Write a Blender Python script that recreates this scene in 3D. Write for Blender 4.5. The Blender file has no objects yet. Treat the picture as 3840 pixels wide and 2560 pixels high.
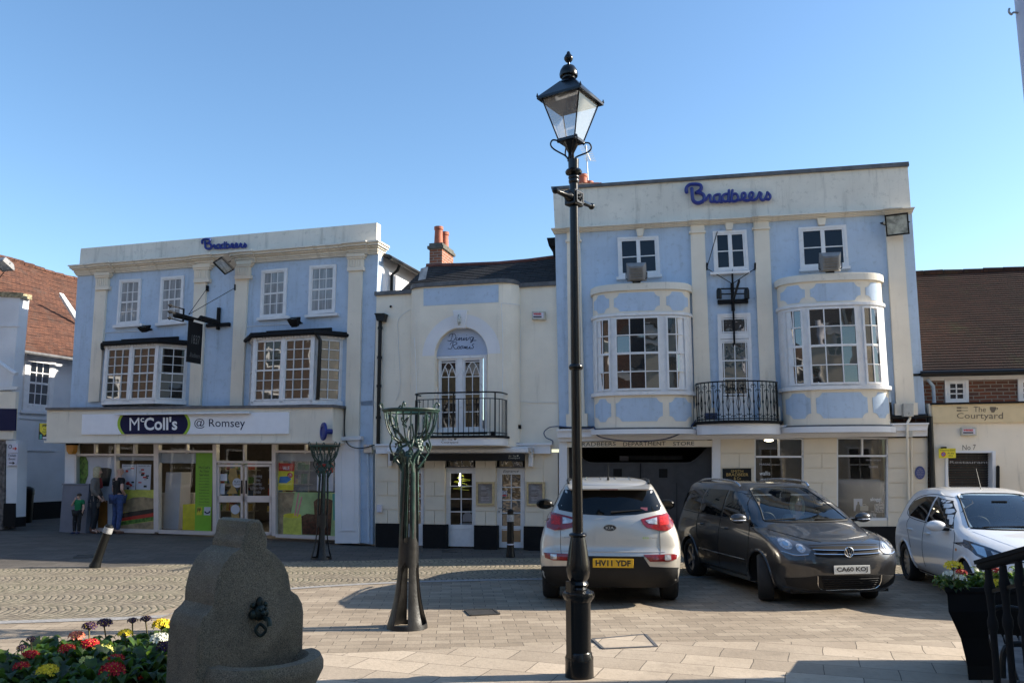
import bpy, bmesh, math, random
from mathutils import Vector, Matrix
from mathutils.bvhtree import BVHTree
from mathutils.geometry import delaunay_2d_cdt
random.seed(7)
C = bpy.context.scene.collection
SC = bpy.context.scene
R = math.radians
# ---------------------------------------------------------------- camera, sky, sun, exposure
FPX, PITCH, EYE = 3100.0, R(8.53), 1.8
cam = bpy.data.objects.new('camera', bpy.data.cameras.new('camera')); C.objects.link(cam)
cam.data.sensor_width = 36; cam.data.lens = 36*FPX/3840
cam.location = (0, 0, EYE); cam.rotation_euler = (R(90)+PITCH, 0, 0)
cam.data.clip_start = .05; cam.data.clip_end = 2000
SC.camera = cam
SUN_AZ, SUN_EL = math.atan2(.996, .087), R(27.3)      # azimuth from +Y towards +X
world = bpy.data.worlds.new('World'); SC.world = world; world.use_nodes = True
wn = world.node_tree
sky = wn.nodes.new('ShaderNodeTexSky'); sky.sky_type = 'NISHITA'; sky.sun_disc = False
sky.sun_elevation = SUN_EL; sky.sun_rotation = SUN_AZ
sky.air_density = 1.0; sky.dust_density = .6; sky.ozone_density = 1.1; sky.altitude = 0
bg = wn.nodes['Background']; bg.inputs[1].default_value = .104
tn = wn.nodes.new('ShaderNodeMix'); tn.data_type = 'RGBA'; tn.blend_type = 'MULTIPLY'; tn.inputs[0].default_value = 1; tn.inputs[7].default_value = (.95, 1.03, 1.08, 1)
hs_ = wn.nodes.new('ShaderNodeHueSaturation'); hs_.inputs['Saturation'].default_value = 1.1
wn.links.new(sky.outputs[0], tn.inputs[6]); wn.links.new(tn.outputs[2], hs_.inputs['Color']); wn.links.new(hs_.outputs[0], bg.inputs[0])
sl = bpy.data.lights.new('sun', 'SUN'); sl.energy = 4.7; sl.angle = R(.5); sl.color = (1, .91, .77)
so = bpy.data.objects.new('sun', sl); C.objects.link(so)
sdir = Vector((math.sin(SUN_AZ)*math.cos(SUN_EL), math.cos(SUN_AZ)*math.cos(SUN_EL), math.sin(SUN_EL)))
so.rotation_euler = (-sdir).to_track_quat('-Z', 'Y').to_euler(); so.location = (20, 10, 30)
SC.view_settings.view_transform = 'Standard'; SC.view_settings.look = 'None'
SC.view_settings.exposure = 1.2; SC.view_settings.gamma = 1
SC.cycles.max_bounces = 7; SC.cycles.transparent_max_bounces = 12
SC.cycles.use_denoising = True
# ---------------------------------------------------------------- measuring helpers
def ray(x, y):
    a = (x-1920)/FPX; b = (1280-y)/FPX
    return Vector((a, math.cos(PITCH)-b*math.sin(PITCH), math.sin(PITCH)+b*math.cos(PITCH)))
EYEP = Vector((0, 0, EYE))
GP = [(-40, .16), (-14, .11), (-7.5, .05), (-3, -.06), (1, -.04), (3.7, .04), (8, .1), (40, .16)]
def gz(X, Y):
    t = min(1, max(0, (Y-11.5)/5.5)); t = t*t*(3-2*t)
    for (a, p), (b, q) in zip(GP, GP[1:]):
        if X <= b or b == 40:
            return t*(p+(q-p)*min(1, max(0, (X-a)/(b-a))))
    return 0
def gpt(x, y, h=0):
    d = ray(x, y); z = 0
    for i in range(12):
        t = (z+h-EYE)/d.z; p = EYEP+d*t; z = gz(p.x, p.y)
    return Vector((p.x, p.y, z+h))
def dpt(x, y, dep):
    "pixel to the point at forward distance dep"
    d = ray(x, y); return EYEP+d*(dep/d.y)
# ---------------------------------------------------------------- mesh builder
class MB:
    def __init__(s): s.v = []; s.f = []; s.u = []
    def add(s, vs, fs):
        n = len(s.v); s.v += [Vector(v) for v in vs]; s.f += [tuple(n+i for i in f) for f in fs]; return s
    def quad(s, a, b, c, d): return s.add([a, b, c, d], [(0, 1, 2, 3)])
    def hull(s, lo, hi):
        "prism between two loops of equal length"
        n = len(lo)
        return s.add(list(lo)+list(hi), [tuple(range(n))[::-1], tuple(range(n, 2*n))]+[(i, (i+1) % n, n+(i+1) % n, n+i) for i in range(n)])
    def box(s, lo, hi):
        x0, y0, z0 = lo; x1, y1, z1 = hi
        return s.hull([(x0, y0, z0), (x1, y0, z0), (x1, y1, z0), (x0, y1, z0)], [(x0, y0, z1), (x1, y0, z1), (x1, y1, z1), (x0, y1, z1)])
    def obox(s, c, ex, ey, ez):
        "box of centre c and half-extent vectors"
        c = Vector(c); ex, ey, ez = map(Vector, (ex, ey, ez))
        return s.hull([c-ex-ey-ez, c+ex-ey-ez, c+ex+ey-ez, c-ex+ey-ez], [c-ex-ey+ez, c+ex-ey+ez, c+ex+ey+ez, c-ex+ey+ez])
    def bar(s, a, b, w, h, up=(0, 0, 1)):
        a = Vector(a); b = Vector(b); d = (b-a); up = Vector(up)
        sd = d.cross(up)
        if sd.length < 1e-6: sd = d.cross(Vector((1, 0, 0)))
        sd.normalize(); u2 = sd.cross(d).normalized()
        return s.obox((a+b)/2, d/2, sd*w/2, u2*h/2)
    def tube(s, pts, r, seg=8, cap=True, closed=False):
        pts = [Vector(p) for p in pts]; n = len(pts); rr = r if isinstance(r, (list, tuple)) else [r]*n
        prev = None; vs = []
        for i, p in enumerate(pts):
            if closed: t = pts[(i+1) % n]-pts[i-1]
            else: t = pts[min(i+1, n-1)]-pts[max(i-1, 0)]
            if t.length < 1e-9: t = Vector((0, 0, 1))
            t.normalize()
            if prev is None:
                a = Vector((0, 0, 1)) if abs(t.z) < .9 else Vector((1, 0, 0)); nx = t.cross(a).normalized()
            else:
                nx = prev-t*prev.dot(t)
                if nx.length < 1e-6: nx = t.cross(Vector((0, 0, 1)))
                nx.normalize()
            prev = nx; ny = t.cross(nx)
            for k in range(seg):
                an = 2*math.pi*k/seg; vs.append(p+(nx*math.cos(an)+ny*math.sin(an))*rr[i])
        fs = []
        for i in range(n if closed else n-1):
            j = (i+1) % n
            for k in range(seg): fs.append((i*seg+k, i*seg+(k+1) % seg, j*seg+(k+1) % seg, j*seg+k))
        if cap and not closed: fs += [tuple(range(seg))[::-1], tuple(range((n-1)*seg, n*seg))]
        return s.add(vs, fs)
    def lathe(s, prof, c=(0, 0, 0), seg=24, M=None, phase=0, flute=None):
        c = Vector(c); vs = []; n = len(prof)
        for r, z in prof:
            for k in range(seg):
                a = 2*math.pi*k/seg+phase; rr = r*(flute(a, z) if flute else 1)
                p = Vector((rr*math.cos(a), rr*math.sin(a), z)); vs.append(c+(M@p if M else p))
        fs = [(i*seg+k, i*seg+(k+1) % seg, (i+1)*seg+(k+1) % seg, (i+1)*seg+k) for i in range(n-1) for k in range(seg)]
        fs += [tuple(range(seg))[::-1], tuple(range((n-1)*seg, n*seg))]
        return s.add(vs, fs)
    def ball(s, c, r, seg=12, rings=8, M=None):
        rx, ry, rz = r if isinstance(r, (tuple, list)) else (r, r, r); c = Vector(c)
        vs = []
        for i in range(rings+1):
            ph = math.pi*i/rings
            for k in range(seg):
                a = 2*math.pi*k/seg; p = Vector((rx*max(.001, math.sin(ph))*math.cos(a), ry*max(.001, math.sin(ph))*math.sin(a), -rz*math.cos(ph)))
                vs.append(c+(M@p if M else p))
        return s.add(vs, [(i*seg+k, i*seg+(k+1) % seg, (i+1)*seg+(k+1) % seg, (i+1)*seg+k) for i in range(rings) for k in range(seg)])
    def build(s, name, m, parent=None, smooth=False, bevel=0, fix=True, axes=None, loc=None, uvs=None):
        me = bpy.data.meshes.new(name)
        base = Vector(parent['base']) if parent is not None and 'base' in parent else Vector((0, 0, 0))
        own = Vector(loc) if loc is not None else Vector((0, 0, 0))
        me.from_pydata([v-base-own for v in s.v], [], s.f)
        if fix:
            bm = bmesh.new(); bm.from_mesh(me); bmesh.ops.recalc_face_normals(bm, faces=bm.faces); bm.to_mesh(me); bm.free()
        U, N = axes or (Vector((1, 0, 0)), Vector((0, -1, 0)))
        ul = me.uv_layers.new(name='UVMap'); vs = s.v
        for p in me.polygons:
            n = p.normal; du, dn, dz = abs(n.dot(U)), abs(n.dot(N)), abs(n.z)
            for li in p.loop_indices:
                v = vs[me.loops[li].vertex_index]
                if uvs: ul.data[li].uv = uvs[me.loops[li].vertex_index]
                elif dz > .75 and dz >= max(du, dn): ul.data[li].uv = (v.dot(U), v.dot(N))
                elif dn >= du: ul.data[li].uv = (v.dot(U), v.z)
                else: ul.data[li].uv = (v.dot(N), v.z)
        if smooth:
            for p in me.polygons: p.use_smooth = True
            if smooth != 2: me.set_sharp_from_angle(angle=R(38))
        me.materials.append(m)
        o = bpy.data.objects.new(name, me); C.objects.link(o)
        if loc is not None: o.location = own
        if parent is not None:
            o.parent = parent
            if 'base' in parent: o['base'] = tuple(base+own)
        if bevel:
            b = o.modifiers.new('bevel', 'BEVEL'); b.width = bevel; b.segments = 2; b.limit_method = 'ANGLE'; b.angle_limit = R(40)
        return o
def thing(name, label, cat, base, group=None, kind=None):
    o = bpy.data.objects.new(name, None); C.objects.link(o); o.location = base; o['base'] = tuple(base)
    o.empty_display_size = .2
    return tag(o, label, cat, group, kind)
def tag(o, label=None, cat=None, group=None, kind=None):
    if label: o['label'] = label
    if cat: o['category'] = cat
    if group: o['group'] = group
    if kind: o['kind'] = kind
    return o
def cr(pts, n=8, closed=False):
    "Catmull-Rom"
    P = [Vector(p) for p in pts]; out = []; m = len(P)
    for i in range(m if closed else m-1):
        if closed: a, b, c, d = P[i-1], P[i], P[(i+1) % m], P[(i+2) % m]
        else: a, b, c, d = P[max(i-1, 0)], P[i], P[i+1], P[min(i+2, m-1)]
        for k in range(n):
            t = k/n; out.append(.5*((2*b)+(c-a)*t+(2*a-5*b+4*c-d)*t*t+(3*b-a-3*c+d)*t**3))
    if not closed: out.append(P[-1])
    return out
# ---------------------------------------------------------------- facade frames
class Fac:
    def __init__(s, P, phi=None, Q=None, curve=None):
        s.P = Vector((P[0], P[1], 0))
        if Q is not None: s.U = (Vector((Q[0], Q[1], 0))-s.P).normalized()
        else: s.U = Vector((math.cos(R(phi)), -math.sin(R(phi)), 0))
        s.N = Vector((s.U.y, -s.U.x, 0)); s.curve = curve
    def pt(s, u, z, o=0):
        if s.curve: o = o+s.curve(u)
        return s.P+s.U*u+s.N*o+Vector((0, 0, z))
    def uz(s, x, y, o=0):
        d = ray(x, y); oo = o
        for i in range(30 if s.curve else 1):
            q = s.P+s.N*oo; t = (q-EYEP).dot(s.N)/d.dot(s.N); p = EYEP+d*t; u = (p-s.P).dot(s.U)
            if s.curve: oo = .5*oo+.5*(o+s.curve(u))
        return (u, p.z)
    def px(s, x, y, o=0, k=0):
        u, z = s.uz(x, y, o); return s.pt(u, z, o+k)
    @property
    def ax(s): return (s.U, s.N)
    def box(s, mb, u0, u1, z0, z1, o0, o1, seg=1):
        for i in range(seg):
            a = u0+(u1-u0)*i/seg; b = u0+(u1-u0)*(i+1)/seg
            mb.hull([s.pt(a, z0, o0), s.pt(b, z0, o0), s.pt(b, z1, o0), s.pt(a, z1, o0)], [s.pt(a, z0, o1), s.pt(b, z0, o1), s.pt(b, z1, o1), s.pt(a, z1, o1)])
    def pp(s, mb, pix, o0, o1, uzs=None):
        "prism: pixel polygon measured on the plane o1, running back to o0"
        q = uzs or [s.uz(x, y, o1) for x, y in pix]
        mb.hull([s.pt(u, z, o0) for u, z in q], [s.pt(u, z, o1) for u, z in q])
    def pr(s, mb, x0, x1, y0, y1, o0, o1):
        s.pp(mb, [(x0, y1), (x1, y1), (x1, y0), (x0, y0)], o0, o1)
    def band(s, mb, top, bot, o0, o1):
        "strip between two polylines of pixels (same count)"
        T = [s.uz(x, y, o1) for x, y in top]; B = [s.uz(x, y, o1) for x, y in bot]
        for i in range(len(T)-1):
            s.pp(mb, None, o0, o1, [B[i], B[i+1], T[i+1], T[i]])
def lerp(a, b, t): return a+(b-a)*t
def bil(q, s, t):
    "q = TL TR BR BL as (u, z); s across, t down"
    a = (lerp(q[0][0], q[1][0], s), lerp(q[0][1], q[1][1], s)); b = (lerp(q[3][0], q[2][0], s), lerp(q[3][1], q[2][1], s))
    return (lerp(a[0], b[0], t), lerp(a[1], b[1], t))
def grid_bars(F, mb, q, cols, rows, w, o0, o1, seg=1, edge=None, skipx=(), skipy=(), mid=None):
    Wd = math.hypot(q[1][0]-q[0][0], q[1][1]-q[0][1]); Hd = math.hypot(q[3][0]-q[0][0], q[3][1]-q[0][1])
    def cell(s0, s1, t0, t1, n=1):
        for i in range(n):
            a = lerp(s0, s1, i/n); b = lerp(s0, s1, (i+1)/n)
            F.pp(mb, None, o0, o1, [bil(q, a, t1), bil(q, b, t1), bil(q, b, t0), bil(q, a, t0)])
    if edge:
        e = edge/Wd; g = edge/Hd
        cell(0, e, 0, 1); cell(1-e, 1, 0, 1); cell(e, 1-e, 0, g, seg); cell(e, 1-e, 1-g, 1, seg)
    for i in range(1, cols):
        if i not in skipx: cell(i/cols-w/2/Wd, i/cols+w/2/Wd, 0, 1)
    for j in range(1, rows):
        ww = w*(2.2 if mid == j else 1)
        if j not in skipy: cell(0, 1, j/rows-ww/2/Hd, j/rows+ww/2/Hd, seg)
def window(F, root, pix, cols, rows, mat_f, mat_g, o=.05, frame=.07, mun=.022, sill=None, seg=1, mid=None, casement=0, name='window', inner=.04, meas=None):
    q = [F.uz(x, y, o if meas is None else meas) for x, y in pix]
    Wd = math.hypot(q[1][0]-q[0][0], q[1][1]-q[0][1]); Hd = math.hypot(q[3][0]-q[0][0], q[3][1]-q[0][1])
    mb = MB(); grid_bars(F, mb, q, 1, 1, 0, -.01, o, seg, edge=frame)
    e = frame/Wd; g = frame/Hd
    qi = [bil(q, e, g), bil(q, 1-e, g), bil(q, 1-e, 1-g), bil(q, e, 1-g)]
    leaves = [qi] if not casement else [[bil(qi, i/casement, 0), bil(qi, (i+1)/casement, 0), bil(qi, (i+1)/casement, 1), bil(qi, i/casement, 1)] for i in range(casement)]
    for lq in leaves:
        grid_bars(F, mb, lq, 1, 1, 0, 0, o-.015, seg, edge=inner)
        lw = math.hypot(lq[1][0]-lq[0][0], lq[1][1]-lq[0][1]); lh = math.hypot(lq[3][0]-lq[0][0], lq[3][1]-lq[0][1])
        a = inner/lw; b = inner/lh
        gq = [bil(lq, a, b), bil(lq, 1-a, b), bil(lq, 1-a, 1-b), bil(lq, a, 1-b)]
        grid_bars(F, mb, gq, cols, rows, mun, .002, o-.028, seg, mid=mid)
    w = mb.build(name, mat_f, root, axes=F.ax)
    gb = MB()
    for k in range(seg):
        a, b = k/seg, (k+1)/seg; cs = [bil(qi, a, 0), bil(qi, b, 0), bil(qi, b, 1), bil(qi, a, 1)]
        gb.quad(*[F.pt(u, z, .012) for u, z in cs])
    gb.build('pane', mat_g, w, axes=F.ax, smooth=bool(F.curve), fix=False)
    if sill:
        sb = MB(); F.pp(sb, sill, -.01, o+.06); sb.build('sill', mat_f, w, axes=F.ax)
    return w
_tc = {}
def text2d(s, shear=0, space=1.0, bold=0):
    key = (s, shear, space, bold)
    if key not in _tc:
        cu = bpy.data.curves.new('t', 'FONT'); cu.body = s; cu.shear = shear; cu.space_character = space; cu.offset = bold; cu.resolution_u = 3
        cu.align_x = 'CENTER'; cu.space_line = .95
        ob = bpy.data.objects.new('t', cu); C.objects.link(ob); bpy.context.view_layer.update()
        me = bpy.data.meshes.new_from_object(ob.evaluated_get(bpy.context.evaluated_depsgraph_get()))
        _tc[key] = ([v.co.to_2d() for v in me.vertices], [tuple(p.vertices) for p in me.polygons])
        bpy.data.objects.remove(ob); bpy.data.meshes.remove(me); bpy.data.curves.remove(cu)
    return _tc[key]
def ftext(F, root, s, quad, o, m, dep=.004, name='lettering', shear=0, space=1.0, bold=0, uzq=None, fn=None):
    "text stretched to a pixel quad TL TR BR BL on plane o (or to any (s,t)->point function fn)"
    vs, fs = text2d(s, shear, space, bold)
    x0 = min(v.x for v in vs); x1 = max(v.x for v in vs); y0 = min(v.y for v in vs); y1 = max(v.y for v in vs)
    if fn is None:
        q = uzq or [F.uz(x, y, o) for x, y in quad]
        fn = lambda a, b: F.pt(*bil(q, a, b), o+dep)
    mb = MB(); mb.add([fn((v.x-x0)/(x1-x0), 1-(v.y-y0)/(y1-y0)) for v in vs], fs)
    return mb.build(name, m, root, axes=F.ax if F else None, fix=False)
# ---------------------------------------------------------------- materials
class NT:
    def __init__(s, m): s.t = m.node_tree; s.n = s.t.nodes; s.l = s.t.links
    def new(s, typ, **k):
        n = s.n.new('ShaderNode'+typ)
        for a, b in k.items():
            if a.startswith('_'): setattr(n, a[1:], b)
        return n
    def lk(s, a, b): s.l.new(a, b)
    def put(s, inp, v):
        if hasattr(v, 'links') or isinstance(v, bpy.types.NodeSocket): s.l.new(v, inp)
        else: inp.default_value = v
    def math(s, op, a, b=0, c=None):
        n = s.new('Math', _operation=op); s.put(n.inputs[0], a); s.put(n.inputs[1], b)
        if c is not None: s.put(n.inputs[2], c)
        return n.outputs[0]
    def mix(s, f, a, b, mode='MIX'):
        n = s.new('Mix', _data_type='RGBA', _blend_type=mode); s.put(n.inputs[0], f)
        for i, v in ((6, a), (7, b)):
            if isinstance(v, (tuple, list)): v = (*v[:3], 1)
            s.put(n.inputs[i], v)
        return n.outputs[2]
    def noise(s, vec, scale, detail=3, rough=.55):
        n = s.new('TexNoise'); s.lk(vec, n.inputs['Vector']); n.inputs['Scale'].default_value = scale
        n.inputs['Detail'].default_value = detail; n.inputs['Roughness'].default_value = rough; return n.outputs[0]
    def ramp(s, f, a, b, c0=0, c1=1):
        n = s.new('MapRange'); n.interpolation_type = 'SMOOTHSTEP'; s.put(n.inputs[0], f)
        for i, v in enumerate((a, b, c0, c1)): n.inputs[i+1].default_value = v
        return n.outputs[0]
    def mapping(s, vec, scale=(1, 1, 1), rot=(0, 0, 0), loc=(0, 0, 0)):
        n = s.new('Mapping'); s.lk(vec, n.inputs[0]); n.inputs[1].default_value = loc; n.inputs[2].default_value = rot; n.inputs[3].default_value = scale; return n.outputs[0]
    def bump(s, h, strength=.3, dist=.01):
        n = s.new('Bump'); n.inputs['Strength'].default_value = strength; n.inputs['Distance'].default_value = dist; s.lk(h, n.inputs['Height']); return n.outputs[0]
MATS = {}
def base_mat(name):
    m = bpy.data.materials.new(name); m.use_nodes = True; nt = NT(m); b = nt.n['Principled BSDF']; MATS[name] = m
    return m, nt, b
def mat(name, col, rough=.6, metal=0, var=.12, scale=6, bump=0, bscale=60, coat=0, emit=None, estr=1, spec=None, dirt=None, dscale=2.5, dlo=.52, dhi=.75, damt=.6, stretch=1):
    m, nt, b = base_mat(name)
    tc = nt.new('TexCoord').outputs['Object']
    c = col
    if var:
        f = nt.ramp(nt.noise(tc, scale), .3, .7)
        c = nt.mix(f, tuple(x*(1-var) for x in col), tuple(min(1, x*(1+var)) for x in col))
    if dirt:
        mv = nt.mapping(tc, (1, 1, 1/stretch)); f = nt.ramp(nt.noise(mv, dscale, 6, .65), dlo, dhi, 0, damt)
        c = nt.mix(f, c, dirt)
    if isinstance(c, tuple): b.inputs['Base Color'].default_value = (*c, 1)
    else: nt.lk(c, b.inputs['Base Color'])
    b.inputs['Roughness'].default_value = rough; b.inputs['Metallic'].default_value = metal
    if spec is not None: b.inputs['Specular IOR Level'].default_value = spec
    if coat: b.inputs['Coat Weight'].default_value = coat; b.inputs['Coat Roughness'].default_value = .04
    if bump: nt.lk(nt.bump(nt.noise(tc, bscale, 4), bump), b.inputs['Normal'])
    if emit: b.inputs['Emission Color'].default_value = (*emit, 1); b.inputs['Emission Strength'].default_value = estr
    return m
def glass_dark(name, col=(.012, .015, .018), wav=.02, wscale=3, rough=.02, cvar=None):
    "old window glass: dark room behind, wavy mirror in front"
    m, nt, b = base_mat(name); uv = nt.new('UVMap').outputs[0]
    if cvar:
        f = nt.ramp(nt.noise(nt.mapping(uv, (9, .8, 1)), 1.2), .35, .65); nt.lk(nt.mix(f, col, cvar), b.inputs['Base Color'])
    else: b.inputs['Base Color'].default_value = (*col, 1)
    b.inputs['Roughness'].default_value = rough; b.inputs['Specular IOR Level'].default_value = 1.0; b.inputs['IOR'].default_value = 1.75
    nt.lk(nt.bump(nt.noise(uv, wscale, 2), wav, .5), b.inputs['Normal'])
    return m
def glass_clear(name, tint=(.9, .93, .92), f0=.1, gloss=1):
    m, nt, b = base_mat(name)
    tr = nt.new('BsdfTransparent'); tr.inputs[0].default_value = (*tint, 1)
    gl = nt.new('BsdfGlossy'); gl.inputs['Roughness'].default_value = .01
    ge = nt.new('NewGeometry'); dp = nt.new('VectorMath', _operation='DOT_PRODUCT'); nt.lk(ge.outputs['Incoming'], dp.inputs[0]); nt.lk(ge.outputs['Normal'], dp.inputs[1])
    sch = nt.math('POWER', nt.math('SUBTRACT', 1, nt.math('ABSOLUTE', dp.outputs['Value'])), 4.0); f = nt.math('MULTIPLY_ADD', sch, gloss, nt.math('ADD', .05*gloss, f0))
    mx = nt.new('MixShader'); nt.lk(f, mx.inputs[0]); nt.lk(tr.outputs[0], mx.inputs[1]); nt.lk(gl.outputs[0], mx.inputs[2])
    nt.lk(mx.outputs[0], nt.n['Material Output'].inputs[0]); return m
def wall_mat(name, col, dirt=(.12, .11, .09), damt=.5, streak=.35, brick=None, rough=.75, th=(.55, .8, .60, .78)):
    m, nt, b = base_mat(name); uv = nt.new('UVMap').outputs[0]
    f = nt.ramp(nt.noise(uv, 1.1, 4), .3, .7)
    c = nt.mix(f, tuple(x*.93 for x in col), tuple(min(1, x*1.05) for x in col))
    st = nt.ramp(nt.noise(nt.mapping(uv, (5, .45, 1)), 1, 6, .7), th[0], th[1], 0, streak)
    c = nt.mix(st, c, dirt)
    sp = nt.ramp(nt.noise(uv, 7, 6, .75), th[2], th[3], 0, damt); b.inputs['Specular IOR Level'].default_value = .25
    c = nt.mix(sp, c, dirt)
    h = nt.noise(uv, 45, 3)
    if brick:
        bt = nt.new('TexBrick'); nt.lk(uv, bt.inputs[0]); bt.inputs['Scale'].default_value = 1
        bt.inputs['Brick Width'].default_value = brick[0]; bt.inputs['Row Height'].default_value = brick[1]; bt.inputs['Mortar Size'].default_value = .006
        bt.inputs['Mortar Smooth'].default_value = .6
        h2 = nt.math('MULTIPLY_ADD', bt.outputs['Fac'], -.7, h); nt.lk(nt.bump(h2, .28, .012), b.inputs['Normal'])
    else: nt.lk(nt.bump(h, .12, .01), b.inputs['Normal'])
    nt.lk(c, b.inputs['Base Color']); b.inputs['Roughness'].default_value = rough
    return m
def brick_mat(name, c1, c2, mortar, bw=.225, rh=.075, ms=.011, rough=.85, off=.5, moss=None, saw=False, rot=0, var2=None, vs=.9, bump=.35, sm=.1, wo=.02, spots=0):
    m, nt, b = base_mat(name); uv = nt.new('UVMap').outputs[0]
    wob = nt.new('VectorMath', _operation='MULTIPLY_ADD')
    nz = nt.new('TexNoise'); nt.lk(uv, nz.inputs[0]); nz.inputs['Scale'].default_value = 2.2
    nt.lk(nz.outputs[1], wob.inputs[0]); wob.inputs[1].default_value = (wo, wo, 0); nt.lk(uv, wob.inputs[2])
    v = nt.mapping(wob.outputs[0], rot=(0, 0, rot))
    bt = nt.new('TexBrick'); nt.lk(v, bt.inputs[0]); bt.inputs['Scale'].default_value = 1; bt.offset = off
    bt.inputs['Color1'].default_value = (*c1, 1); bt.inputs['Color2'].default_value = (*c2, 1); bt.inputs['Mortar'].default_value = (*mortar, 1)
    bt.inputs['Brick Width'].default_value = bw; bt.inputs['Row Height'].default_value = rh; bt.inputs['Mortar Size'].default_value = ms; bt.inputs['Mortar Smooth'].default_value = sm
    c = bt.outputs[0]
    f = nt.ramp(nt.noise(uv, vs, 5, .6), .35, .7)
    if var2: c = nt.mix(nt.math('MULTIPLY', f, .75), c, var2, 'MULTIPLY')
    c = nt.mix(nt.ramp(nt.noise(uv, 14, 5, .7), .45, .8, 0, .4), c, tuple(x*.5 for x in c1))
    if spots:
        vr = nt.new('TexVoronoi'); nt.lk(uv, vr.inputs[0]); vr.inputs['Scale'].default_value = 3.2; vr.inputs['Randomness'].default_value = 1
        c = nt.mix(nt.ramp(nt.math('ADD', vr.outputs[0], nt.math('MULTIPLY', nt.noise(uv, 25, 3), .03)), .045, .06, spots, 0), c, tuple(x*.35 for x in c1)); c = nt.mix(nt.ramp(nt.noise(nt.mapping(uv, loc=(9, 4, 0)), 1.7, 6, .72), .52, .78, 0, .5), c, tuple(x*.45 for x in c1))
    if moss:
        mv = nt.ramp(nt.noise(nt.mapping(uv, loc=(3, 1, 0)), moss[1], 6, .7), moss[2], moss[3], 0, moss[4])
        c = nt.mix(mv, c, moss[0])
    h = nt.math('MULTIPLY_ADD', bt.outputs['Fac'], -1, nt.math('MULTIPLY', nt.noise(uv, 30, 4), .5))
    if saw:
        sp = nt.new('SeparateXYZ'); nt.lk(v, sp.inputs[0])
        fr = nt.math('FRACT', nt.math('DIVIDE', sp.outputs[1], rh)); h = nt.math('MULTIPLY_ADD', fr, -1.5, h)
    nt.lk(nt.bump(h, bump, .02), b.inputs['Normal'])
    nt.lk(c, b.inputs['Base Color']); b.inputs['Roughness'].default_value = rough; b.inputs['Specular IOR Level'].default_value = .3
    return m
def setts_mat(name):
    "fan-laid granite setts: arcs stacked in columns"
    m, nt, b = base_mat(name); uv = nt.new('UVMap').outputs[0]
    nz = nt.new('TexNoise'); nt.lk(uv, nz.inputs[0]); nz.inputs['Scale'].default_value = 5
    wob = nt.new('VectorMath', _operation='MULTIPLY_ADD'); nt.lk(nz.outputs[1], wob.inputs[0]); wob.inputs[1].default_value = (.085, .085, 0); nt.lk(uv, wob.inputs[2])
    v = nt.mapping(wob.outputs[0], rot=(0, 0, R(94)))
    sp = nt.new('SeparateXYZ'); nt.lk(v, sp.inputs[0]); X, Y = sp.outputs[0], sp.outputs[1]
    w = .95; Rr = .74; st = .088
    xm = nt.math('MULTIPLY', nt.math('SUBTRACT', nt.math('FRACT', nt.math('DIVIDE', X, w)), .5), w)
    arc = nt.math('SQRT', nt.math('SUBTRACT', Rr*Rr, nt.math('MULTIPLY', xm, xm)))
    col = nt.math('FLOOR', nt.math('DIVIDE', X, w))
    vv = nt.math('DIVIDE', nt.math('SUBTRACT', Y, arc), st)
    row = nt.math('FLOOR', vv); fv = nt.math('SUBTRACT', vv, row)
    ang = nt.math('DIVIDE', nt.math('MULTIPLY', nt.math('ARCSINE', nt.math('DIVIDE', xm, Rr)), Rr), st)
    uu = nt.math('ADD', ang, nt.math('MULTIPLY', row, .5)); ci = nt.math('FLOOR', uu); fu = nt.math('SUBTRACT', uu, ci)
    def edge(f): return nt.math('MINIMUM', f, nt.math('SUBTRACT', 1, f))
    e = nt.math('MINIMUM', nt.math('MULTIPLY', edge(fv), .85), edge(fu)); joint = nt.ramp(e, .03, .14)
    cb = nt.new('CombineXYZ'); nt.lk(ci, cb.inputs[0]); nt.lk(row, cb.inputs[1]); nt.lk(col, cb.inputs[2])
    wn_ = nt.new('TexWhiteNoise'); nt.lk(cb.outputs[0], wn_.inputs[0])
    st_ = nt.mix(wn_.outputs[0], (.20, .165, .12), (.34, .285, .21))
    moss = nt.mix(nt.ramp(nt.noise(uv, .9, 4), .4, .6), (.055, .05, .038), (.085, .09, .05))
    nt.lk(nt.mix(joint, moss, st_), b.inputs['Base Color'])
    h = nt.math('ADD', nt.ramp(e, 0, .3), nt.math('MULTIPLY', nt.noise(uv, 40, 3), .25)); nt.lk(nt.bump(h, .32, .02), b.inputs['Normal'])
    b.inputs['Roughness'].default_value = .75; b.inputs['Specular IOR Level'].default_value = .35
    return m
WHITE = mat('white_paint', (.74, .73, .73), .45, var=.05, dirt=(.25, .22, .18), dscale=5, dlo=.58, dhi=.8, damt=.5)
BLACKP = mat('black_gloss_paint', (.006, .0065, .0065), .38, spec=.3, var=.2, bump=.08, bscale=25)
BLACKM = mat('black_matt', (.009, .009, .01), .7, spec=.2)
BLUE = wall_mat('pale_blue_stucco', (.47, .57, .70), dirt=(.20, .24, .28), damt=.42, streak=.5, th=(.5, .78, .5, .75))
CREAM = wall_mat('cream_stucco', (.80, .715, .59), dirt=(.22, .19, .14), damt=.45, streak=.5)
CREAMD = wall_mat('cream_stucco_dirty', (.74, .69, .60), dirt=(.16, .145, .12), damt=.5, streak=.5, th=(.52, .78, .52, .78))
CREAMB = wall_mat('cream_painted_brick', (.84, .765, .64), dirt=(.25, .22, .18), damt=.3, streak=.25, brick=(.225, .075))
WHITEB = wall_mat('white_painted_brick', (.68, .69, .71), dirt=(.3, .3, .31), damt=.4, streak=.2, brick=(.225, .075))
CREAMG = wall_mat('cream_smooth_stone', (.77, .68, .545), dirt=(.3, .27, .22), damt=.2, streak=.2)
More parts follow.
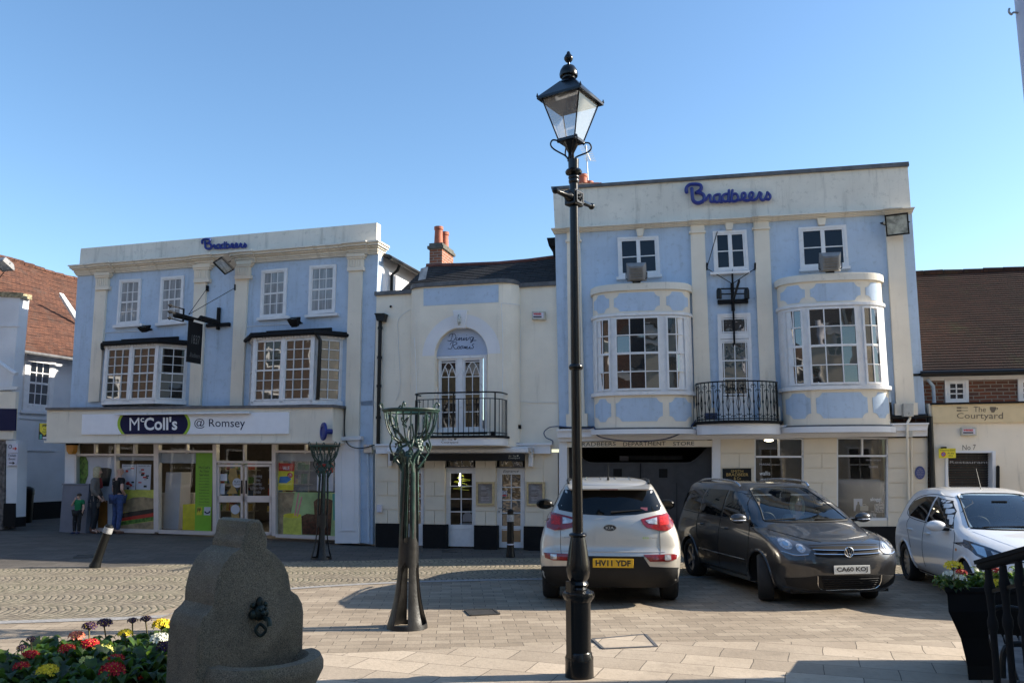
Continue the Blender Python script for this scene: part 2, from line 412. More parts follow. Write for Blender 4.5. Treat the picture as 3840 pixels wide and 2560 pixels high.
WSTUC = wall_mat('white_stucco', (.76, .75, .76), dirt=(.35, .33, .3), damt=.3, streak=.2)
G_DARK = glass_dark('window_glass_dark')
G_SKY = glass_dark('window_glass_blue', (.006, .010, .022), wav=.01); G_SKY.node_tree.nodes['Principled BSDF'].inputs['IOR'].default_value = 1.42; G_SKY.node_tree.nodes['Principled BSDF'].inputs['Specular IOR Level'].default_value = .45
G_NET = glass_dark('window_glass_net', (.34, .35, .36), wav=.01, cvar=(.22, .23, .24)); G_NET.node_tree.nodes['Principled BSDF'].inputs['IOR'].default_value = 1.4; G_NET.node_tree.nodes['Principled BSDF'].inputs['Specular IOR Level'].default_value = .5
G_BAY = glass_dark('window_glass_bay', (.02, .018, .016), wav=.006, wscale=1.6)
G_SHOP = glass_clear('shop_glass', f0=.0, gloss=.38)
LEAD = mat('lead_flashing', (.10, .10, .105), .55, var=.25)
SLATE = brick_mat('slate_roof', (.028, .028, .03), (.05, .049, .05), (.01, .01, .01), .3, .13, .006, saw=True, moss=((.16, .15, .14), 6, .55, .75, .5), bump=.5)
TILE = brick_mat('clay_tiles', (.085, .037, .025), (.155, .066, .039), (.025, .012, .009), .165, .11, .007, saw=True, var2=(.45, .42, .4), moss=((.08, .06, .05), 2.2, .5, .72, .75), bump=.8)
TILED = brick_mat('clay_tiles_dark', (.025, .0105, .0075), (.044, .017, .0115), (.012, .008, .006), .165, .1, .006, saw=True, var2=(.5, .5, .5), moss=((.032, .044, .013), 1.0, .55, .70, .6), bump=.9)
BRICK = brick_mat('red_brick', (.30, .10, .05), (.20, .08, .05), (.30, .27, .23), .225, .075, .01)
BRICKD = brick_mat('red_brick_far', (.22, .075, .04), (.10, .05, .04), (.25, .22, .18), .225, .075, .01)
TERRA = mat('terracotta', (.33, .095, .05), .7, var=.2, bump=.2)
# ================================================================ GROUND
def gsheet(name, poly_fn, x0, x1, y0, y1, step, dz, m):
    mb = MB(); nx = int((x1-x0)/step); ny = int((y1-y0)/step)
    idx = {}
    def vid(i, j):
        if (i, j) not in idx:
            X = x0+(x1-x0)*i/nx; lo, hi = poly_fn(X); Y = lo+(hi-lo)*j/ny
            idx[i, j] = len(mb.v); mb.v.append(Vector((X, Y, gz(X, Y)+dz)))
        return idx[i, j]
    for i in range(nx):
        for j in range(ny): mb.f.append((vid(i, j), vid(i+1, j), vid(i+1, j+1), vid(i, j+1)))
    return mb.build(name, m, fix=False)
PAV = brick_mat('small_pavers', (.275, .222, .165), (.395, .325, .245), (.11, .092, .073), .30, .17, .004, rot=R(4), var2=(.72, .70, .68), vs=.5, bump=.4, wo=.035, spots=.7)
FLAG = brick_mat('large_flagstones', (.36, .295, .225), (.52, .43, .33), (.12, .10, .08), .62, .40, .0045, rot=R(-20), var2=(.72, .70, .68), vs=.6, bump=.4, wo=.045, spots=.7)
SETT = setts_mat('granite_setts')
g = gsheet('ground', lambda X: (-40, 60), -60, 60, -40, 60, 1.0, 0, PAV); g['kind'] = 'structure'
def polyl(pts):
    def f(X):
        if X <= pts[0][0]: return pts[0][1]
        for (a, p), (b, q) in zip(pts, pts[1:]):
            if X <= b: return p+(q-p)*(X-a)/(b-a)
        return pts[-1][1]
    return f
lo_px = [(0, 2328), (350, 2285), (707, 2240), (1095, 2203), (1500, 2180), (2000, 2168), (2590, 2160), (3400, 2150), (3800, 2150)]
hi_px = [(0, 2132), (350, 2125), (707, 2115), (1095, 2105), (1500, 2097), (2000, 2092), (2590, 2085), (3400, 2085), (3800, 2085)]
def arcf(px):
    P = [gpt(*p) for p in px]; P = [(-30, P[0].y-3.5)]+[(p.x, p.y) for p in P]+[(30, P[-1].y)]
    return polyl([(c.x, c.y) for c in cr([(a, b, 0) for a, b in P], 6)])
LOF, HIF = arcf(lo_px), arcf(hi_px)
s_ = gsheet('sett_roadway', lambda X: (LOF(X), HIF(X)), -22, 22, 0, 6, .5, .004, SETT); s_['kind'] = 'structure'
PAVD = brick_mat('shade_darkened_pavers', (.095, .085, .075), (.135, .12, .105), (.035, .033, .03), .42, .28, .006, rot=R(4), var2=(.7, .7, .7), vs=.5, bump=.3)  # pavers by the shops, colour darkened to deepen the building shade
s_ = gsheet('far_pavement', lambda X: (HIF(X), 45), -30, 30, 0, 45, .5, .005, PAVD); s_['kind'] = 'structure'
KERBG = mat('grey_granite_kerb', (.28, .27, .26), .8, var=.2, scale=20, bump=.2)
s_ = gsheet('edge_course', lambda X: (LOF(X)-.2, LOF(X)), -22, 22, 0, .4, .2, .006, KERBG); s_['kind'] = 'structure'
s_ = gsheet('flagstone_paving', lambda X: (-12, 8.35+.55*min(1, max(0, (X+1.8)/3))), -22, 22, -12, 9, .5, .004, FLAG); s_['kind'] = 'structure'
# inspection cover in the flags, drain gullies
def cover(name, label, pix, m, m2):
    P = [gpt(*p) for p in pix]; b = sum(P, Vector())/4; t = thing(name, label, 'cover', b)
    fr = MB()
    for i in range(4):
        a, c = P[i], P[(i+1) % 4]; fr.bar(a+Vector((0, 0, .008)), c+Vector((0, 0, .008)), .03, .012)
    fr.build('frame', m2, t)
    q = [b+(p-b)*.97 for p in P]; MB().hull([v+Vector((0, 0, .001)) for v in q], [v+Vector((0, 0, .009)) for v in q]).build('lid', m, t)
cover('inspection_cover', 'large square inspection cover filled with paving beside the lamp post', [(2222, 2398), (2420, 2380), (2462, 2425), (2262, 2434)], FLAG, LEAD)
IRON = mat('cast_iron', (.035, .033, .03), .6, var=.3, scale=30, bump=.2)
cover('drain_cover', 'small dark drain grate set in the paving left of the silver car', [(1745, 2288), (1850, 2285), (1872, 2303), (1765, 2308)], IRON, IRON)
cover('drain_cover', 'small dark iron cover on the pavement before the stand by the shop', [(1660, 2064), (1710, 2063), (1713, 2070), (1662, 2071)], IRON, IRON)
cover('drain_cover', 'dark iron cover beside the leaning bollard', [(285, 2083), (350, 2081), (345, 2091), (278, 2092)], IRON, IRON)
# raised kerb before the department store and its pavement
RP = dpt(2090, 2050, 18.4); RF = Fac(RP, 11.6)
LP = dpt(800, 2003, 20.9); LF = Fac(LP, 17); MP = dpt(1400, 2040, 19.6); MF = Fac(MP, 15)
mb = MB(); uA = RF.uz(2700, 1700)[0]; uB = RF.uz(3471, 1545)[0]+6
RF.box(mb, uA, uB, -.1, .14, -.3, .55); kb = mb.build('pavement', PAV, axes=RF.ax); kb['kind'] = 'structure'
mb = MB(); RF.box(mb, uA, uB, -.1, .137, .552, .70); kb = mb.build('kerb', KERBG, axes=RF.ax); kb['kind'] = 'structure'

ALU = mat('aluminium_frame', (.60, .57, .56), .35, metal=.3, var=.04)
LAMPM = mat('ceiling_lamp', (1, .9, .7), emit=(1, .86, .6), estr=6, var=0)
# ================================================================ LEFT BUILDING (pale blue, shop below)
F = LF
base = F.pt(0, gz(LP.x, LP.y)); BL = thing('shop_building', 'pale blue two storey corner building with cream pilasters above a wide convenience shopfront', 'building', base)
mb = MB(); F.pp(mb, [(262, 1530), (1397, 1520), (1419, 935), (292, 1020)], -.3, 0); mb.build('wall', BLUE, BL, axes=F.ax)
mb = MB()   # rear wing
u1, z1 = F.uz(1415, 945); u0, _ = F.uz(290, 1020); zq = F.uz(800, 1640)[1]+.06; F.box(mb, u0+.02, u1-.005, zq, z1-.02, -6.2, -.302)
F.box(mb, F.uz(1300, 1900)[0], u1-.005, -.1, zq, -6.2, -.302)
mb.build('side_wall', WSTUC, BL, axes=F.ax)
mb = MB(); uw = u1+.22
mb.hull([F.pt(uw, z1-.10, -.25), F.pt(uw, z1-.10, -2.75), F.pt(u1-1.2, z1+.35, -2.75), F.pt(u1-1.2, z1+.35, -.25)], [F.pt(uw, z1-.02, -.25), F.pt(uw, z1-.02, -2.75), F.pt(u1-1.2, z1+.43, -2.75), F.pt(u1-1.2, z1+.43, -.25)])
mb.build('roof', SLATE, BL, axes=(F.N, F.U))
mb = MB(); mb.tube([F.pt(uw+.05, z1-.12, -.15), F.pt(uw+.05, z1-.14, -2.8)], .055, 8); mb.tube([F.pt(uw+.04, z1-.14, -.75), F.pt(uw-.02, z1-.3, -.75), F.pt(u1+.06, z1-.42, -.72), F.pt(u1+.06, 5.0, -.72)], .04, 8)
mb.build('gutter', BLACKP, BL, smooth=True)
mb = MB(); F.box(mb, u0+.02, u0+4, -.1, z1+1.5, -18, -6.21); mb.build('rear_shade_range', WSTUC, BL, axes=F.ax)  # unseen rear range added, height set to shade the side street wall
# parapet
mb = MB(); F.pp(mb, [(298, 990), (1412, 900), (1413, 835), (303, 932)], -.22, 0); mb.build('parapet', CREAMD, BL, axes=F.ax)
mb = MB()
T0 = F.uz(266, 993, .34); T1 = F.uz(1428, 898, .34); B0 = F.uz(292, 1033, .06); B1 = F.uz(1419, 950, .06)
offs = [(.34, .0, .14), (.28, .14, .36), (.2, .36, .5), (.13, .5, .72), (.09, .72, .86), (.06, .86, 1)]
for o, a, b in offs:
    uA_ = F.uz(292, 1020)[0]-o*.08; uB_ = u1+o*.55
    F.pp(mb, None, -.3-o*.0, o, [(uA_, lerp(T0[1], B0[1], b)), (uB_, lerp(T1[1], B1[1], b)), (uB_, lerp(T1[1], B1[1], a)), (uA_, lerp(T0[1], B0[1], a))])
for xa, xb, yt, yb in ((355, 405, 985, 1025), (725, 783, 953, 998), (878, 938, 940, 985), (1300, 1364, 906, 953)):   # breaks over the pilasters
    for o, a, b in offs:
        qa, qb = F.uz(xa, yt, .3)[0]-o*.3, F.uz(xb, yt, .3)[0]+o*.3; ta = (qa-T0[0])/(T1[0]-T0[0]); tb = (qb-T0[0])/(T1[0]-T0[0])
        zz = lambda t, k: lerp(lerp(T0[1], T1[1], t), lerp(B0[1], B1[1], t), k)
        F.pp(mb, None, o-.01, o+.055, [(qa, zz(ta, b)-.002), (qb, zz(tb, b)-.002), (qb, zz(tb, a)+.002), (qa, zz(ta, a)+.002)])
mb.build('cornice', CREAMD, BL, axes=F.ax)
for cap, sh in ((((358, 404), (1021, 1086)), ((358, 1060), (399, 1057), (370, 1505), (329, 1507))),
                (((727, 781), (990, 1058)), ((729, 1030), (773, 1027), (750, 1520), (707, 1520))),
                (((881, 936), (979, 1045)), ((883, 1020), (929, 1016), (907, 1520), (861, 1520))),
                (((1303, 1360), (950, 1014)), ((1308, 985), (1357, 981), (1345, 1640), (1292, 1640)))):
    mb = MB(); F.pp(mb, [sh[3], sh[2], sh[1], sh[0]], 0, .07)
    (xa, xb), (ya, yb) = cap
    for i, (o, a, b, dx) in enumerate(((.15, 0, .18, 5), (.12, .18, .3, 3), (.085, .3, .8, 0), (.12, .8, 1, 2))):
        F.pp(mb, [(xa-dx, lerp(ya, yb, b)+2), (xb+dx, lerp(ya, yb, b)-2), (xb+dx, lerp(ya, yb, a)-2), (xa-dx, lerp(ya, yb, a)+2)], 0, o)
    for k in range(6):
        x = lerp(xa+5, xb-5, k/5); F.pp(mb, [(x-2, lerp(ya, yb, .78)), (x+2, lerp(ya, yb, .78)), (x+2, lerp(ya, yb, .34)), (x-2, lerp(ya, yb, .34))], 0, .1)
    mb.build('pilaster', CREAM, BL, axes=F.ax)
for pix, sill in (([(447, 1049), (529, 1044), (520, 1213), (435, 1220)], [(421, 1229), (531, 1221), (532, 1211), (422, 1219)]),
                  ([(603, 1039), (690, 1032), (681, 1204), (592, 1213)], [(580, 1222), (690, 1212), (690, 1202), (581, 1211)]),
                  ([(980, 1013), (1076, 1004), (1069, 1186), (973, 1194)], [(961, 1201), (1079, 1193), (1079, 1182), (962, 1191)]),
                  ([(1160, 996), (1260, 990), (1254, 1170), (1154, 1179)], [(1141, 1190), (1264, 1182), (1264, 1172), (1142, 1180)])):
    window(F, BL, pix, 3, 4, WHITE, G_NET, sill=sill, mid=2, frame=.06, inner=.032, mun=.02)
# bay windows
def bay(xl, xr, xs, ytl, ytr, yb, roofx, roofy, g1):
    cu0, zt = F.uz(xl, ytl, .55); cu1, zt1 = F.uz(xr, ytr, .55); zb = F.uz(xl, yb, .55)[1]; ws = .46
    A = F.pt(cu0, 0, .55); B = F.pt(cu1, 0, .55); Cc = F.pt(cu1+ws, 0, 0); D = F.pt(cu0-ws, 0, 0)
    z0, z2 = zb-.02, (zt+zt1)/2
    mb = MB(); mb.hull([Vector((p.x, p.y, z0)) for p in (D, A, B, Cc)], [Vector((p.x, p.y, z2)) for p in (D, A, B, Cc)])
    bw = mb.build('bay_window', WHITE, BL, axes=F.ax)
    mb = MB(); ov = .12; hh = [F.pt(cu0-ws-ov*1.6, 0, -.0), F.pt(cu0-ov*.6, 0, .55+ov), F.pt(cu1+ov*.6, 0, .55+ov), F.pt(cu1+ws+ov*1.6, 0, 0)]
    mb.hull([p+Vector((0, 0, z2+.06)) for p in hh], [p+Vector((0, 0, z2+.15)) for p in hh])
    F.box(mb, cu0-.05, cu1+.15, z2+.15, z2+.29, -.01, .05)
    mb.tube([p+Vector((0, 0, z2+.07)) for p in [hh[0]+F.N*.04]+hh[1:]], .05, 8)
    mb.build('bay_roof', BLACKM, bw, axes=F.ax)
    for P, Q in ((A, B), (B, Cc), (D, A)):
        mb = MB(); G = Fac(P, Q=Q); L_ = (Q-P).length
        G.box(mb, -.02, L_+.02, z2-.02, z2+.06, -.02, .05)
        n = int(L_/.085)
        for i in range(n): G.box(mb, L_*(i+.3)/n, L_*(i+.75)/n, z2-.005, z2+.05, .05, .085)
        mb.build('bay_cornice', WHITE, bw, axes=F.ax); mb = MB(); G.box(mb, -.02, L_+.02, z0-.05, z0+.05, -.02, .05); mb.build('bay_sill', WHITE, bw, axes=F.ax)
    def sash(G, a, b, cols):
        q = [(a, z2-.05), (b, z2-.05), (b, z0+.07), (a, z0+.07)]; mb = MB()
        grid_bars(G, mb, q, cols, 6, .016, 0, .035, edge=.032, mid=3)
        w = mb.build('sash', WHITE, bw, axes=G.ax)
        MB().quad(*[G.pt(u, z, .008) for u, z in q]).build('pane', g1, w, axes=G.ax, fix=False)
    G = Fac(A, Q=B); L_ = (B-A).length
    G.box(mbp := MB(), L_*.5-.045, L_*.5+.045, z0, z2-.02, 0, .05); G.box(mbp, -.03, .05, z0, z2, 0, .05); G.box(mbp, L_-.05, L_+.03, z0, z2, 0, .05); mbp.build('mullion', WHITE, bw, axes=G.ax)
    sash(G, .05, L_*.5-.045, 3); sash(G, L_*.5+.045, L_-.05, 3)
    for P, Q in ((B, Cc), (D, A)):
        G2 = Fac(P, Q=Q); l2 = (Q-P).length; sash(G2, .06, l2-.06, 2)
    return F.pt(cu1+.06, z2, .62), z0
p1, zz0 = bay(404, 596, 683, 1300, 1296, 1507, None, None, G_BAY)
p2, _ = bay(959, 1180, 1272, 1270, 1264, 1510, None, None, G_BAY)
mb = MB()
mb.tube([p2+Vector((0, 0, .08)), p2+F.U*.1-F.N*.05+Vector((0, 0, -.1)), p2+F.U*.1-F.N*.05+Vector((0, 0, -.95)), F.pt((p2-LP).dot(F.U)+.05, zz0-.05, .5)], .045, 8); mb.build('drainpipe', BLACKP, BL, smooth=True)
mb = MB(); mb.tube([F.px(392, 1293, .3), F.px(402, 1312, .12), F.px(402, 1340, .12), F.px(388, 1518, .12)], .045, 8); mb.build('drainpipe', BLACKP, BL, smooth=True)
# fascia box over the shopfront
mb = MB(); F.pp(mb, [(174, 1652), (1247, 1653), (1247, 1524), (176, 1535)], .0, .57); mb.build('fascia', CREAM, BL, axes=F.ax)
mb = MB(); F.pp(mb, [(170, 1537), (1254, 1526), (1254, 1516), (170, 1528)], -.02, .64); mb.build('fascia_flashing', LEAD, BL, axes=F.ax)
mb = MB(); F.pp(mb, [(165, 1660), (1254, 1661), (1254, 1652), (165, 1651)], .0, .62); mb.build('fascia_trim', CREAM, BL, axes=F.ax)
SIGNW = mat('sign_white', (.84, .84, .87), .4, var=.02); NAVY = mat('sign_navy', (.008, .010, .05), .6, var=0, spec=.2); LIME = mat('sign_lime', (.33, .52, .03), .4, var=0)
SWHITE = mat('letter_white', (.85, .85, .85), .5, var=0)
mb = MB(); F.pp(mb, [(305, 1628), (1081, 1626), (1083, 1544), (308, 1553)], .57, .61); sg = mb.build('sign_board', SIGNW, BL, axes=F.ax)
def lens(x0, x1, ya, yb, bul, o0, o1, m, name, par):
    mb = MB(); L_ = []; n = 10
    for i in range(n+1): t = i/n; L_.append((x1+bul*(1-(2*t-1)**2)-bul, lerp(yb, ya, t)))
    for i in range(n+1): t = i/n; L_.append((x0-bul*(1-(2*t-1)**2)+bul, lerp(ya, yb, t)))
    F.pp(mb, L_, o0, o1); return mb.build(name, m, par, axes=F.ax)
lens(440, 714, 1550, 1627, 16, .61, .614, LIME, 'sign_oval_rim', sg); lens(450, 704, 1550, 1627, 18, .61, .618, NAVY, 'sign_oval', sg)
ftext(F, sg, "M", [(486, 1566), (523, 1565), (523, 1613), (486, 1614)], .618, SWHITE)
ftext(F, sg, "c", [(527, 1566), (541, 1566), (541, 1582), (527, 1582)], .618, SWHITE, bold=.02)
ftext(F, sg, "Coll's", [(541, 1563), (665, 1562), (665, 1612), (541, 1613)], .618, SWHITE, bold=.025)
ftext(F, sg, "@ Romsey", [(729, 1569), (919, 1567), (919, 1612), (729, 1606)], .61, NAVY)
mb = MB(); F.pp(mb, [(428, 1556), (930, 1550), (930, 1543), (428, 1549)], .57, .74); mb.build('sign_trough_light', WHITE, BL, axes=F.ax, bevel=.01)
# small round blue plate hung in front of the fascia
RB = mat('royal_blue', (.012, .026, .20), .4, var=.1)
p = F.px(1214, 1617, .8); t = thing('wall_bell', 'round dark blue disc fixed on the corner of the shop fascia', 'disc', p)
Md = Matrix((F.U, F.N, (0, 0, 1))).transposed() @ Matrix.Rotation(R(90), 3, 'X')
ax1 = (F.N+F.U*-.9).normalized(); q3 = ax1.to_track_quat('Z', 'Y').to_matrix()
mb = MB(); mb.lathe([(.0, -.02), (.2, -.02), (.21, 0), (.2, .03), (.12, .04), (.1, .02), (0, .02)], p, 28, q3); mb.build('disc', RB, t, smooth=True)
mb = MB(); mb.lathe([(0, -.2), (.06, -.2), (.06, -.02), (0, -.02)], p, 12, q3); mb.build('bracket', RB, t, smooth=True)
# shopfront
zs = lambda x, y, o=0: F.uz(x, y, o)[1]
fl = gz(LP.x, LP.y)
mb = MB(); F.pp(mb, [(240, 1975), (280, 1978), (284, 1655), (244, 1655)], -.4, .02)
mb.build('pier', WSTUC, BL, axes=F.ax)
mb = MB(); F.pp(mb, [(1256, 2036), (1345, 2036), (1345, 1648), (1256, 1650)], -.4, .1); F.pp(mb, [(1250, 1652), (1352, 1648), (1354, 1634), (1248, 1638)], -.2, .16)
for a, b, c, d in ((1276, 1330, 1680, 1684), (1276, 1330, 1985, 1990), (1276, 1280, 1684, 1985), (1326, 1330, 1684, 1985)): F.pr(mb, a, b, c, d, .1, .12)
mb.build('pier', WSTUC, BL, axes=F.ax)
mb = MB(); F.pp(mb, [(1345, 2032), (1397, 2040), (1399, 1500), (1345, 1505)], -.3, 0); mb.build('wall', BLUE, BL, axes=F.ax)
fr = MB(); yb = lambda x: lerp(1984, 2016, (x-284)/(1260-284))
def post(x0, x1, o=.03): F.pp(fr, [(x0, yb(x0)), (x1, yb(x1)), (x1, 1656), (x0, 1656)], -.1, o)
def rail(x0, x1, y0, y1, y2, y3, o=.02): F.pp(fr, [(x0, y1), (x1, y3), (x1, y2), (x0, y0)], -.08, o)
for a, b in ((279, 286), (429, 435), (576, 594), (797, 811), (1019, 1033), (1256, 1264)): post(a, b)
for a, b in ((352, 358), (500, 507), (697, 701), (1142, 1147)): F.pp(fr, [(a, 1700), (b, 1700), (b, 1658), (a, 1658)], -.08, .02)
rail(284, 580, 1700, 1708, 1701, 1709); rail(594, 799, 1687, 1696, 1688, 1697); rail(1031, 1260, 1688, 1696, 1688, 1698); rail(811, 1020, 1727, 1735, 1729, 1738); rail(284, 1260, 1656, 1663, 1657, 1666)
rail(284, 580, 1976, 1990, 1985, 1999); rail(594, 800, 1985, 1999, 1992, 2006); rail(1033, 1260, 2002, 2014, 2010, 2024)
F.pp(fr, [(911, 1735), (917, 1735), (917, 1662), (911, 1662)], -.08, .02)
fr.build('shopfront_frame', ALU, BL, axes=F.ax)
for nm, x0, x1, hx in (('shop_door', 813, 910, 905), ('shop_door', 917, 1018, 922)):
    d = MB(); ya, yc = 1740, yb((x0+x1)/2)-1
    for r_ in ((x0, x0+8, ya, yc), (x1-8, x1, ya, yc), (x0, x1, ya, ya+9), (x0, x1, yc-12, yc), (x0, x1, 1858, 1882)): F.pr(d, *r_, -.06, .0)
    do = d.build(nm, ALU, BL, axes=F.ax)
    MB().quad(*[F.px(x, y, -.04) for x, y in ((x0+4, ya+4), (x1-4, ya+4), (x1-4, yc-6), (x0+4, yc-6))]).build('pane', G_SHOP, do, axes=F.ax, fix=False)
    h = MB(); F.pr(h, hx-2, hx+2, 1800, 1850, .0, .03); h.build('handle', BLACKP, do, axes=F.ax)
for x0, x1, y0, y1 in ((284, 432, 1660, 1983), (433, 578, 1660, 1986), (594, 800, 1660, 1990), (809, 1022, 1660, 1732), (1031, 1260, 1660, 2008)):
    MB().quad(*[F.px(x, y, -.05) for x, y in ((x0, y0), (x1, y0), (x1, y1), (x0, y1))]).build('shop_window', G_SHOP, BL, axes=F.ax, fix=False)
# interior
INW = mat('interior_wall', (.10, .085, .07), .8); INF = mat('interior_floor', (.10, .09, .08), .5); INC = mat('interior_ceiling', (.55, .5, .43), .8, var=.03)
ua, ub = F.uz(286, 1800)[0], F.uz(1256, 1800)[0]; zc = F.uz(800, 1640)[1]
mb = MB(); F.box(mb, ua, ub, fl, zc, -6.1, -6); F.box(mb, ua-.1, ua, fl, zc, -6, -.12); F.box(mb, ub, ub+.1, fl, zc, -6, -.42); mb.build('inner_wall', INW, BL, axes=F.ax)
mb = MB(); F.box(mb, ua, ub, fl-.05, fl+.01, -6, -.1); mb.build('inner_floor', INF, BL, axes=F.ax)
mb = MB(); F.box(mb, ua, ub, zc, zc+.05, -6, -.0); mb.build('inner_ceiling', INC, BL, axes=F.ax)
for u, o in ((2.2, -1.6), (4.1, -1.3), (5.6, -1.5), (7.4, -1.3), (3.1, -3.4), (5.2, -3.6), (6.8, -3.2)):
    mb = MB(); F.box(mb, ua+u-.28, ua+u+.28, zc-.04, zc-.005, o-.09, o+.09); mb.build('ceiling_lamp', LAMPM, BL, axes=F.ax)
SHC = [mat('goods_%d' % i, c, .6, var=.5, scale=40) for i, c in enumerate([(.25, .05, .03), (.3, .22, .05), (.05, .1, .2), (.3, .3, .28), (.06, .15, .05)])]
SHB = mat('shelf_metal', (.25, .24, .22), .5)
sh = MB(); 
for uu in (1.6, 3.4, 5.4, 7.0):
    for zz in (.4, .8, 1.2, 1.6): F.box(sh, ua+uu, ua+uu+1.2, fl+zz, fl+zz+.03, -4.2, -3.7)
    F.box(sh, ua+uu, ua+uu+1.2, fl, fl+1.9, -4.0, -3.95)
sh.build('shelving', SHB, BL, axes=F.ax)
goods = [MB() for _ in SHC]
for uu in (1.6, 3.4, 5.4, 7.0):
    for zz in (.43, .83, 1.23, 1.63):
        x = 0
        while x < 1.1:
            w = random.uniform(.06, .14); F.box(random.choice(goods), ua+uu+x, ua+uu+x+w*.9, fl+zz, fl+zz+random.uniform(.14, .3), -3.95, -3.72); x += w
for gmb, gm in zip(goods, SHC): gmb.build('goods', gm, BL, axes=F.ax)
mb = MB()
F.box(mb, *[F.uz(x, 1800, -2)[0] for x in (612, 735)], fl, fl+1.0, -2.3, -1.9); mb.build('counter', mat('counter_white', (.6, .6, .66), .4), BL, axes=F.ax)
# posters and panels just inside the glass
def flat(name, pix, m, o=-.09, par=None, d=.004):
    mb = MB(); F.pp(mb, pix, o-d, o); return mb.build(name, m, par or BL, axes=F.ax)
PG = mat('panel_grey', (.42, .41, .44), .5, var=.03); PWH = mat('poster_white', (.62, .60, .68), .5, var=.02)
PGR = mat('panel_green', (.24, .50, .03), .5, var=.05); PY = mat('poster_yellow', (.75, .62, .03), .5, var=.1); PRD = mat('poster_red', (.55, .03, .02), .5, var=.1)
POR = mat('poster_orange', (.30, .11, .02), .5); PBR = mat('poster_bread', (.38, .26, .15), .6, var=.35, scale=5); PDK = mat('poster_dark', (.03, .02, .018), .6, var=.3)
PTX = mat('print_black', (.02, .02, .02), .6, var=0); PGL = mat('poster_lettuce', (.10, .20, .03), .6, var=.6, scale=12); PPK = mat('poster_pink', (.75, .25, .3), .5); PBL = mat('poster_blue', (.05, .2, .5), .5)
PTQ = mat('poster_teal', (.06, .35, .30), .5); PCOL = mat('poster_cola', (.07, .02, .012), .3, var=.5, scale=15); PJ = mat('poster_juice', (.62, .58, .10), .4, var=.15, scale=8); PGY2 = mat('poster_green_bg', (.38, .50, .22), .5, var=.25, scale=2)
flat('panel', [(286, 1980), (430, 1984), (430, 1710), (286, 1709)], PWH, -.1)
flat('panel_bottle', [(289, 1817), (318, 1817), (330, 1780), (330, 1730), (322, 1712), (302, 1710), (293, 1730), (289, 1780)], PGL, -.09)
flat('panel', [(367, 1980), (403, 1982), (403, 1876), (367, 1878)], POR, -.085)
flat('cup_picture', [(378, 1822), (408, 1822), (418, 1765), (417, 1757), (405, 1753), (380, 1753), (368, 1757), (367, 1765)], PTX, -.085)
flat('blind', [(434, 1725), (576, 1725), (576, 1711), (434, 1710)], PG, -.07); flat('blind', [(598, 1735), (734, 1736), (734, 1698), (598, 1697)], PG, -.07)
for x0, x1 in ((458, 511), (513, 567)):
    nb = flat('notice_sheet', [(x0-3, 1834), (x1-4, 1836), (x1, 1741), (x0, 1740)], PWH, -.07)
    ftext(F, nb, 'customer ads', [(x0+5, 1743), (x1-6, 1743), (x1-6, 1748), (x0+5, 1748)], -.07, PTX)
    cards = [MB(), MB(), MB()]
    for k in range(12):
        cx = random.uniform(x0+4, x1-16); cy = random.uniform(1753, 1825); F.pr(random.choice(cards), cx, cx+random.uniform(8, 14), cy, cy+random.uniform(4, 9), -.07, -.066)
    for cm, mm in zip(cards, (PG, PRD, PTX)): cm.build('card', mm, nb, axes=F.ax)
flat('food_poster', [(434, 1984), (578, 1988), (578, 1836), (434, 1834)], PJ, -.085)
for nm, pl, m_ in (('poster_bread', [(434, 1922), (578, 1912), (578, 1868), (540, 1862), (500, 1864), (470, 1876), (434, 1886)], PBR),
                   ('poster_filling', [(434, 1926), (578, 1905), (578, 1922), (434, 1945)], PDK), ('poster_tomato', [(440, 1944), (578, 1920), (578, 1936), (440, 1955)], PRD),
                   ('poster_lettuce', [(434, 1958), (578, 1934), (578, 1950), (434, 1972)], PGL), ('poster_bread', [(434, 1984), (578, 1988), (578, 1952), (434, 1972)], PBR)):
    flat(nm, pl, m_, -.083+.001*(nm != 'poster_bread'), d=.001)
gp = flat('service_panel', [(730, 1988), (791, 1990), (799, 1695), (735, 1696)], PGR, -.07)
for s_t, y0, y1, x0, x1 in (("McColl's", 1747, 1757, 746, 788), ('At Your', 1761, 1770, 749, 785), ('Service', 1774, 1784, 748, 784)): ftext(F, gp, s_t, [(x0, y0), (x1, y0), (x1, y1), (x0, y1)], -.07, PTX)
for i, s_t in enumerate(('Groceries', 'News & Mags', 'Beers & Wines', 'Crisps & Snacks', 'Tobacco', 'Soft Drinks', 'Confectionery', 'Mobile Top Up', 'Home News', 'Delivery')):
    ftext(F, gp, s_t, [(747, 1790+i*11), (784, 1790+i*11), (784, 1795+i*11), (747, 1795+i*11)], -.07, PTX)
pq = flat('sticker', [(737, 1930), (756, 1930), (758, 1901), (739, 1901)], PY, -.065, gp); ftext(F, pq, 'PP', [(741, 1904), (755, 1904), (754, 1919), (740, 1919)], -.065, PTX, bold=.03)
pq = flat('sticker', [(764, 1930), (788, 1931), (790, 1900), (766, 1900)], PWH, -.065, gp)
ar = MB()
for k in range(9):
    a = R(200+k*18); x, y = 777+9*math.cos(a), 1915-8*math.sin(a); F.pr(ar, x-2, x+2, y-2, y+2, -.066, -.06)
ar.build('emblem', NAVY, pq, axes=F.ax)
flat('lottery_stand', [(684, 1985), (730, 1987), (730, 1890), (686, 1890)], PY, -.4, d=.3); flat('display_stand', [(611, 1982), (668, 1984), (680, 1770), (623, 1770)], PWH, -.6, d=.4)
dr = []
flat('door_notice', [(819, 1802), (852, 1802), (852, 1776), (819, 1776)], PWH, -.06); flat('door_notice', [(817, 1851), (842, 1852), (843, 1812), (818, 1812)], PWH, -.06)
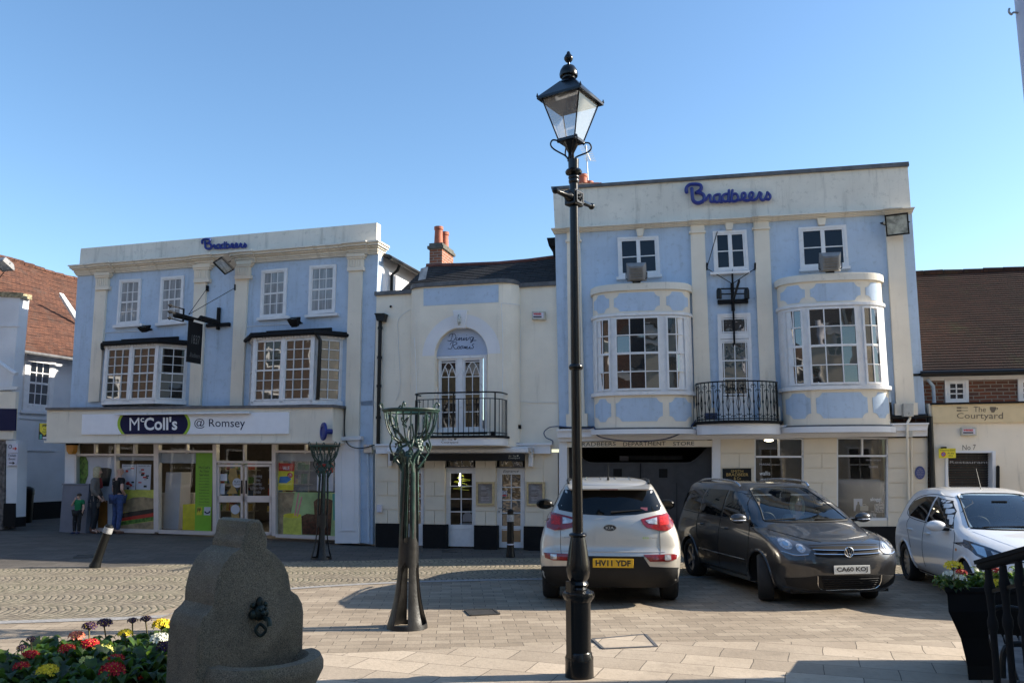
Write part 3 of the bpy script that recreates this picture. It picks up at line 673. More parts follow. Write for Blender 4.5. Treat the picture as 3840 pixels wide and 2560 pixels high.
def disc(name, cx, cy, rx, ry, m_, o, par=None, d=.003):
    return flat(name, [(cx+rx*math.cos(k*math.pi/12), cy-ry*math.sin(k*math.pi/12)) for k in range(24)], m_, o, par, d)
WOODP = mat('panel_orange_wood', (.40, .24, .08), .5, var=.2)
flat('play_board', [(850, 1850), (890, 1850), (880, 1825), (892, 1790), (884, 1755), (862, 1755), (855, 1790), (866, 1825)], WOODP, -.07); flat('play_board', [(855, 1965), (905, 1965), (895, 1930), (900, 1895), (862, 1890), (868, 1930)], WOODP, -.07)
pn = disc('play_sign', 889, 1810, 17, 18, PWH, -.06); ftext(F, pn, 'PLAY\nNOW', [(877, 1801), (902, 1801), (902, 1820), (877, 1820)], -.06, PTX); disc('play_sign', 882, 1909, 17, 18, PWH, -.06)
ftext(F, BL, 'Opening\nTimes\nMon-Sat\n6.30am-10pm\nSunday', [(938, 1778), (992, 1778), (992, 1852), (938, 1852)], -.045, PG)
# right window: blind, price posters, drinks picture
flat('drinks_poster', [(1030, 2002), (1256, 2009), (1257, 1846), (1032, 1843)], PGY2, -.085)
flat('poster_shade', [(1030, 2002), (1120, 2005), (1090, 1930), (1105, 1846), (1032, 1844)], PBR, -.084, d=.001)
flat('juice_glass', [(1062, 2001), (1130, 2004), (1131, 1940), (1118, 1928), (1085, 1925), (1062, 1937)], PJ, -.082, d=.001); disc('juice_top', 1096, 1932, 34, 9, PY, -.081, d=.001)
flat('cola_glass', [(1133, 2003), (1200, 2005), (1200, 1940), (1185, 1928), (1150, 1925), (1130, 1935)], PCOL, -.082, d=.001); flat('cola_glass', [(1184, 2004), (1240, 2006), (1247, 1875), (1230, 1868), (1190, 1868), (1176, 1880)], PCOL, -.0825, d=.001)
flat('straw', [(1103, 1932), (1108, 1932), (1122, 1848), (1117, 1848)], PPK, -.08, d=.001); flat('straw', [(1112, 1935), (1117, 1935), (1134, 1862), (1129, 1862)], PPK, -.08, d=.001); flat('poster_teal', [(1250, 1950), (1257, 1950), (1257, 1850), (1246, 1850)], PTQ, -.08, d=.001)
flat('blind', [(1032, 1728), (1258, 1730), (1258, 1698), (1032, 1698)], PG, -.1)
bl = MB()
for k in range(26): y = 1732+k*4.2; F.pr(bl, 1036, 1256, y, y+1.6, -.12, -.105)
bl.build('blind_slats', PG, BL, axes=F.ax)
pv = flat('price_poster', [(1042, 1836), (1100, 1837), (1104, 1737), (1045, 1735)], PY, -.085)
flat('price_poster_head', [(1045, 1765), (1102, 1766), (1104, 1737), (1045, 1735)], PRD, -.081, pv); ftext(F, pv, 'VALUE', [(1060, 1747), (1086, 1747), (1086, 1761), (1060, 1761)], -.08, PWH, bold=.02)
disc('price_badge', 1087, 1781, 10, 10, PRD, -.08, pv); ftext(F, pv, '£9', [(1082, 1776), (1093, 1776), (1093, 1787), (1082, 1787)], -.078, PWH); flat('poster_picture', [(1045, 1810), (1075, 1810), (1092, 1796), (1082, 1785), (1050, 1786)], PBL, -.08, pv)
pv = flat('price_poster', [(1188, 1840), (1250, 1841), (1250, 1770), (1190, 1770)], PWH, -.085); flat('price_poster_head', [(1188, 1772), (1248, 1772), (1248, 1738), (1190, 1738)], PRD, -.081, pv); ftext(F, pv, '£2.00', [(1200, 1757), (1240, 1757), (1240, 1770), (1200, 1770)], -.08, PWH)
# script lettering: one traced stroke set, used on both parapets and the hanging sign
SCR = [[(215, 375), (205, 330), (215, 270), (270, 215), (350, 195), (450, 195), (530, 215), (555, 260), (545, 315), (495, 360), (440, 390)], [(440, 390), (530, 400), (600, 440), (625, 510), (600, 580), (540, 615), (470, 630), (400, 605), (360, 550), (345, 440), (335, 300)],
       [(600, 580), (650, 560), (700, 500), (735, 445), (770, 470), (765, 540), (780, 600), (830, 600), (880, 600)], [(985, 430), (925, 435), (860, 470), (850, 540), (890, 600), (950, 600), (985, 540), (985, 440)], [(985, 540), (1000, 600), (1040, 600)],
       [(1180, 420), (1110, 425), (1050, 470), (1045, 540), (1090, 590), (1150, 590), (1190, 550)], [(1200, 335), (1190, 450), (1190, 585), (1240, 585)], [(1280, 335), (1262, 450), (1262, 570), (1320, 590), (1385, 570), (1410, 510), (1385, 440), (1340, 415), (1285, 440)],
       [(1385, 560), (1450, 560), (1540, 530), (1585, 460), (1560, 400), (1510, 410), (1495, 470), (1520, 545), (1600, 575), (1680, 560), (1740, 500), (1765, 430), (1730, 385), (1685, 410), (1675, 480), (1710, 550), (1780, 560), (1850, 520), (1890, 430), (1905, 385)],
       [(1905, 385), (1950, 420), (1930, 500), (1955, 555), (2020, 550), (2070, 460), (2088, 385)], [(2088, 385), (2140, 440), (2155, 500), (2120, 545), (2060, 540)]]
def script_sign(root, fn, rad, m, name='lettering', strokes=SCR, sq=1):
    mb = MB(); rad0 = rad
    for si, st in enumerate(strokes):
        rad = rad0*(1 if si < 2 or strokes is not SCR else .76)
        pts = cr([(a, b, 0) for a, b in st], 5); mb.tube([fn(p.x, p.y) for p in pts], rad, 6)
        for e in (pts[0], pts[-1]): mb.ball(fn(e.x, e.y), rad*1.0, 6, 4)
    return mb.build(name, m, root, smooth=True)
fn = lambda a, b: F.px(740+a*.085, 880+b*.085+(a*.085)*-.0, .06)
t = thing('script_sign', 'small royal blue script shop name along the parapet of the left building', 'sign', F.px(745, 930, .03)); script_sign(t, fn, .031, RB)
# floodlights and other fixtures
STEEL = mat('galvanised_steel', (.45, .45, .44), .4, metal=.7, var=.1); FGREY = mat('floodlight_grey', (.22, .22, .22), .5); LGL = mat('floodlight_glass', (.35, .38, .36), .1, var=.4, scale=8, coat=1)
def floodlight(label, c, face, w, h, d, body=BLACKM, foot=None, group=None):
    "face: direction the glass looks"
    c = Vector(c); t = thing('floodlight', label, 'floodlight', c, group)
    f = Vector(face).normalized(); s = f.cross(Vector((0, 0, 1))).normalized(); u = s.cross(f)
    mb = MB(); mb.hull([c+s*a*w*.36+u*b*h*.36-f*d for a, b in ((-1, -1), (1, -1), (1, 1), (-1, 1))], [c+s*a*w/2+u*b*h/2-f*.02 for a, b in ((-1, -1), (1, -1), (1, 1), (-1, 1))])
    for k in range(5): mb.obox(c-f*d*1.05+u*h*(.28-.14*k), s*w*.3, u*.006, f*.03)
    mb.build('housing', body, t, bevel=.008)
    mb = MB()
    for a, b, ex, ez in ((0, .47, .5, .03), (0, -.47, .5, .03), (.47, 0, .03, .5), (-.47, 0, .03, .5)): mb.obox(c+s*a*w+u*b*h, s*w*ex, u*h*ez, f*.018)
    mb.build('bezel', body, t)
    MB().obox(c-f*.005, s*w*.45, u*h*.45, f*.004).build('lens', LGL, t)
    if foot is not None:
        ft = Vector(foot); mb = MB()
        for a in (-1, 1): mb.tube([c+s*a*w*.53-f*d*.4, c+s*a*w*.53-f*d*.4+(ft-c)*.6, ft+s*a*w*.1], .012, 6)
        mb.obox(ft, s*w*.2, f*.03, u*.012); mb.build('bracket', BLACKM, t)
    return t
dn = lambda FF, a=0, b=-.6, c=.8: FF.U*a+FF.N*c+Vector((0, 0, b))
floodlight('black floodlight with bright glass just under the left parapet', F.px(838, 997, .75), dn(F, -.4, -.8, .55), .66, .42, .2, foot=F.px(856, 1010, .0))
floodlight('small black floodlight above the bay window nearest the alley', F.px(541, 1225, .45), dn(F, 0, .9, .4), .26, .2, .1, foot=F.px(562, 1235, .02))
floodlight('small black floodlight above the bay window beside the drainpipe', F.px(1102, 1195, .45), dn(F, 0, .9, .4), .26, .2, .16, foot=F.px(1122, 1210, .02))
mb = MB()
mb.tube([F.px(392, 1250, .02), F.px(400, 1247, .02), F.px(550, 1240, .02)], .008, 5); mb.tube([F.px(921, 1300, .02), F.px(924, 1224, .02), F.px(1110, 1213, .02)], .008, 5)
mb.tube([F.px(765, 1229, .02), F.px(825, 1226, .02)], .012, 5)
mb.build('wall_cable', WHITE, BL, smooth=True)
# hanging sign on its bracket
q = lambda x, y, o: F.px(620+x*.2105, 1050+y*.2105, o)
t = thing('hanging_sign', 'black hanging sign board reading 1837 on a wrought iron arm with spear points', 'hanging sign', q(960, 800, 0))
w0 = q(960, 830, .04); end = q(60, 520, .0)
arm = MB(); A0 = q(940, 800, .05); dirn = F.N
Aend = A0+F.N*1.0
# find how far the arm reaches so its tip lands where the photo shows it
def arm_pt(o): return A0+F.N*o+Vector((0, 0, .02))
L1 = 1.75; tip = arm_pt(L1)
arm.bar(A0, tip, .035, .05)
arm.bar(A0+F.U*-.35-Vector((0, 0, .0)), A0+F.U*.35, .07, .09); arm.bar(A0-Vector((0, 0, .12)), A0+Vector((0, 0, .45)), .07, .07, up=F.N)
for dz in (.15, 0, -.15):
    s0 = arm_pt(L1-.42)+Vector((0, 0, dz)); e0 = s0+F.N*.45
    arm.bar(s0, e0, .025, .025); arm.tube([e0, e0+F.N*.02, e0+F.N*.12], [.0, .045, .002], 8)
arm.bar(arm_pt(L1-.42)+Vector((0, 0, -.16)), arm_pt(L1-.42)+Vector((0, 0, .16)), .03, .03, up=F.N)
arm.build('arm', BLACKM, t)
wr = MB(); wp = arm_pt(L1-.6)+Vector((0, 0, .05))
wr.tube([wp, F.px(774, 1085, .05)], .008, 6); wr.tube([wp, F.px(880, 1080, .05)], .008, 6); F.pr(wr, 772, 777, 1070, 1090, .0, .07); F.pr(wr, 878, 882, 1066, 1088, 0, .09); wr.build('stay', BLACKM, t)
ts = MB()
for sd in (-1, 1):
    c0 = arm_pt(.25 if sd > 0 else .75)+F.U*.2*sd; c1 = arm_pt(.95 if sd > 0 else 1.4)+F.U*.2*sd; ts.tube([c0, c1], .055, 10)
    ts.tube([arm_pt(.85)+F.U*.02*sd, arm_pt(.85)+F.U*.2*sd+Vector((0, 0, .05))], .012, 6)
ts.build('tube_light', BLACKM, t, smooth=True)
bz = arm_pt(0).z-.08; bd = MB(); bd.hull([arm_pt(.62)+F.U*a+Vector((0, 0, -.1)) for a in (-.02, .02)]+[arm_pt(1.12)+F.U*a+Vector((0, 0, -.1)) for a in (.02, -.02)], [arm_pt(.62)+F.U*a+Vector((0, 0, -1.1)) for a in (-.02, .02)]+[arm_pt(1.12)+F.U*a+Vector((0, 0, -1.1)) for a in (.02, -.02)])
bo = bd.build('board', BLACKM, t)
DIMG = mat('letter_grey', (.10, .10, .10), .6, var=0)
for sd in (1, -1):
    P_, Q_ = (arm_pt(1.12), arm_pt(.62)) if sd > 0 else (arm_pt(.62), arm_pt(1.12))
    G2 = Fac(P_+F.U*.022*sd, Q=Q_+F.U*.022*sd); G2.N = F.U*sd; zt_ = arm_pt(0).z
    ftext(G2, bo, '1837', None, .003, DIMG, uzq=[(.1, zt_-.42), (.4, zt_-.42), (.4, zt_-.64), (.1, zt_-.64)])
    ftext(G2, bo, 'Bradbeers', None, .003, DIMG, uzq=[(.06, zt_-.86), (.44, zt_-.86), (.44, zt_-.97), (.06, zt_-.97)], shear=.4)
# flag sign at the left end of the fascia; alarm box under it; grey cabinet by the window
t = thing('projecting_sign', 'small yellow and black payment sign projecting from the left end of the shop fascia', 'sign', F.px(168, 1610, .5))
flatp = lambda pix, o0, o1, m, nm, par: (lambda mb: (F.pp(mb, pix, o0, o1), mb.build(nm, m, par, axes=F.ax))[1])(MB())
b_ = flatp([(144, 1647), (182, 1648), (184, 1588), (147, 1586)], .52, .56, PTX, 'panel', t)
flatp([(149, 1615), (165, 1632), (183, 1618), (185, 1588), (149, 1586)], .56, .565, PY, 'shield', b_); ftext(F, b_, 'PP', [(160, 1591), (177, 1591), (176, 1602), (160, 1601)], .565, PTX, bold=.03); ftext(F, b_, 'Pay\nPoint', [(160, 1605), (176, 1605), (176, 1622), (160, 1622)], .565, PTX)
flatp([(148, 1645), (157, 1645), (157, 1628), (149, 1628)], .56, .564, PTQ, 'mark', b_); flatp([(160, 1645), (180, 1645), (180, 1637), (160, 1637)], .56, .564, PWH, 'mark', b_)
mb = MB(); F.pr(mb, 183, 192, 1590, 1606, .0, .55); mb.build('bracket', STEEL, t, axes=F.ax)
t = thing('alarm_box', 'yellow and black alarm box on the white pier under the shop fascia', 'alarm', F.px(262, 1685, .1))
mb = MB(); F.pp(mb, [(256, 1702), (268, 1702), (274, 1690), (276, 1665), (247, 1665), (249, 1690)], 0.03, .18); mb.build('box', mat('alarm_yellow', (.6, .25, .02), .4), t, axes=F.ax, bevel=.01)
mb = MB(); F.pp(mb, [(247, 1668), (276, 1668), (276, 1660), (247, 1660)], .03, .2); mb.build('cover', BLACKM, t, axes=F.ax)
CABG = mat('cabinet_grey', (.16, .175, .22), .5, var=.05)
cb_ = F.uz(222, 1985, .25)[0]; cb2 = F.uz(322, 1985, .25)[0]; cz = F.uz(270, 1817, .25)[1]
t = thing('utility_cabinet', 'grey metal cabinet standing at the left end of the shopfront', 'cabinet', F.pt(cb_, gz(-11, 20), .25))
mb = MB(); F.box(mb, cb_, cb2, 0, cz, .05, .25); mb.build('body', CABG, t, axes=F.ax, bevel=.01); mb = MB(); F.box(mb, cb_-.015, cb2+.015, cz, cz+.03, .04, .27); mb.build('lid', CABG, t, axes=F.ax, bevel=.005)
# cables looping between the two buildings
mb = MB(); mb.tube(cr([F.px(1295, 1530, .5), F.px(1292, 1620, .1), F.px(1305, 1665, .15), F.px(1345, 1680, .2), F.px(1390, 1672, .15), F.px(1412, 1664, .12)], 6), .012, 5); tag(mb.build('loose_cable', BLACKM, smooth=True), 'black cable sagging across the blue wall beside the drainpipe', 'cable')
# ================================================================ MIDDLE BUILDING (cream painted brick, restaurant)
F = MF
BM = thing('restaurant_building', 'cream painted brick building with arched french window, iron balcony and slate roof', 'building', F.pt(0, gz(MP.x, MP.y)))
uL = F.uz(1400, 1600)[0]; uR = RF.pt(0, 0); uR = (F.px(2093, 1300)-F.P).dot(F.U)
zt = F.uz(1470, 1106)[1]; zt2 = F.uz(2020, 1074)[1]; zf = F.uz(1700, 1668)[1]
zl = (zt+zt2)/2
cL, cR = F.uz(1543, 1090, .1)[0], F.uz(1946, 1080, .1)[0]; CP, CRR = .45, .42
aL, aR = F.uz(1628, 1450, CP)[0], F.uz(1828, 1450, CP)[0]; zs_ = F.uz(1728, 1330, CP)[1]; ar_ = (aR-aL)/2; am = (aL+aR)/2
zdoor = F.uz(1728, 1628, CP)[1]
mb = MB(); F.pp(mb, None, -.3, 0, [(uL, zf-.1), (cL+.1, zf-.1), (cL+.1, zl), (uL, zl)]); mb.build('wall', CREAMB, BM, axes=F.ax); mb = MB(); F.pp(mb, None, -.3, 0, [(cR-.1, zf-.1), (uR, zf-.1), (uR, zl), (cR-.1, zl)])
mb.build('wall', CREAMB, BM, axes=F.ax)
# centre bay: plan outline with round corners, arch left open
zc0, zc1 = zf-.05, F.uz(1728, 1069, CP)[1]
def bayo(u):
    if u < cL+CRR: d = (cL+CRR-u)/CRR; return CP*math.sqrt(max(0, 1-d*d))
    if u > cR-CRR: d = (u-cR+CRR)/CRR; return CP*math.sqrt(max(0, 1-d*d))
    return CP
mb = MB(); us = [cL+CRR*(1-math.cos(math.pi/2*k/10)) for k in range(11)]+[aL]
def wcol(a, b, z0, z1): mb.hull([F.pt(a, z0, -.1), F.pt(b, z0, -.1), F.pt(b, z0, bayo(b)), F.pt(a, z0, bayo(a))], [F.pt(a, z1, -.1), F.pt(b, z1, -.1), F.pt(b, z1, bayo(b)), F.pt(a, z1, bayo(a))])
for a, b in zip(us, us[1:]): wcol(a, b, zc0, zc1)
us2 = [aR]+[cR-CRR*(1-math.cos(math.pi/2*k/10)) for k in range(10, -1, -1)]
for a, b in zip(us2, us2[1:]): wcol(a, b, zc0, zc1)
N_ = 20
for k in range(N_):
    a0, a1 = math.pi-math.pi*k/N_, math.pi-math.pi*(k+1)/N_; ua_, ub_ = am+ar_*math.cos(a0), am+ar_*math.cos(a1)
    mb.hull([F.pt(ua_, zs_+ar_*math.sin(a0), CP-.25), F.pt(ub_, zs_+ar_*math.sin(a1), CP-.25), F.pt(ub_, zs_+ar_*math.sin(a1), CP), F.pt(ua_, zs_+ar_*math.sin(a0), CP)],
            [F.pt(ua_, zc1, CP-.25), F.pt(ub_, zc1, CP-.25), F.pt(ub_, zc1, CP), F.pt(ua_, zc1, CP)])
F.box(mb, aL, aR, zc0, zdoor, CP-.25, CP-.002)
mb.build('centre_bay', CREAMB, BM, axes=F.ax)
mb = MB(); F.pp(mb, [(1588, 1147), (1869, 1133), (1869, 1067), (1588, 1082)], CP, CP+.008); mb.build('blue_panel', BLUE, BM, axes=F.ax)
mb = MB(); ro = ar_*1.47
for k in range(28):
    a0, a1 = math.pi-math.pi*k/28, math.pi-math.pi*(k+1)/28
    F.pp(mb, None, CP, CP+.006, [(am+r_*math.cos(a_), zs_+r_*math.sin(a_)) for r_, a_ in ((ar_+.01, a0), (ar_+.01, a1), (ro, a1), (ro, a0))])
mb.build('arch_surround', WSTUC, BM, axes=F.ax)
mb = MB(); F.pp(mb, [(1708, 1230), (1742, 1229), (1750, 1162), (1697, 1163)], CP-.1, CP+.07); ks = mb.build('keystone', WSTUC, BM, axes=F.ax, bevel=.01)
mb = MB(); c = F.px(1722, 1198, CP+.09); mb.ball(c, (.045, .05, .14), 10, 8); mb.ball(c+Vector((0, 0, -.02))+F.N*.03, (.03, .04, .09), 8, 6)
mb.build('carving', mat('weathered_stone', (.45, .46, .44), .8, var=.5, scale=25), ks, smooth=True)
TYM = wall_mat('tympanum_blue', (.42, .50, .66), damt=.15, streak=.1)
mb = MB(); F.pp(mb, None, CP-.26, CP-.14, [(am+(ar_-.0)*math.cos(math.pi*k/24), zs_+(ar_)*math.sin(math.pi*k/24)) for k in range(25)]); tp = mb.build('tympanum', TYM, BM, axes=F.ax)
ftxt = [[(250, 445), (300, 445), (330, 400), (315, 368), (270, 370), (250, 400)], [(295, 370), (270, 445), (235, 440)], [(345, 405), (330, 440), (355, 430), (372, 408), (362, 440), (378, 425), (395, 408), (398, 415), (390, 440), (410, 432), (425, 408), (418, 438), (435, 425), (450, 408), (455, 415), (445, 440), (465, 432), (485, 405)],
        [(525, 405), (500, 405), (490, 432), (510, 438), (530, 405), (515, 450), (495, 465), (510, 445), (560, 440)], [(352, 382), (354, 384)], [(452, 380), (454, 382)],
        [(300, 465), (275, 535), (240, 530)], [(265, 490), (280, 465), (330, 460), (340, 480), (300, 498), (320, 535), (345, 530)], [(365, 505), (348, 520), (355, 535), (375, 525), (368, 505)], [(395, 505), (380, 518), (385, 535), (405, 525), (398, 505), (415, 508)],
        [(425, 508), (418, 533), (435, 510), (440, 512), (434, 533), (455, 508), (460, 512), (450, 533), (475, 530), (490, 508), (485, 530), (500, 532)], [(535, 480), (515, 490), (530, 515), (515, 532), (500, 525)]]
script_sign(tp, lambda a, b: F.px(1600+a*.3316, 1130+b*.3316, CP-.135), .0055, NAVY, 'lettering', ftxt)
# gothic french window
o_ = CP-.2
mb = MB(); q = [F.uz(x, y, o_) for x, y in ((1628, 1336), (1828, 1330), (1828, 1618), (1630, 1622))]; grid_bars(F, mb, q, 1, 1, 0, o_-.06, o_+.06, edge=.07)
grid_bars(F, mb, q, 2, 1, .12, o_-.06, o_+.05)
fw = mb.build('french_window', WHITE, BM, axes=F.ax)
for side in (0, 1):
    a, b = (.09, .46) if side == 0 else (.54, .91)
    lq = [bil(q, a, .04), bil(q, b, .04), bil(q, b, .96), bil(q, a, .96)]; mb = MB()
    grid_bars(F, mb, lq, 1, 1, 0, o_-.02, o_+.03, edge=.045)
    for s_ in (.12, .5, .88): F.pp(mb, None, o_-.02, o_+.02, [bil(lq, s_-.018, 1), bil(lq, s_+.018, 1), bil(lq, s_+.018, .0 if s_ != .5 else .26), bil(lq, s_-.018, .0 if s_ != .5 else .26)])
    for t_ in (.05, .26, .51, .76): F.pp(mb, None, o_-.02, o_+.018, [bil(lq, 0, t_+.006), bil(lq, 1, t_+.006), bil(lq, 1, t_-.006), bil(lq, 0, t_-.006)])
    def arc(x0, y0, x1, y1, bulge):
        pts = []
        for k in range(9):
            t_ = k/8; x = lerp(x0, x1, t_); y = lerp(y0, y1, 1-(1-t_)**1.8 if bulge > 0 else t_**1.8)
            u_, z_ = bil(lq, x, y); pts.append(F.pt(u_, z_, o_+.005))
        mb.tube(pts, .011, 4)
    arc(.12, .26, .5, .055, 1); arc(.88, .26, .5, .055, 1); arc(.5, .26, .28, .11, 1); arc(.5, .26, .72, .11, 1)
    mb.build('leaf', WHITE, fw, axes=F.ax)
    MB().quad(*[F.pt(u, z, o_-.0) for u, z in lq]).build('pane', G_BAY, fw, axes=F.ax, fix=False)
# coping and roof
mb = MB()
T = .09
F.box(mb, uL-.03, cL+.02, zl, zl+T, -.3, .07); F.box(mb, cR-.02, uR+.03, zl, zl+T, -.3, .07)
cu = [cL+CRR*(1-math.cos(math.pi/2*k/10)) for k in range(11)]+[cR-CRR*(1-math.cos(math.pi/2*k/10)) for k in range(10, -1, -1)]
for a, b in zip(cu, cu[1:]): mb.hull([F.pt(a, zc1-.0, -.2), F.pt(b, zc1, -.2), F.pt(b, zc1, bayo(b)+.07), F.pt(a, zc1, bayo(a)+.07)], [F.pt(a, zc1+T, -.2), F.pt(b, zc1+T, -.2), F.pt(b, zc1+T, bayo(b)+.07), F.pt(a, zc1+T, bayo(a)+.07)])
mb.build('coping', LEAD, BM, axes=F.ax)
RO = -1.25
rp = [(1600, 998), (1719, 996), (1870, 990), (1980, 980), (2095, 965)]; ev = [(1490, 1103), (1600, 1088), (1800, 1075), (1980, 1066), (2100, 1062)]
mb = MB(); Tn = [F.px(x, y, RO) for x, y in rp]; Bn = [F.px(x, y, -.02) for x, y in ev]
ns = 14
for i in range(4):
    for j in range(ns):
        a, b = j/ns, (j+1)/ns; p = lambda s_, t_: (Bn[i].lerp(Bn[i+1], s_)).lerp(Tn[i].lerp(Tn[i+1], s_), t_)
        mb.quad(p(0, a)+Vector((0, 0, .02)), p(1, a)+Vector((0, 0, .02)), p(1, b), p(0, b))
        mb.quad(p(0, a), p(1, a), p(1, a)+Vector((0, 0, .02)), p(0, a)+Vector((0, 0, .02)))
rf = mb.build('roof', SLATE, BM, axes=F.ax)
mb = MB(); mb.tube([p+Vector((0, 0, .01)) for p in Tn], .06, 6); mb.build('ridge_tiles', mat('ridge_clay', (.16, .06, .045), .8, var=.3), rf)
mb = MB(); mb.quad(*[F.px(x, y, -.3) for x, y in ((1568, 1052), (1596, 1046), (1606, 1000), (1578, 1006))]); mb.build('lead_valley', mat('lead_light', (.35, .36, .38), .45, var=.3), rf, fix=False)
# chimney (rises from the same roof)
ch = MB(); cw, cd = .36, .92; co = -2.3
p0 = F.px(1610, 990, co); u0_ = (p0-F.P).dot(F.U); ztop = F.uz(1632, 930, co)[1]
F.box(ch, u0_, u0_+cw, p0.z-.8, ztop, co-cd, co)
cs = ch.build('chimney', BRICK, rf, axes=F.ax); mb = MB(); F.box(mb, u0_-.05, u0_+cw+.05, ztop-.02, ztop+.06, co-cd-.05, co+.05); F.box(mb, u0_-.01, u0_+cw+.01, ztop+.06, ztop+.14, co-cd-.01, co+.01)
mb.build('chimney_cap', mat('chimney_mortar', (.10, .095, .08), .9, var=.3), rf, axes=F.ax)
for k, (oo, hh) in enumerate(((-.2, .52), (-.68, .5))):
    mb = MB(); c = F.pt(u0_+cw/2, ztop+.12, co+oo); mb.lathe([(.125, 0), (.12, .05), (.105, hh-.1), (.125, hh-.08), (.125, hh), (.1, hh), (.09, .1)], c, 18); mb.build('chimney_pot', TERRA, rf, smooth=True)
# balcony
bz0, bz1 = F.uz(1720, 1669, 1.1)[1], F.uz(1720, 1641, 1.1)[1]; bL, bR = F.uz(1556, 1655, .7)[0], F.uz(1890, 1655, .7)[0]; BO = 1.12
def plan(a, b, o0, o1, r, n=8):
    "half-stadium outline from (a,o0) round the front to (b,o0)"
    L_ = [(a, o0), (a, o1-r)]+[(a+r*(1-math.cos(math.pi/2*k/n)), o1-r+r*math.sin(math.pi/2*k/n)) for k in range(1, n+1)]
    return L_+[(b-r*(1-math.cos(math.pi/2*k/n)), o1-r+r*math.sin(math.pi/2*k/n)) for k in range(n, 0, -1)]+[(b, o1-r), (b, o0)]
pl = plan(bL, bR, .0, BO, .42)
mb = MB(); mb.hull([F.pt(u, bz0, o) for u, o in pl], [F.pt(u, bz1, o) for u, o in pl]); bs = mb.build('balcony_slab', WSTUC, BM, axes=F.ax)
pl2 = plan(bL-.03, bR+.03, .0, BO+.03, .44)
mb = MB(); mb.hull([F.pt(u, bz1, o) for u, o in pl2], [F.pt(u, bz1+.05, o) for u, o in pl2]); mb.build('balcony_edge', BLACKM, bs, axes=F.ax)
GTX = mat('letter_brown', (.13, .10, .07), .5, var=0)
ftext(F, bs, 'The', [(1680, 1643), (1696, 1643), (1696, 1651), (1680, 1651)], BO, GTX); ftext(F, bs, 'Courtyard', [(1655, 1653), (1718, 1653), (1718, 1664), (1655, 1663)], BO, GTX)
def cupfork(F, par, x, y, s, o, m):
    mb = MB(); F.pp(mb, [(x+a*s, y+b*s) for a, b in ((3, 9), (7, 9), (10, 4), (10, 0), (0, 0), (0, 4))], o, o+.004); F.pp(mb, [(x+a*s, y+b*s) for a, b in ((10, 5), (13, 4), (13, 1), (10, 1), (10, 2), (12, 2), (12, 3.5), (10, 4))], o, o+.004); mb.build('cup_mark', m, par, axes=F.ax)
def cutlery(F, par, x, y, s, o, m):
    mb = MB()
    for dy in (0, 5): F.pr(mb, x, x+20*s, y+dy*s, y+(dy+1)*s, o, o+.004); F.pr(mb, x, x+8*s, y+(dy-.6)*s, y+(dy+1.8)*s, o, o+.004)
    mb.build('cutlery_mark', m, par, axes=F.ax)
cupfork(F, bs, 1702, 1642, .85, BO, GTX); cutlery(F, bs, 1657, 1644, .8, BO, GTX)
def railing(F, par, pl, z0, h, gap, posts, name='railing', rr=.011):
    pts = [F.pt(u, 0, o) for u, o in pl]; L_ = [0]
    for a, b in zip(pts, pts[1:]): L_.append(L_[-1]+(b-a).length)
    def at(d):
        for i in range(len(pts)-1):
            if d <= L_[i+1] or i == len(pts)-2: return pts[i].lerp(pts[i+1], (d-L_[i])/(L_[i+1]-L_[i]))
    r_ = MB()
    for zz, w in ((z0+h, .018), (z0+h-.14, .011), (z0+.06, .012)): r_.tube([p+Vector((0, 0, zz)) for p in pts], w, 6)
    n = int(L_[-1]/gap)
    for k in range(n+1):
        p = at(L_[-1]*k/n); thick = k % posts == 0; r_.tube([p+Vector((0, 0, z0)), p+Vector((0, 0, z0+h-(.14 if not thick else 0)))], .018 if thick else rr*.8, 5)
    return r_.build(name, BLACKP, par)
railing(F, BM, plan(bL+.02, bR-.02, .05, BO-.03, .4), bz1+.05, .93, .115, 8)
mb = MB(); F.pr(mb, 1840, 1852, 1617, 1634, BO-.3, BO-.2); mb.build('balcony_lamp', BLACKM, BM)
# ground floor
mb = MB(); F.pp(mb, [(1409, 1700), (2063, 1700), (2063, 1665), (1409, 1669)], 0, .16); F.pp(mb, [(1405, 1671), (2068, 1668), (2068, 1660), (1405, 1664)], 0, .2); mb.build('fascia', WSTUC, BM, axes=F.ax)
gfl = -.15
mb = MB(); F.pp(mb, [(1406, 2050), (1413, 2050), (1413, 1700), (1406, 1700)], -.3, 0)
piers = [(1413, 1493), (1591, 1667), (1783, 1858), (1969, 2092)]
zcr = [1700, 1752, 1806, 1858, 1910, 1961]
for xa, xb in piers:
    base_y = lambda x: lerp(1961, 1974, (x-1400)/640)
    F.pp(mb, [(xa, base_y(xa)), (xb, base_y(xb)), (xb, 1695), (xa, 1695)], -.3, 0)
    for k in range(5):
        f0, f1 = k/5, (k+1)/5; y0a, y1a = lerp(1700, base_y(xa), f0)+1.6, lerp(1700, base_y(xa), f1)-1.6; y0b, y1b = lerp(1700, base_y(xb), f0)+1.6, lerp(1700, base_y(xb), f1)-1.6
        xs = [xa, xb] if (k % 2 or xb-xa > 100) else [xa, (xa+xb)/2-1, (xa+xb)/2+1, xb]
        if xb == 2092: xs = [xa, 2036]
        for i in range(0, len(xs), 2): F.pp(mb, [(xs[i], lerp(y1a, y1b, (xs[i]-xa)/(xb-xa))), (xs[i+1], lerp(y1a, y1b, (xs[i+1]-xa)/(xb-xa))), (xs[i+1], lerp(y0a, y0b, (xs[i+1]-xa)/(xb-xa))), (xs[i], lerp(y0a, y0b, (xs[i]-xa)/(xb-xa)))], 0, .025)
mb.build('ground_floor_wall', CREAMG, BM, axes=F.ax)
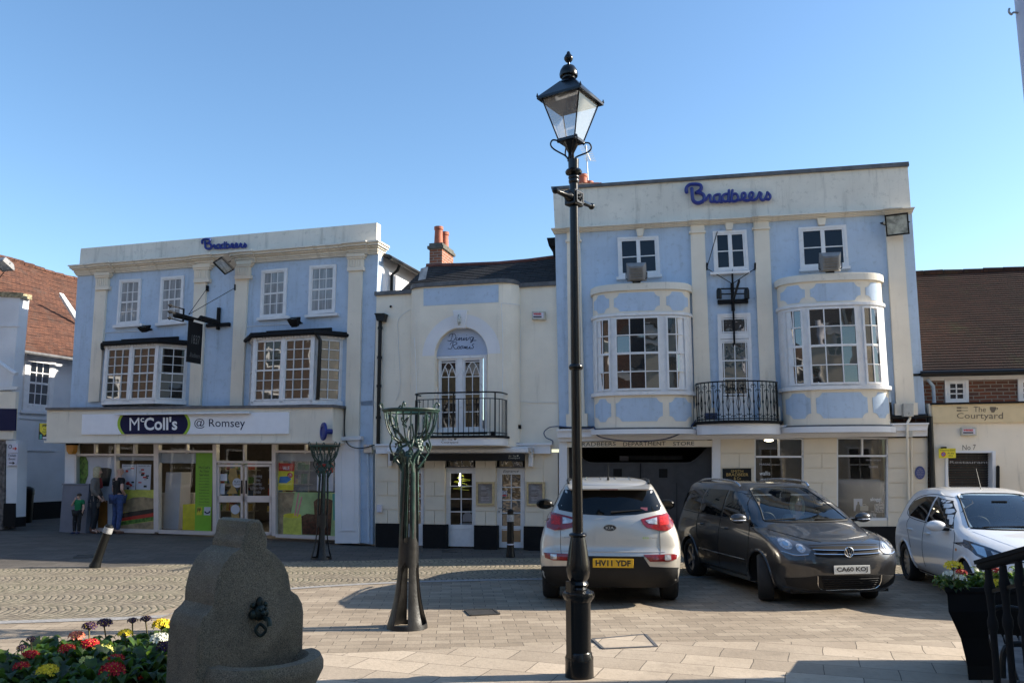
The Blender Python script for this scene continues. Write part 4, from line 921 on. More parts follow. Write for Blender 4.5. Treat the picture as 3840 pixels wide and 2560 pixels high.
for xa, xb in piers:
    mb = MB(); F.pp(mb, [(xa-6, 2060), (xb+6 if xb < 2000 else 2092, 2075), (xb+6 if xb < 2000 else 2092, base_y(xb)), (xa-6, base_y(xa))], -.3, .045); mb.build('plinth', BLACKM, BM, axes=F.ax)
yb = lambda x: lerp(2040, 2054, (x-1400)/600)
def door(F, par, name, x0, x1, y0, gl, cols, rows, o=-.12, extra=None, glass=G_DARK):
    mb = MB(); d = .05; gx0, gx1, gy0, gy1 = gl
    F.pp(mb, [(x0, yb(x0)), (gx0, yb(gx0)), (gx0, y0), (x0, y0)], o-d, o); F.pp(mb, [(gx1, yb(gx1)), (x1, yb(x1)), (x1, y0), (gx1, y0)], o-d, o)
    F.pp(mb, [(gx0, gy0), (gx1, gy0), (gx1, y0), (gx0, y0)], o-d, o); F.pp(mb, [(gx0, yb(gx0)), (gx1, yb(gx1)), (gx1, gy1), (gx0, gy1)], o-d, o)
    F.pr(mb, gx0+2, gx1-2, gy1+14, gy1+17, o, o+.012)
    q = [F.uz(x, y, o) for x, y in ((gx0, gy0), (gx1, gy0), (gx1, gy1), (gx0, gy1))]; grid_bars(F, mb, q, cols, rows, .022, o-.03, o-.005)
    dd = mb.build(name, WHITE, par, axes=F.ax); MB().quad(*[F.pt(u, z, o-.035) for u, z in q]).build('pane', glass, dd, axes=F.ax, fix=False); return dd
door(F, BM, 'glazed_door', 1493, 1589, 1750, (1513, 1578, 1774, 1963), 1, 4)
d2 = door(F, BM, 'glazed_door', 1667, 1783, 1752, (1688, 1770, 1774, 1966), 2, 4, glass=G_SHOP)
d3 = door(F, BM, 'entrance_door', 1860, 1968, 1754, (1882, 1952, 1778, 1971), 2, 4)
ftext(F, d3, 'Entrance', [(1886, 1761), (1945, 1760), (1945, 1770), (1886, 1771)], -.12, PTX, shear=.4)
mb = MB(); F.pp(mb, [(1882, 2030), (1952, 2031), (1952, 1984), (1882, 1983)], -.12, -.115); mb.build('kick_panel', mat('brown_panel', (.42, .24, .11), .5), d3, axes=F.ax)
flat_ = lambda F, name, pix, m, o0, o1, par: (lambda mb: (F.pp(mb, pix, o0, o1), mb.build(name, m, par, axes=F.ax))[1])(MB())
ns_ = flat_(F, 'no_dogs_sticker', [(1883, 1861), (1901, 1861), (1901, 1839), (1883, 1839)], PWH, -.15, -.13, d3); flat_(F, 'sticker_strip', [(1884, 1860), (1900, 1860), (1900, 1854), (1884, 1854)], PRD, -.13, -.127, ns_)
mb = MB(); c = F.px(1892, 1847, -.127); mb.tube([c+F.U*.035*math.cos(a*math.pi/8)+Vector((0, 0, .035*math.sin(a*math.pi/8))) for a in range(16)], .005, 4, closed=True); mb.build('sticker_ring', PTX, ns_)
mb = MB(); mb.tube([F.px(1870, 1904, -.08), F.px(1888, 1905, -.06)], .012, 6); mb.ball(F.px(1872, 1917, -.11), .02, 8, 5); mb.build('handle', STEEL, d3)
mb = MB(); F.pr(mb, 1493, 1968, 1749, 1753, -.16, -.02); mb.build('door_heads', LEAD, BM, axes=F.ax)
mb = MB(); 
for x0, x1 in ((1493, 1590), (1667, 1783), (1860, 1968)): F.pr(mb, x0, x1, 1700, 1706, -.2, -.12); F.pr(mb, x0, x0+8, 1706, 1749, -.2, -.12); F.pr(mb, x1-8, x1, 1706, 1749, -.2, -.12)
mb.build('fanlight_frame', BLACKM, BM, axes=F.ax)
for x0, x1 in ((1493, 1590), (1667, 1783), (1860, 1968)): MB().quad(*[F.px(x, y, -.16) for x, y in ((x0, 1704), (x1, 1704), (x1, 1750), (x0, 1750))]).build('fanlight', G_DARK, BM, axes=F.ax, fix=False)
mb = MB(); F.box(mb, *[F.uz(x, 1800)[0] for x in (1600, 1850)], gfl, 3, -3.2, -3.1); F.box(mb, *[F.uz(x, 1800)[0] for x in (1600, 1850)], gfl-.05, 0.0, -3.1, -.2); F.box(mb, *[F.uz(x, 1800)[0] for x in (1600, 1850)], 2.7, 2.8, -3.1, -.31)
for x in (1600, 1850): u_ = F.uz(x, 1800)[0]; F.box(mb, u_-.05, u_+.05, gfl, 2.8, -3.1, -.31)
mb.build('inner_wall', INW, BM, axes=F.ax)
# things seen through the glazed door
cw_ = F.px(1755, 1955, -.7); t = thing('chair', 'white round backed chair seen through the glazed restaurant door', 'chair', Vector((cw_.x, cw_.y, 0)))
mb = MB(); mb.lathe([(.19, 0), (.2, .02), (0, .03)], Vector((cw_.x, cw_.y, .45)), 16); mb.build('seat', PWH, t)
mb = MB(); F.pp(mb, [(1734, 1955), (1770, 1955), (1768, 1930), (1760, 1922), (1745, 1922), (1736, 1930)], -.75, -.7); mb.build('backrest', PWH, t, axes=F.ax)
for a, b in ((-1, -1), (-1, 1), (1, -1), (1, 1)): mb = MB(); mb.tube([Vector((cw_.x+a*.13, cw_.y+b*.13, .45)), Vector((cw_.x+a*.17, cw_.y+b*.17, .0))], .012, 6); mb.build('leg', PWH, t)
mb = MB(); pts = []
for k in range(14): pts.append(F.px(1694+random.uniform(0, 70), 1778+k*4.5, -.25))
mb.tube(cr(pts, 4), .007, 5); tag(mb.build('streamer', mat('streamer_yellow', (.6, .62, .05), .5)), 'yellow curly decoration hanging behind the glazed restaurant door', 'decoration')
t = thing('fairy_lights', 'string of small white bulbs hanging behind the glazed restaurant door', 'lights', F.px(1725, 1774, -.22)); mb = MB(); mb.tube([F.px(1727, 1772, -.22), F.px(1724, 1822, -.22)], .004, 4); mb.build('wire', PTX, t)
mb = MB()
for k in range(7): mb.ball(F.px(1725+random.uniform(-2, 2), 1776+k*7, -.2), .022, 8, 5)
mb.build('bulbs', mat('bulb', (1, 1, 1), emit=(1, .95, .9), estr=3, var=0), t)
# menu boards
PINE = mat('pine_frame', (.55, .42, .22), .5, var=.15, scale=15); CHALK = mat('menu_sheet', (.12, .13, .15), .3, var=.5, scale=6, coat=.6)
for lab, (x0, x1, y0, y1) in (('pine framed menu case between the two glazed restaurant doors', (1785, 1852, 1806, 1893)), ('pine framed menu case right of the entrance door', (1974, 2041, 1806, 1894))):
    t = thing('menu_case', lab, 'menu board', F.px(x0, y1, .03), 'menu cases'); mb = MB()
    for a in ((x0, x1, y0, y0+7), (x0, x1, y1-7, y1), (x0, x0+7, y0+7, y1-7), (x1-7, x1, y0+7, y1-7)): F.pr(mb, *a, .025, .085)
    mb.build('frame', PINE, t, axes=F.ax); mb = MB(); F.pr(mb, x0+6, x1-6, y0+6, y1-6, .025, .06); mb.build('menu', CHALK, t, axes=F.ax)
    mb = MB()
    for k in range(12):
        if k % 4: F.pr(mb, x0+18, x1-18-random.uniform(0, 12), y0+12+k*5, y0+13.2+k*5, .06, .062)
    mb.build('menu_text', PG, t, axes=F.ax)
# awning cassette with black valance
t = thing('awning', 'retracted white awning cassette with a black valance over the restaurant doors', 'awning', F.px(1452, 1700, .3))
mb = MB(); F.pp(mb, [(1449, 1697), (1980, 1697), (1980, 1680), (1449, 1685)], .17, .42); F.pp(mb, [(1449, 1688), (1980, 1683), (1978, 1674), (1451, 1677)], .17, .3); mb.build('cassette', WHITE, t, axes=F.ax, bevel=.02)
mb = MB(); F.pr(mb, 1455, 1468, 1698, 1745, .05, .16); mb.build('arm', WHITE, t, axes=F.ax, bevel=.008); mb = MB(); F.pr(mb, 1981, 1996, 1676, 1748, .05, .18); mb.build('arm', WHITE, t, axes=F.ax, bevel=.008)
mb = MB(); F.pr(mb, 1979, 1994, 1678, 1692, .18, .4); mb.tube([F.px(1992, 1684, .4), F.px(1996, 1704, .42)], .01, 6); mb.build('winder', STEEL, t, axes=F.ax)
vl = flat_(F, 'valance', [(1462, 1727), (1966, 1727), (1966, 1700), (1462, 1700)], mat('awning_fabric', (.012, .011, .011), .8), .40, .405, t)
LTC = mat('letter_cream', (.55, .50, .38), .5, var=0)
for x in (1478, 1907):
    ftext(F, vl, 'The', [(x+16, 1706), (x+28, 1706), (x+28, 1712), (x+16, 1712)], .405, LTC); ftext(F, vl, 'Courtyard', [(x, 1713), (x+42, 1713), (x+42, 1721), (x, 1721)], .405, LTC); cupfork(F, vl, x+31, 1706, .55, .405, LTC); cutlery(F, vl, x+1, 1707, .5, .405, LTC)
# pipes, boxes, cables
mb = MB(); F.pp(mb, [(1412, 1202), (1436, 1202), (1440, 1178), (1406, 1178)], .01, .22); F.pr(mb, 1404, 1441, 1174, 1179, .0, .24); mb.build('rain_hopper', BLACKP, BM, axes=F.ax)
mb = MB(); mb.tube([F.px(1426, 1200, .09), F.px(1420, 1500, .09), F.px(1418, 1664, .09)], .045, 8)
for y in (1225, 1335, 1442, 1560): mb.tube([F.px(1426-(y-1200)*.02, y, .09), F.px(1426-(y-1200)*.02, y+10, .09)], .06, 8)
mb.build('drainpipe', BLACKP, BM, smooth=True)
def alarm(F, label, x0, x1, y0, y1, o=.0, g=None):
    t = thing('alarm_box', label, 'alarm', F.px(x0, y1, o)); mb = MB(); F.pr(mb, x0, x1, y0, y1, o, o+.09); b_ = mb.build('box', mat('alarm_cream', (.50, .48, .40), .5, var=.15, dirt=(.15, .14, .1)), t, axes=F.ax, bevel=.008)
    flat_(F, 'label', [(x0+4, y1-6), (x1-6, y1-6), (x1-6, y0+5), (x0+4, y0+5)], PWH, o+.09, o+.093, b_); ftext(F, b_, 'wessex', [(x0+6, y0+6), (x1-13, y0+6), (x1-13, y0+14), (x0+6, y0+14)], o+.093, PRD, bold=.03); flat_(F, 'strip', [(x0+6, y1-8), (x1-13, y1-8), (x1-13, y1-13), (x0+6, y1-13)], PTX, o+.093, o+.095, b_)
alarm(F, 'grimy cream alarm box high on the right of the cream brick wall', 1994, 2044, 1167, 1198)
for pts in ([(1551, 1154), (1556, 1300), (1561, 1420), (1560, 1490)], [(1551, 1154), (1497, 1192), (1493, 1260), (1500, 1400), (1498, 1460), (1485, 1500)], [(1880, 1137), (1938, 1142), (1950, 1160), (1951, 1300), (1950, 1480), (1965, 1505), (2090, 1508)], [(1880, 1137), (1886, 1300), (1884, 1480)]):
    mb = MB(); mb.tube(cr([F.px(x, y, .47 if 1555 < x < 1945 else .02) for x, y in pts], 4), .007, 4); mb.build('wall_cable', WHITE, BM)
mb = MB(); mb.ball(F.px(1465, 1149, .04), .03, 8, 6); mb.build('vent', BLACKM, BM); mb = MB(); F.pr(mb, 1940, 1950, 1592, 1606, 0, .12); mb.tube([F.px(1860, 1622, .1), F.px(1938, 1619, .04), F.px(1943, 1600, .04)], .01, 5); mb.build('wall_camera', BLACKM, BM)
mb = MB(); mb.tube(cr([F.px(2092, 1598, .1), F.px(2060, 1602, .1), F.px(2040, 1620, .1), F.px(2048, 1640, .1), F.px(2072, 1652, .1), F.px(2070, 1668, .1)], 5), .012, 5)
mb.tube(cr([F.px(1895, 1632, .5), F.px(1912, 1650, .2), F.px(1935, 1660, .18), F.px(1960, 1662, .18)], 5), .012, 5); tag(mb.build('loose_cable', mat('cable_blue', (.03, .05, .12), .5), smooth=True), 'dark blue cables looping down the right end of the cream brick wall', 'cable')
mb = MB(); F.pr(mb, 1412, 1430, 1892, 1920, .0, .1); t = thing('call_box', 'small cream call box on the left pier of the restaurant', 'box', F.px(1412, 1920)); mb.build('box', PWH, t, bevel=.01)
t = thing('number_box', 'small grey cable box marked 5 where the blue wall meets the restaurant', 'box', LF.px(1362, 1690)); mb = MB(); LF.pr(mb, 1363, 1393, 1665, 1698, .0, .12); b_ = mb.build('box', STEEL, t, axes=LF.ax, bevel=.006); flat_(LF, 'label', [(1372, 1676), (1382, 1676), (1382, 1667), (1372, 1667)], PWH, .12, .123, b_); ftext(LF, b_, '5', [(1375, 1668), (1379, 1668), (1379, 1675), (1375, 1675)], .124, PTX)
mb = MB(); mb.tube([LF.px(1378, 1698, .05), LF.px(1382, 2030, .05)], .03, 7); mb.build('wall_pipe', BLUE, BL, smooth=True)
# ================================================================ RIGHT BUILDING (department store)
F = RF
BR = thing('department_store', 'pale blue three storey store with two bow windows and a tall stained parapet', 'building', F.pt(0, .0))
mb = MB(); F.pp(mb, [(2097, 1600), (3471, 1560), (3419, 790), (2081, 865)], -.35, 0); mb.build('wall', BLUE, BR, axes=F.ax)
mb = MB(); F.box(mb, F.uz(2084, 1200)[0], F.uz(3440, 1200)[0], F.uz(2700, 1640)[1]+.12, F.uz(2700, 700)[1]-.6, -9, -.352); mb.build('side_walls', CREAMB, BR, axes=F.ax)
mb = MB(); F.pp(mb, [(2081, 858), (3416, 782), (3403, 612), (2073, 702)], -.35, .0); mb.build('parapet', CREAMD, BR, axes=F.ax)
mb = MB(); F.pp(mb, [(2068, 710), (3410, 621), (3408, 606), (2066, 700)], -.4, .06); mb.build('coping', LEAD, BR, axes=F.ax)
mb = MB(); T0 = F.uz(2052, 856, .2); T1 = F.uz(3430, 776, .2); B0 = F.uz(2080, 876, .04); B1 = F.uz(3419, 799, .04); ul_, ur_ = F.uz(2081, 860)[0], F.uz(3418, 790)[0]
for o, a, b in ((.2, 0, .25), (.14, .25, .45), (.1, .45, .75), (.05, .75, 1)): F.pp(mb, None, -.3, o, [(ul_-o*.3, lerp(T0[1], B0[1], b)), (ur_+o*.1, lerp(T1[1], B1[1], b)), (ur_+o*.1, lerp(T1[1], B1[1], a)), (ul_-o*.3, lerp(T0[1], B0[1], a))])
for xa, xb, ya in ((2120, 2178, 855), (2584, 2650, 826), (2820, 2890, 812), (3312, 3385, 784)):
    for o, a, b in ((.2, 0, .25), (.14, .25, .45), (.1, .45, .75), (.05, .75, 1)):
        qa, qb = F.uz(xa, ya, .2)[0], F.uz(xb, ya, .2)[0]; ta, tb = (qa-T0[0])/(T1[0]-T0[0]), (qb-T0[0])/(T1[0]-T0[0]); zz = lambda t, k: lerp(lerp(T0[1], T1[1], t), lerp(B0[1], B1[1], t), k)
        F.pp(mb, None, o-.01, o+.05, [(qa, zz(ta, b)-.002), (qb, zz(tb, b)-.002), (qb, zz(tb, a)+.002), (qa, zz(ta, a)+.002)])
mb.build('cornice', CREAMD, BR, axes=F.ax)
for sh, (ya, yb_), bb in (([(2125, 870), (2174, 868), (2192, 1550), (2133, 1552)], (898, 906), [(2122, 1552), (2201, 1549), (2203, 1598), (2124, 1600)]),
                          ([(2589, 845), (2641, 841), (2670, 1560), (2607, 1562)], (866, 873), [(2602, 1530), (2680, 1528), (2682, 1596), (2604, 1598)]),
                          ([(2826, 832), (2883, 828), (2915, 1560), (2856, 1562)], (852, 859), [(2848, 1526), (2926, 1524), (2928, 1594), (2850, 1596)]),
                          ([(3320, 802), (3380, 798), (3432, 1510), (3361, 1512)], (828, 835), [(3356, 1512), (3442, 1509), (3443, 1555), (3357, 1557)])):
    mb = MB(); F.pp(mb, [sh[3], sh[2], sh[1], sh[0]], 0, .07); F.pp(mb, [(sh[0][0]-5, yb_+1), (sh[1][0]+5, yb_-2), (sh[1][0]+5, ya-2), (sh[0][0]-5, ya+1)], 0, .11); F.pp(mb, [bb[3], bb[2], bb[1], bb[0]], 0, .13)
    mb.build('pilaster', CREAM, BR, axes=F.ax)
for pix, sill, n in (([(2315, 890), (2469, 884), (2476, 1027), (2320, 1040)], [(2311, 1048), (2482, 1037), (2482, 1027), (2311, 1038)], 2), ([(2672, 867), (2799, 861), (2809, 1012), (2678, 1019)], [(2664, 1029), (2812, 1022), (2811, 1013), (2664, 1020)], 2), ([(2994, 853), (3173, 842), (3184, 998), (3002, 1008)], [(2999, 1017), (3190, 1006), (3190, 996), (2999, 1007)], 2)):
    window(F, BR, pix, 1, 2, WHITE, G_SKY, sill=sill, casement=2, frame=.05, inner=.042, mun=.024)
for a in ([(2391, 886), (2409, 885), (2415, 856), (2385, 858)], [(2724, 862), (2746, 861), (2751, 833), (2719, 835)], [(3070, 843), (3094, 842), (3098, 815), (3065, 817)]): mb = MB(); F.pp(mb, a, 0, .09); mb.build('keystone', CREAM, BR, axes=F.ax)
# bow windows
def bow(x0, x1, ymid_top, y_rimb, yw0, yw1, y_pb, y_bb, sashes, gl, name, yj):
    u0, u1 = F.uz(x0, 1400)[0], F.uz(x1, 1400)[0]; w = u1-u0; um = (u0+u1)/2; S = .6; pw = 2.7
    cv = lambda u: S*max(0, 1-abs(2*(u-um)/w)**pw)**(1/pw)
    G = Fac((F.P.x, F.P.y), Q=(F.P.x+F.U.x, F.P.y+F.U.y), curve=cv)
    xm = (x0+x1)/2+ 0; zz = lambda y, o=0: G.uz(xm+yj, y, o)[1]
    zr1 = zz(ymid_top, .05); zr0 = zz(y_rimb, .05); zw1 = zz(yw0); zw0 = zz(yw1); zp0 = zz(y_pb); zb0 = zz(y_bb, .06)
    ths = [math.pi*(k/36) for k in range(37)]; U_ = [um-w/2*math.copysign(abs(math.cos(t_))**(2/pw), math.cos(t_)) for t_ in ths]
    def strip(mb, z0, z1, o0, o1):
        for a, b in zip(U_, U_[1:]):
            def P(u, z, o): # offset along the true outward normal
                e = .004; d = (cv(min(u1, u+e))-cv(max(u0, u-e)))/(min(u1, u+e)-max(u0, u-e)); nn = (F.N-F.U*d).normalized(); return F.pt(u, z, cv(u))+nn*o
            mb.hull([F.pt(a, z0, -.05), F.pt(b, z0, -.05), P(b, z0, o1), P(a, z0, o1)], [F.pt(a, z1, -.05), F.pt(b, z1, -.05), P(b, z1, o1), P(a, z1, o1)])
    mb = MB(); strip(mb, zp0, zr0, 0, 0); bw = mb.build('bow_window', CREAM, BR, axes=F.ax, smooth=True)
    mb = MB(); strip(mb, zr0, zr1, 0, .05); strip(mb, zr1, zr1+.02, 0, .02); mb.build('rim', CREAMD, bw, axes=F.ax, smooth=True)
    mb = MB(); strip(mb, zb0, zp0-.035, 0, .09); mb.build('base_slab', WSTUC, bw, axes=F.ax, smooth=True)
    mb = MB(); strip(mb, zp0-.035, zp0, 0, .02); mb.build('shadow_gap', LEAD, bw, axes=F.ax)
    mb = MB(); strip(mb, zw0, zw1, 0, .012); strip(mb, zw1, zw1+.06, 0, .05); strip(mb, zw0-.07, zw0, 0, .07); mb.build('window_surround', WHITE, bw, axes=F.ax, smooth=True)
    # blue panels with scooped corners, upper and lower rows
    def frac(x): return F.uz(x, (yw0+yw1)/2, .42)[0]
    ed = [u0+w*k_ for k_ in ((.018, .19, .24, .70, .765, .978) if x0 < 2500 else (.018, .235, .285, .755, .805, .978))]
    for zt_, zb_ in ((zr0-.05, zw1+.10), (zw0-.13, zp0+.13)):
        r_ = min(.105, (zt_-zb_)*.3)
        for i in (0, 2, 4):
            mb = MB(); a, b = ed[i], ed[i+1]; n = 26
            def notch(u):
                d = min(u-a, b-u); return math.sqrt(max(0, r_*r_-d*d)) if d < r_ else 0
            us_ = [lerp(a, b, (1-math.cos(math.pi*k/n))/2) for k in range(n+1)]
            for p_, q_ in zip(us_, us_[1:]):
                if q_-p_ < 1e-4: continue
                mb.hull([G.pt(p_, zb_+notch(p_), -.02), G.pt(q_, zb_+notch(q_), -.02), G.pt(q_, zb_+notch(q_), .008), G.pt(p_, zb_+notch(p_), .008)], [G.pt(p_, zt_-notch(p_), -.02), G.pt(q_, zt_-notch(q_), -.02), G.pt(q_, zt_-notch(q_), .008), G.pt(p_, zt_-notch(p_), .008)])
            mb.build('panel', BLUE, bw, axes=F.ax)
    H_ = zw1-zw0
    for (xa, xb, cols) in sashes:
        ua_, ub_ = u0+w*xa, u0+w*xb
        if ub_ > u1-.03: ub_ = u1-.03
        if ua_ < u0+.03: ua_ = u0+.03
        q = [(ua_, zw1-.03), (ub_, zw1-.03), (ub_, zw0+.035), (ua_, zw0+.035)]; sg = max(2, int((ub_-ua_)/.12)); mb = MB()
        grid_bars(G, mb, q, cols, 4, .021, .01, .05, seg=sg, edge=.038, mid=2); w_ = mb.build('sash', WHITE, bw, axes=F.ax)
        gb = MB()
        for k in range(cols): # flat panes, each a chord of the bow
            a, b = lerp(ua_, ub_, k/cols), lerp(ua_, ub_, (k+1)/cols)
            for j in range(4):
                j0, j1 = lerp(zw0+.035, zw1-.03, j/4), lerp(zw0+.035, zw1-.03, (j+1)/4); tl = random.uniform(-.006, .006); t2 = random.uniform(-.006, .006)
                gb.quad(G.pt(a, j0, .022+tl), G.pt(b, j0, .022+t2), G.pt(b, j1, .022-tl), G.pt(a, j1, .022-t2))
        gb.build('panes', gl, w_, axes=F.ax, fix=False)
    return G
G1 = bow(2228, 2596, 1061, 1085, 1182, 1468, 1602, 1626, [(.035, .195, 2), (.245, .69, 3), (.755, .95, 2)], G_BAY, 'bow', 0)
G2b = bow(2928, 3322, 1026, 1050, 1146, 1447, 1592, 1620, [(.03, .2, 2), (.245, .70, 3), (.757, .92, 2)], G_BAY, 'bow', 0)
# centre french window
mb = MB(); q = [F.uz(x, y, .03) for x, y in ((2690, 1178), (2814, 1173), (2826, 1575), (2700, 1575))]
grid_bars(F, mb, q, 1, 1, 0, 0, .06, edge=.05)
q1 = [bil(q, .06, .02), bil(q, .94, .02), bil(q, .94, .205), bil(q, .06, .205)]; q2 = [bil(q, .06, .245), bil(q, .94, .245), bil(q, .94, .80), bil(q, .06, .80)]
for qq, rows in ((q1, (.16, .84)), (q2, (.05, .36, .66, .93))):
    grid_bars(F, mb, qq, 1, 1, 0, .0, .045, edge=.045)
    for s_ in ((.12, .88) if rows[0] > .1 else (.12, .5, .88)): F.pp(mb, None, .0, .035, [bil(qq, s_-.016, 1), bil(qq, s_+.016, 1), bil(qq, s_+.016, 0), bil(qq, s_-.016, 0)])
    for t_ in rows: k_ = .01 if rows[0] < .1 else .03; F.pp(mb, None, .0, .034, [bil(qq, 0, t_+k_), bil(qq, 1, t_+k_), bil(qq, 1, t_-k_), bil(qq, 0, t_-k_)])
F.pp(mb, None, 0, .03, [bil(q, .03, .98), bil(q, .97, .98), bil(q, .97, .8), bil(q, .03, .8)]); F.pp(mb, None, 0, .05, [bil(q, .03, .24), bil(q, .97, .24), bil(q, .97, .205), bil(q, .03, .205)])
fw = mb.build('french_window', WHITE, BR, axes=F.ax); MB().quad(*[F.pt(u, z, .012) for u, z in [bil(q, .05, .01), bil(q, .95, .01), bil(q, .95, .82), bil(q, .05, .82)]]).build('pane', G_DARK, fw, axes=F.ax, fix=False)
# balcony of the store
bz1 = F.uz(2760, 1585, 1.0)[1]; bz0 = F.uz(2760, 1625, 1.0)[1]; bL, bR = F.uz(2612, 1590, .35)[0], F.uz(2925, 1590, .35)[0]
def bplan(a, b, o, ext=0):
    n = 16; return [(a-ext, 0)]+[(lerp(a-ext, b+ext, k/n), .35+(o-.35)*math.sin(math.pi*k/n)**.7) for k in range(n+1)]+[(b+ext, 0)]
pl = bplan(bL, bR, .85)
mb = MB(); mb.hull([F.pt(u, bz0, o) for u, o in pl], [F.pt(u, bz1-.0, o) for u, o in pl]); bs = mb.build('balcony_slab', WSTUC, BR, axes=F.ax, smooth=True)
pl = bplan(bL, bR, .93, .05); mb = MB(); mb.hull([F.pt(u, bz1, o) for u, o in pl], [F.pt(u, bz1+.06, o) for u, o in pl]); mb.build('balcony_edge', BLACKM, bs, axes=F.ax)
pl = bplan(bL+.02, bR-.02, .85); pts = [F.pt(u, 0, o) for u, o in pl]; L_ = [0]
for a, b in zip(pts, pts[1:]): L_.append(L_[-1]+(b-a).length)
def at_(d):
    for i in range(len(pts)-1):
        if d <= L_[i+1] or i == len(pts)-2: return pts[i].lerp(pts[i+1], (d-L_[i])/(L_[i+1]-L_[i]))
mb = MB(); zB = bz1+.06; hB = .80; up = Vector((0, 0, 1))
for zz_, w_ in ((zB+hB, .016), (zB+.04, .012)): mb.tube([p+up*zz_ for p in pts], w_, 6)
n_ = 26
for k in range(n_+1):
    d = L_[-1]*k/n_; p = at_(d); tn = (at_(min(L_[-1], d+.02))-at_(max(0, d-.02))).normalized(); mb.tube([p+up*zB, p+up*(zB+hB)], .010, 5)
    if k % 2: 
        for s_ in (-1, 1): mb.tube([p+up*(zB+.16), p+tn*s_*.04+up*(zB+.34), p+up*(zB+.58)], .006, 4); mb.tube(cr([p+up*(zB+.6), p+tn*s_*.03+up*(zB+.63), p+tn*s_*.055+up*(zB+.6), p+tn*s_*.04+up*(zB+.58)], 3), .007, 4); mb.tube(cr([p+up*(zB+.14), p+tn*s_*.03+up*(zB+.11), p+tn*s_*.05+up*(zB+.14)], 3), .007, 4)
    else: 
        mb.ball(p+up*(zB+.38), (.02, .02, .045), 6, 4)
        for s_ in (-1, 1): mb.tube(cr([p+up*(zB+.70), p+tn*s_*.03+up*(zB+.73), p+tn*s_*.05+up*(zB+.69), p+tn*s_*.03+up*(zB+.67)], 3), .007, 4); mb.tube(cr([p+up*(zB+.07), p+tn*s_*.03+up*(zB+.1), p+tn*s_*.05+up*(zB+.07)], 3), .007, 4)
mb.build('railing', BLACKP, BR)
mb = MB(); p = F.px(2666, 1566, .5); mb.box(p+Vector((-.12, -.06, -.02)), p+Vector((.12, .06, .1))); tag(mb.build('cable_coil', mat('cable_blue', (.03, .05, .12), .5)), 'dark blue bundle lying behind the iron balcony railing', 'bundle')
# script sign on the big parapet
t = thing('script_sign', 'large royal blue script shop name on the tall stained parapet', 'sign', F.px(2600, 780, .05))
script_sign(t, lambda a, b: F.px(2540+a*.1616, 660+b*.1616, .09), .043, RB)
# bracket light seen end on
t = thing('sign_bracket', 'black iron sign bracket with hooked lamps above the french window of the store', 'bracket', F.px(2748, 1140, .02)); mb = MB()
Lb = 2.1
pA = F.px(2748, 1131, .06); mb.bar(pA-F.U*.32, pA+F.U*.32, .08, .09); mb.bar(pA-up*.2, pA+up*.4, .07, .07, up=F.N); mb.bar(pA, pA+F.N*Lb, .035, .05)
mb.bar(F.px(2746, 1024, .08), F.px(2754, 1293, .1), .04, .045, up=F.N)
mb.tube([F.px(2746, 1024, .08), F.px(2746, 1008, .08)], [.02, .002], 5)
mb.bar(F.px(2694, 1083, .12), F.px(2806, 1081, .12), .03, .03); mb.bar(F.px(2694, 1103, .12), F.px(2804, 1101, .12), .025, .025); mb.build('arm', BLACKM, t)
for x in (2696, 2800): mb = MB(); mb.tube([F.px(x, 1081, .15), F.px(x, 1090, .15), F.px(x+1, 1120, .15)], [.04, .055, .055], 10); mb.build('lamp', BLACKP, t, smooth=True)
mb = MB()
for x in (2651, 2832): F.pr(mb, x-3, x+3, 985, 1010, 0, .08); mb.tube([F.px(x, 1007, .08), F.px(2746, 1064, .12)], .009, 5)
mb.tube([F.px(2652, 1000, .08), F.px(2690, 868, .06)], .008, 4); mb.build('stay', BLACKM, t)
for x, y, yb_, lab in ((2387, 1020, 1058, 'grey floodlight standing on the left bow window, seen from behind'), (3112, 983, 1020, 'grey floodlight standing on the right bow window, seen from behind')):
    c = F.px(x, y, .65); floodlight(lab, c, -F.N*.9-Vector((0, 0, -.35)), .42, .40, .13, body=FGREY, foot=F.px(x, yb_, .6), group='grey floodlights on the bow windows')
c = F.px(3364, 842, .4); floodlight('large black floodlight marked 7 at the top right corner of the store', c, F.N*.9+Vector((0, 0, -.6))-F.U*.25, .44, .46, .16, foot=F.px(3335, 830, .03))
# conduits and box on the right pilaster
mb = MB(); F.pr(mb, 3388, 3427, 1512, 1561, .13, .28); t = thing('junction_box', 'grey junction box marked 7 at the foot of the right pilaster', 'box', F.px(3388, 1561, .13)); b_ = mb.build('box', STEEL, t, axes=F.ax, bevel=.006); ftext(F, b_, '7', [(3405, 1546), (3411, 1546), (3411, 1554), (3405, 1554)], .283, PTX)
mb = MB(); mb.tube(cr([F.px(3410, 1561, .2), F.px(3412, 1568, .2), F.px(3402, 1590, .25), F.px(3402, 1640, .25), F.px(3408, 1850, .1), F.px(3412, 1965, .1)], 4), .025, 7); mb.tube([F.px(3417, 1640, .1), F.px(3423, 1965, .1)], .02, 6); mb.build('conduit', CREAMG, BR, smooth=True)
mb = MB(); F.pr(mb, 3406, 3422, 1612, 1638, .1, .2); mb.build('conduit_box', STEEL, BR, axes=F.ax)
mb = MB(); mb.tube(cr([F.px(3303, 1145, .1), F.px(3312, 1160, .1), F.px(3318, 1300, .1), F.px(3337, 1510, .1)], 4), .03, 7); mb.build('wall_pipe', BLUE, BR, smooth=True)
mb = MB(); mb.tube([F.px(3335, 1508, .1), F.px(3338, 1550, .1), F.px(3345, 1562, .1), F.px(3480, 1558, .1)], .04, 7); mb.build('drainpipe', BLACKP, BR, smooth=True)
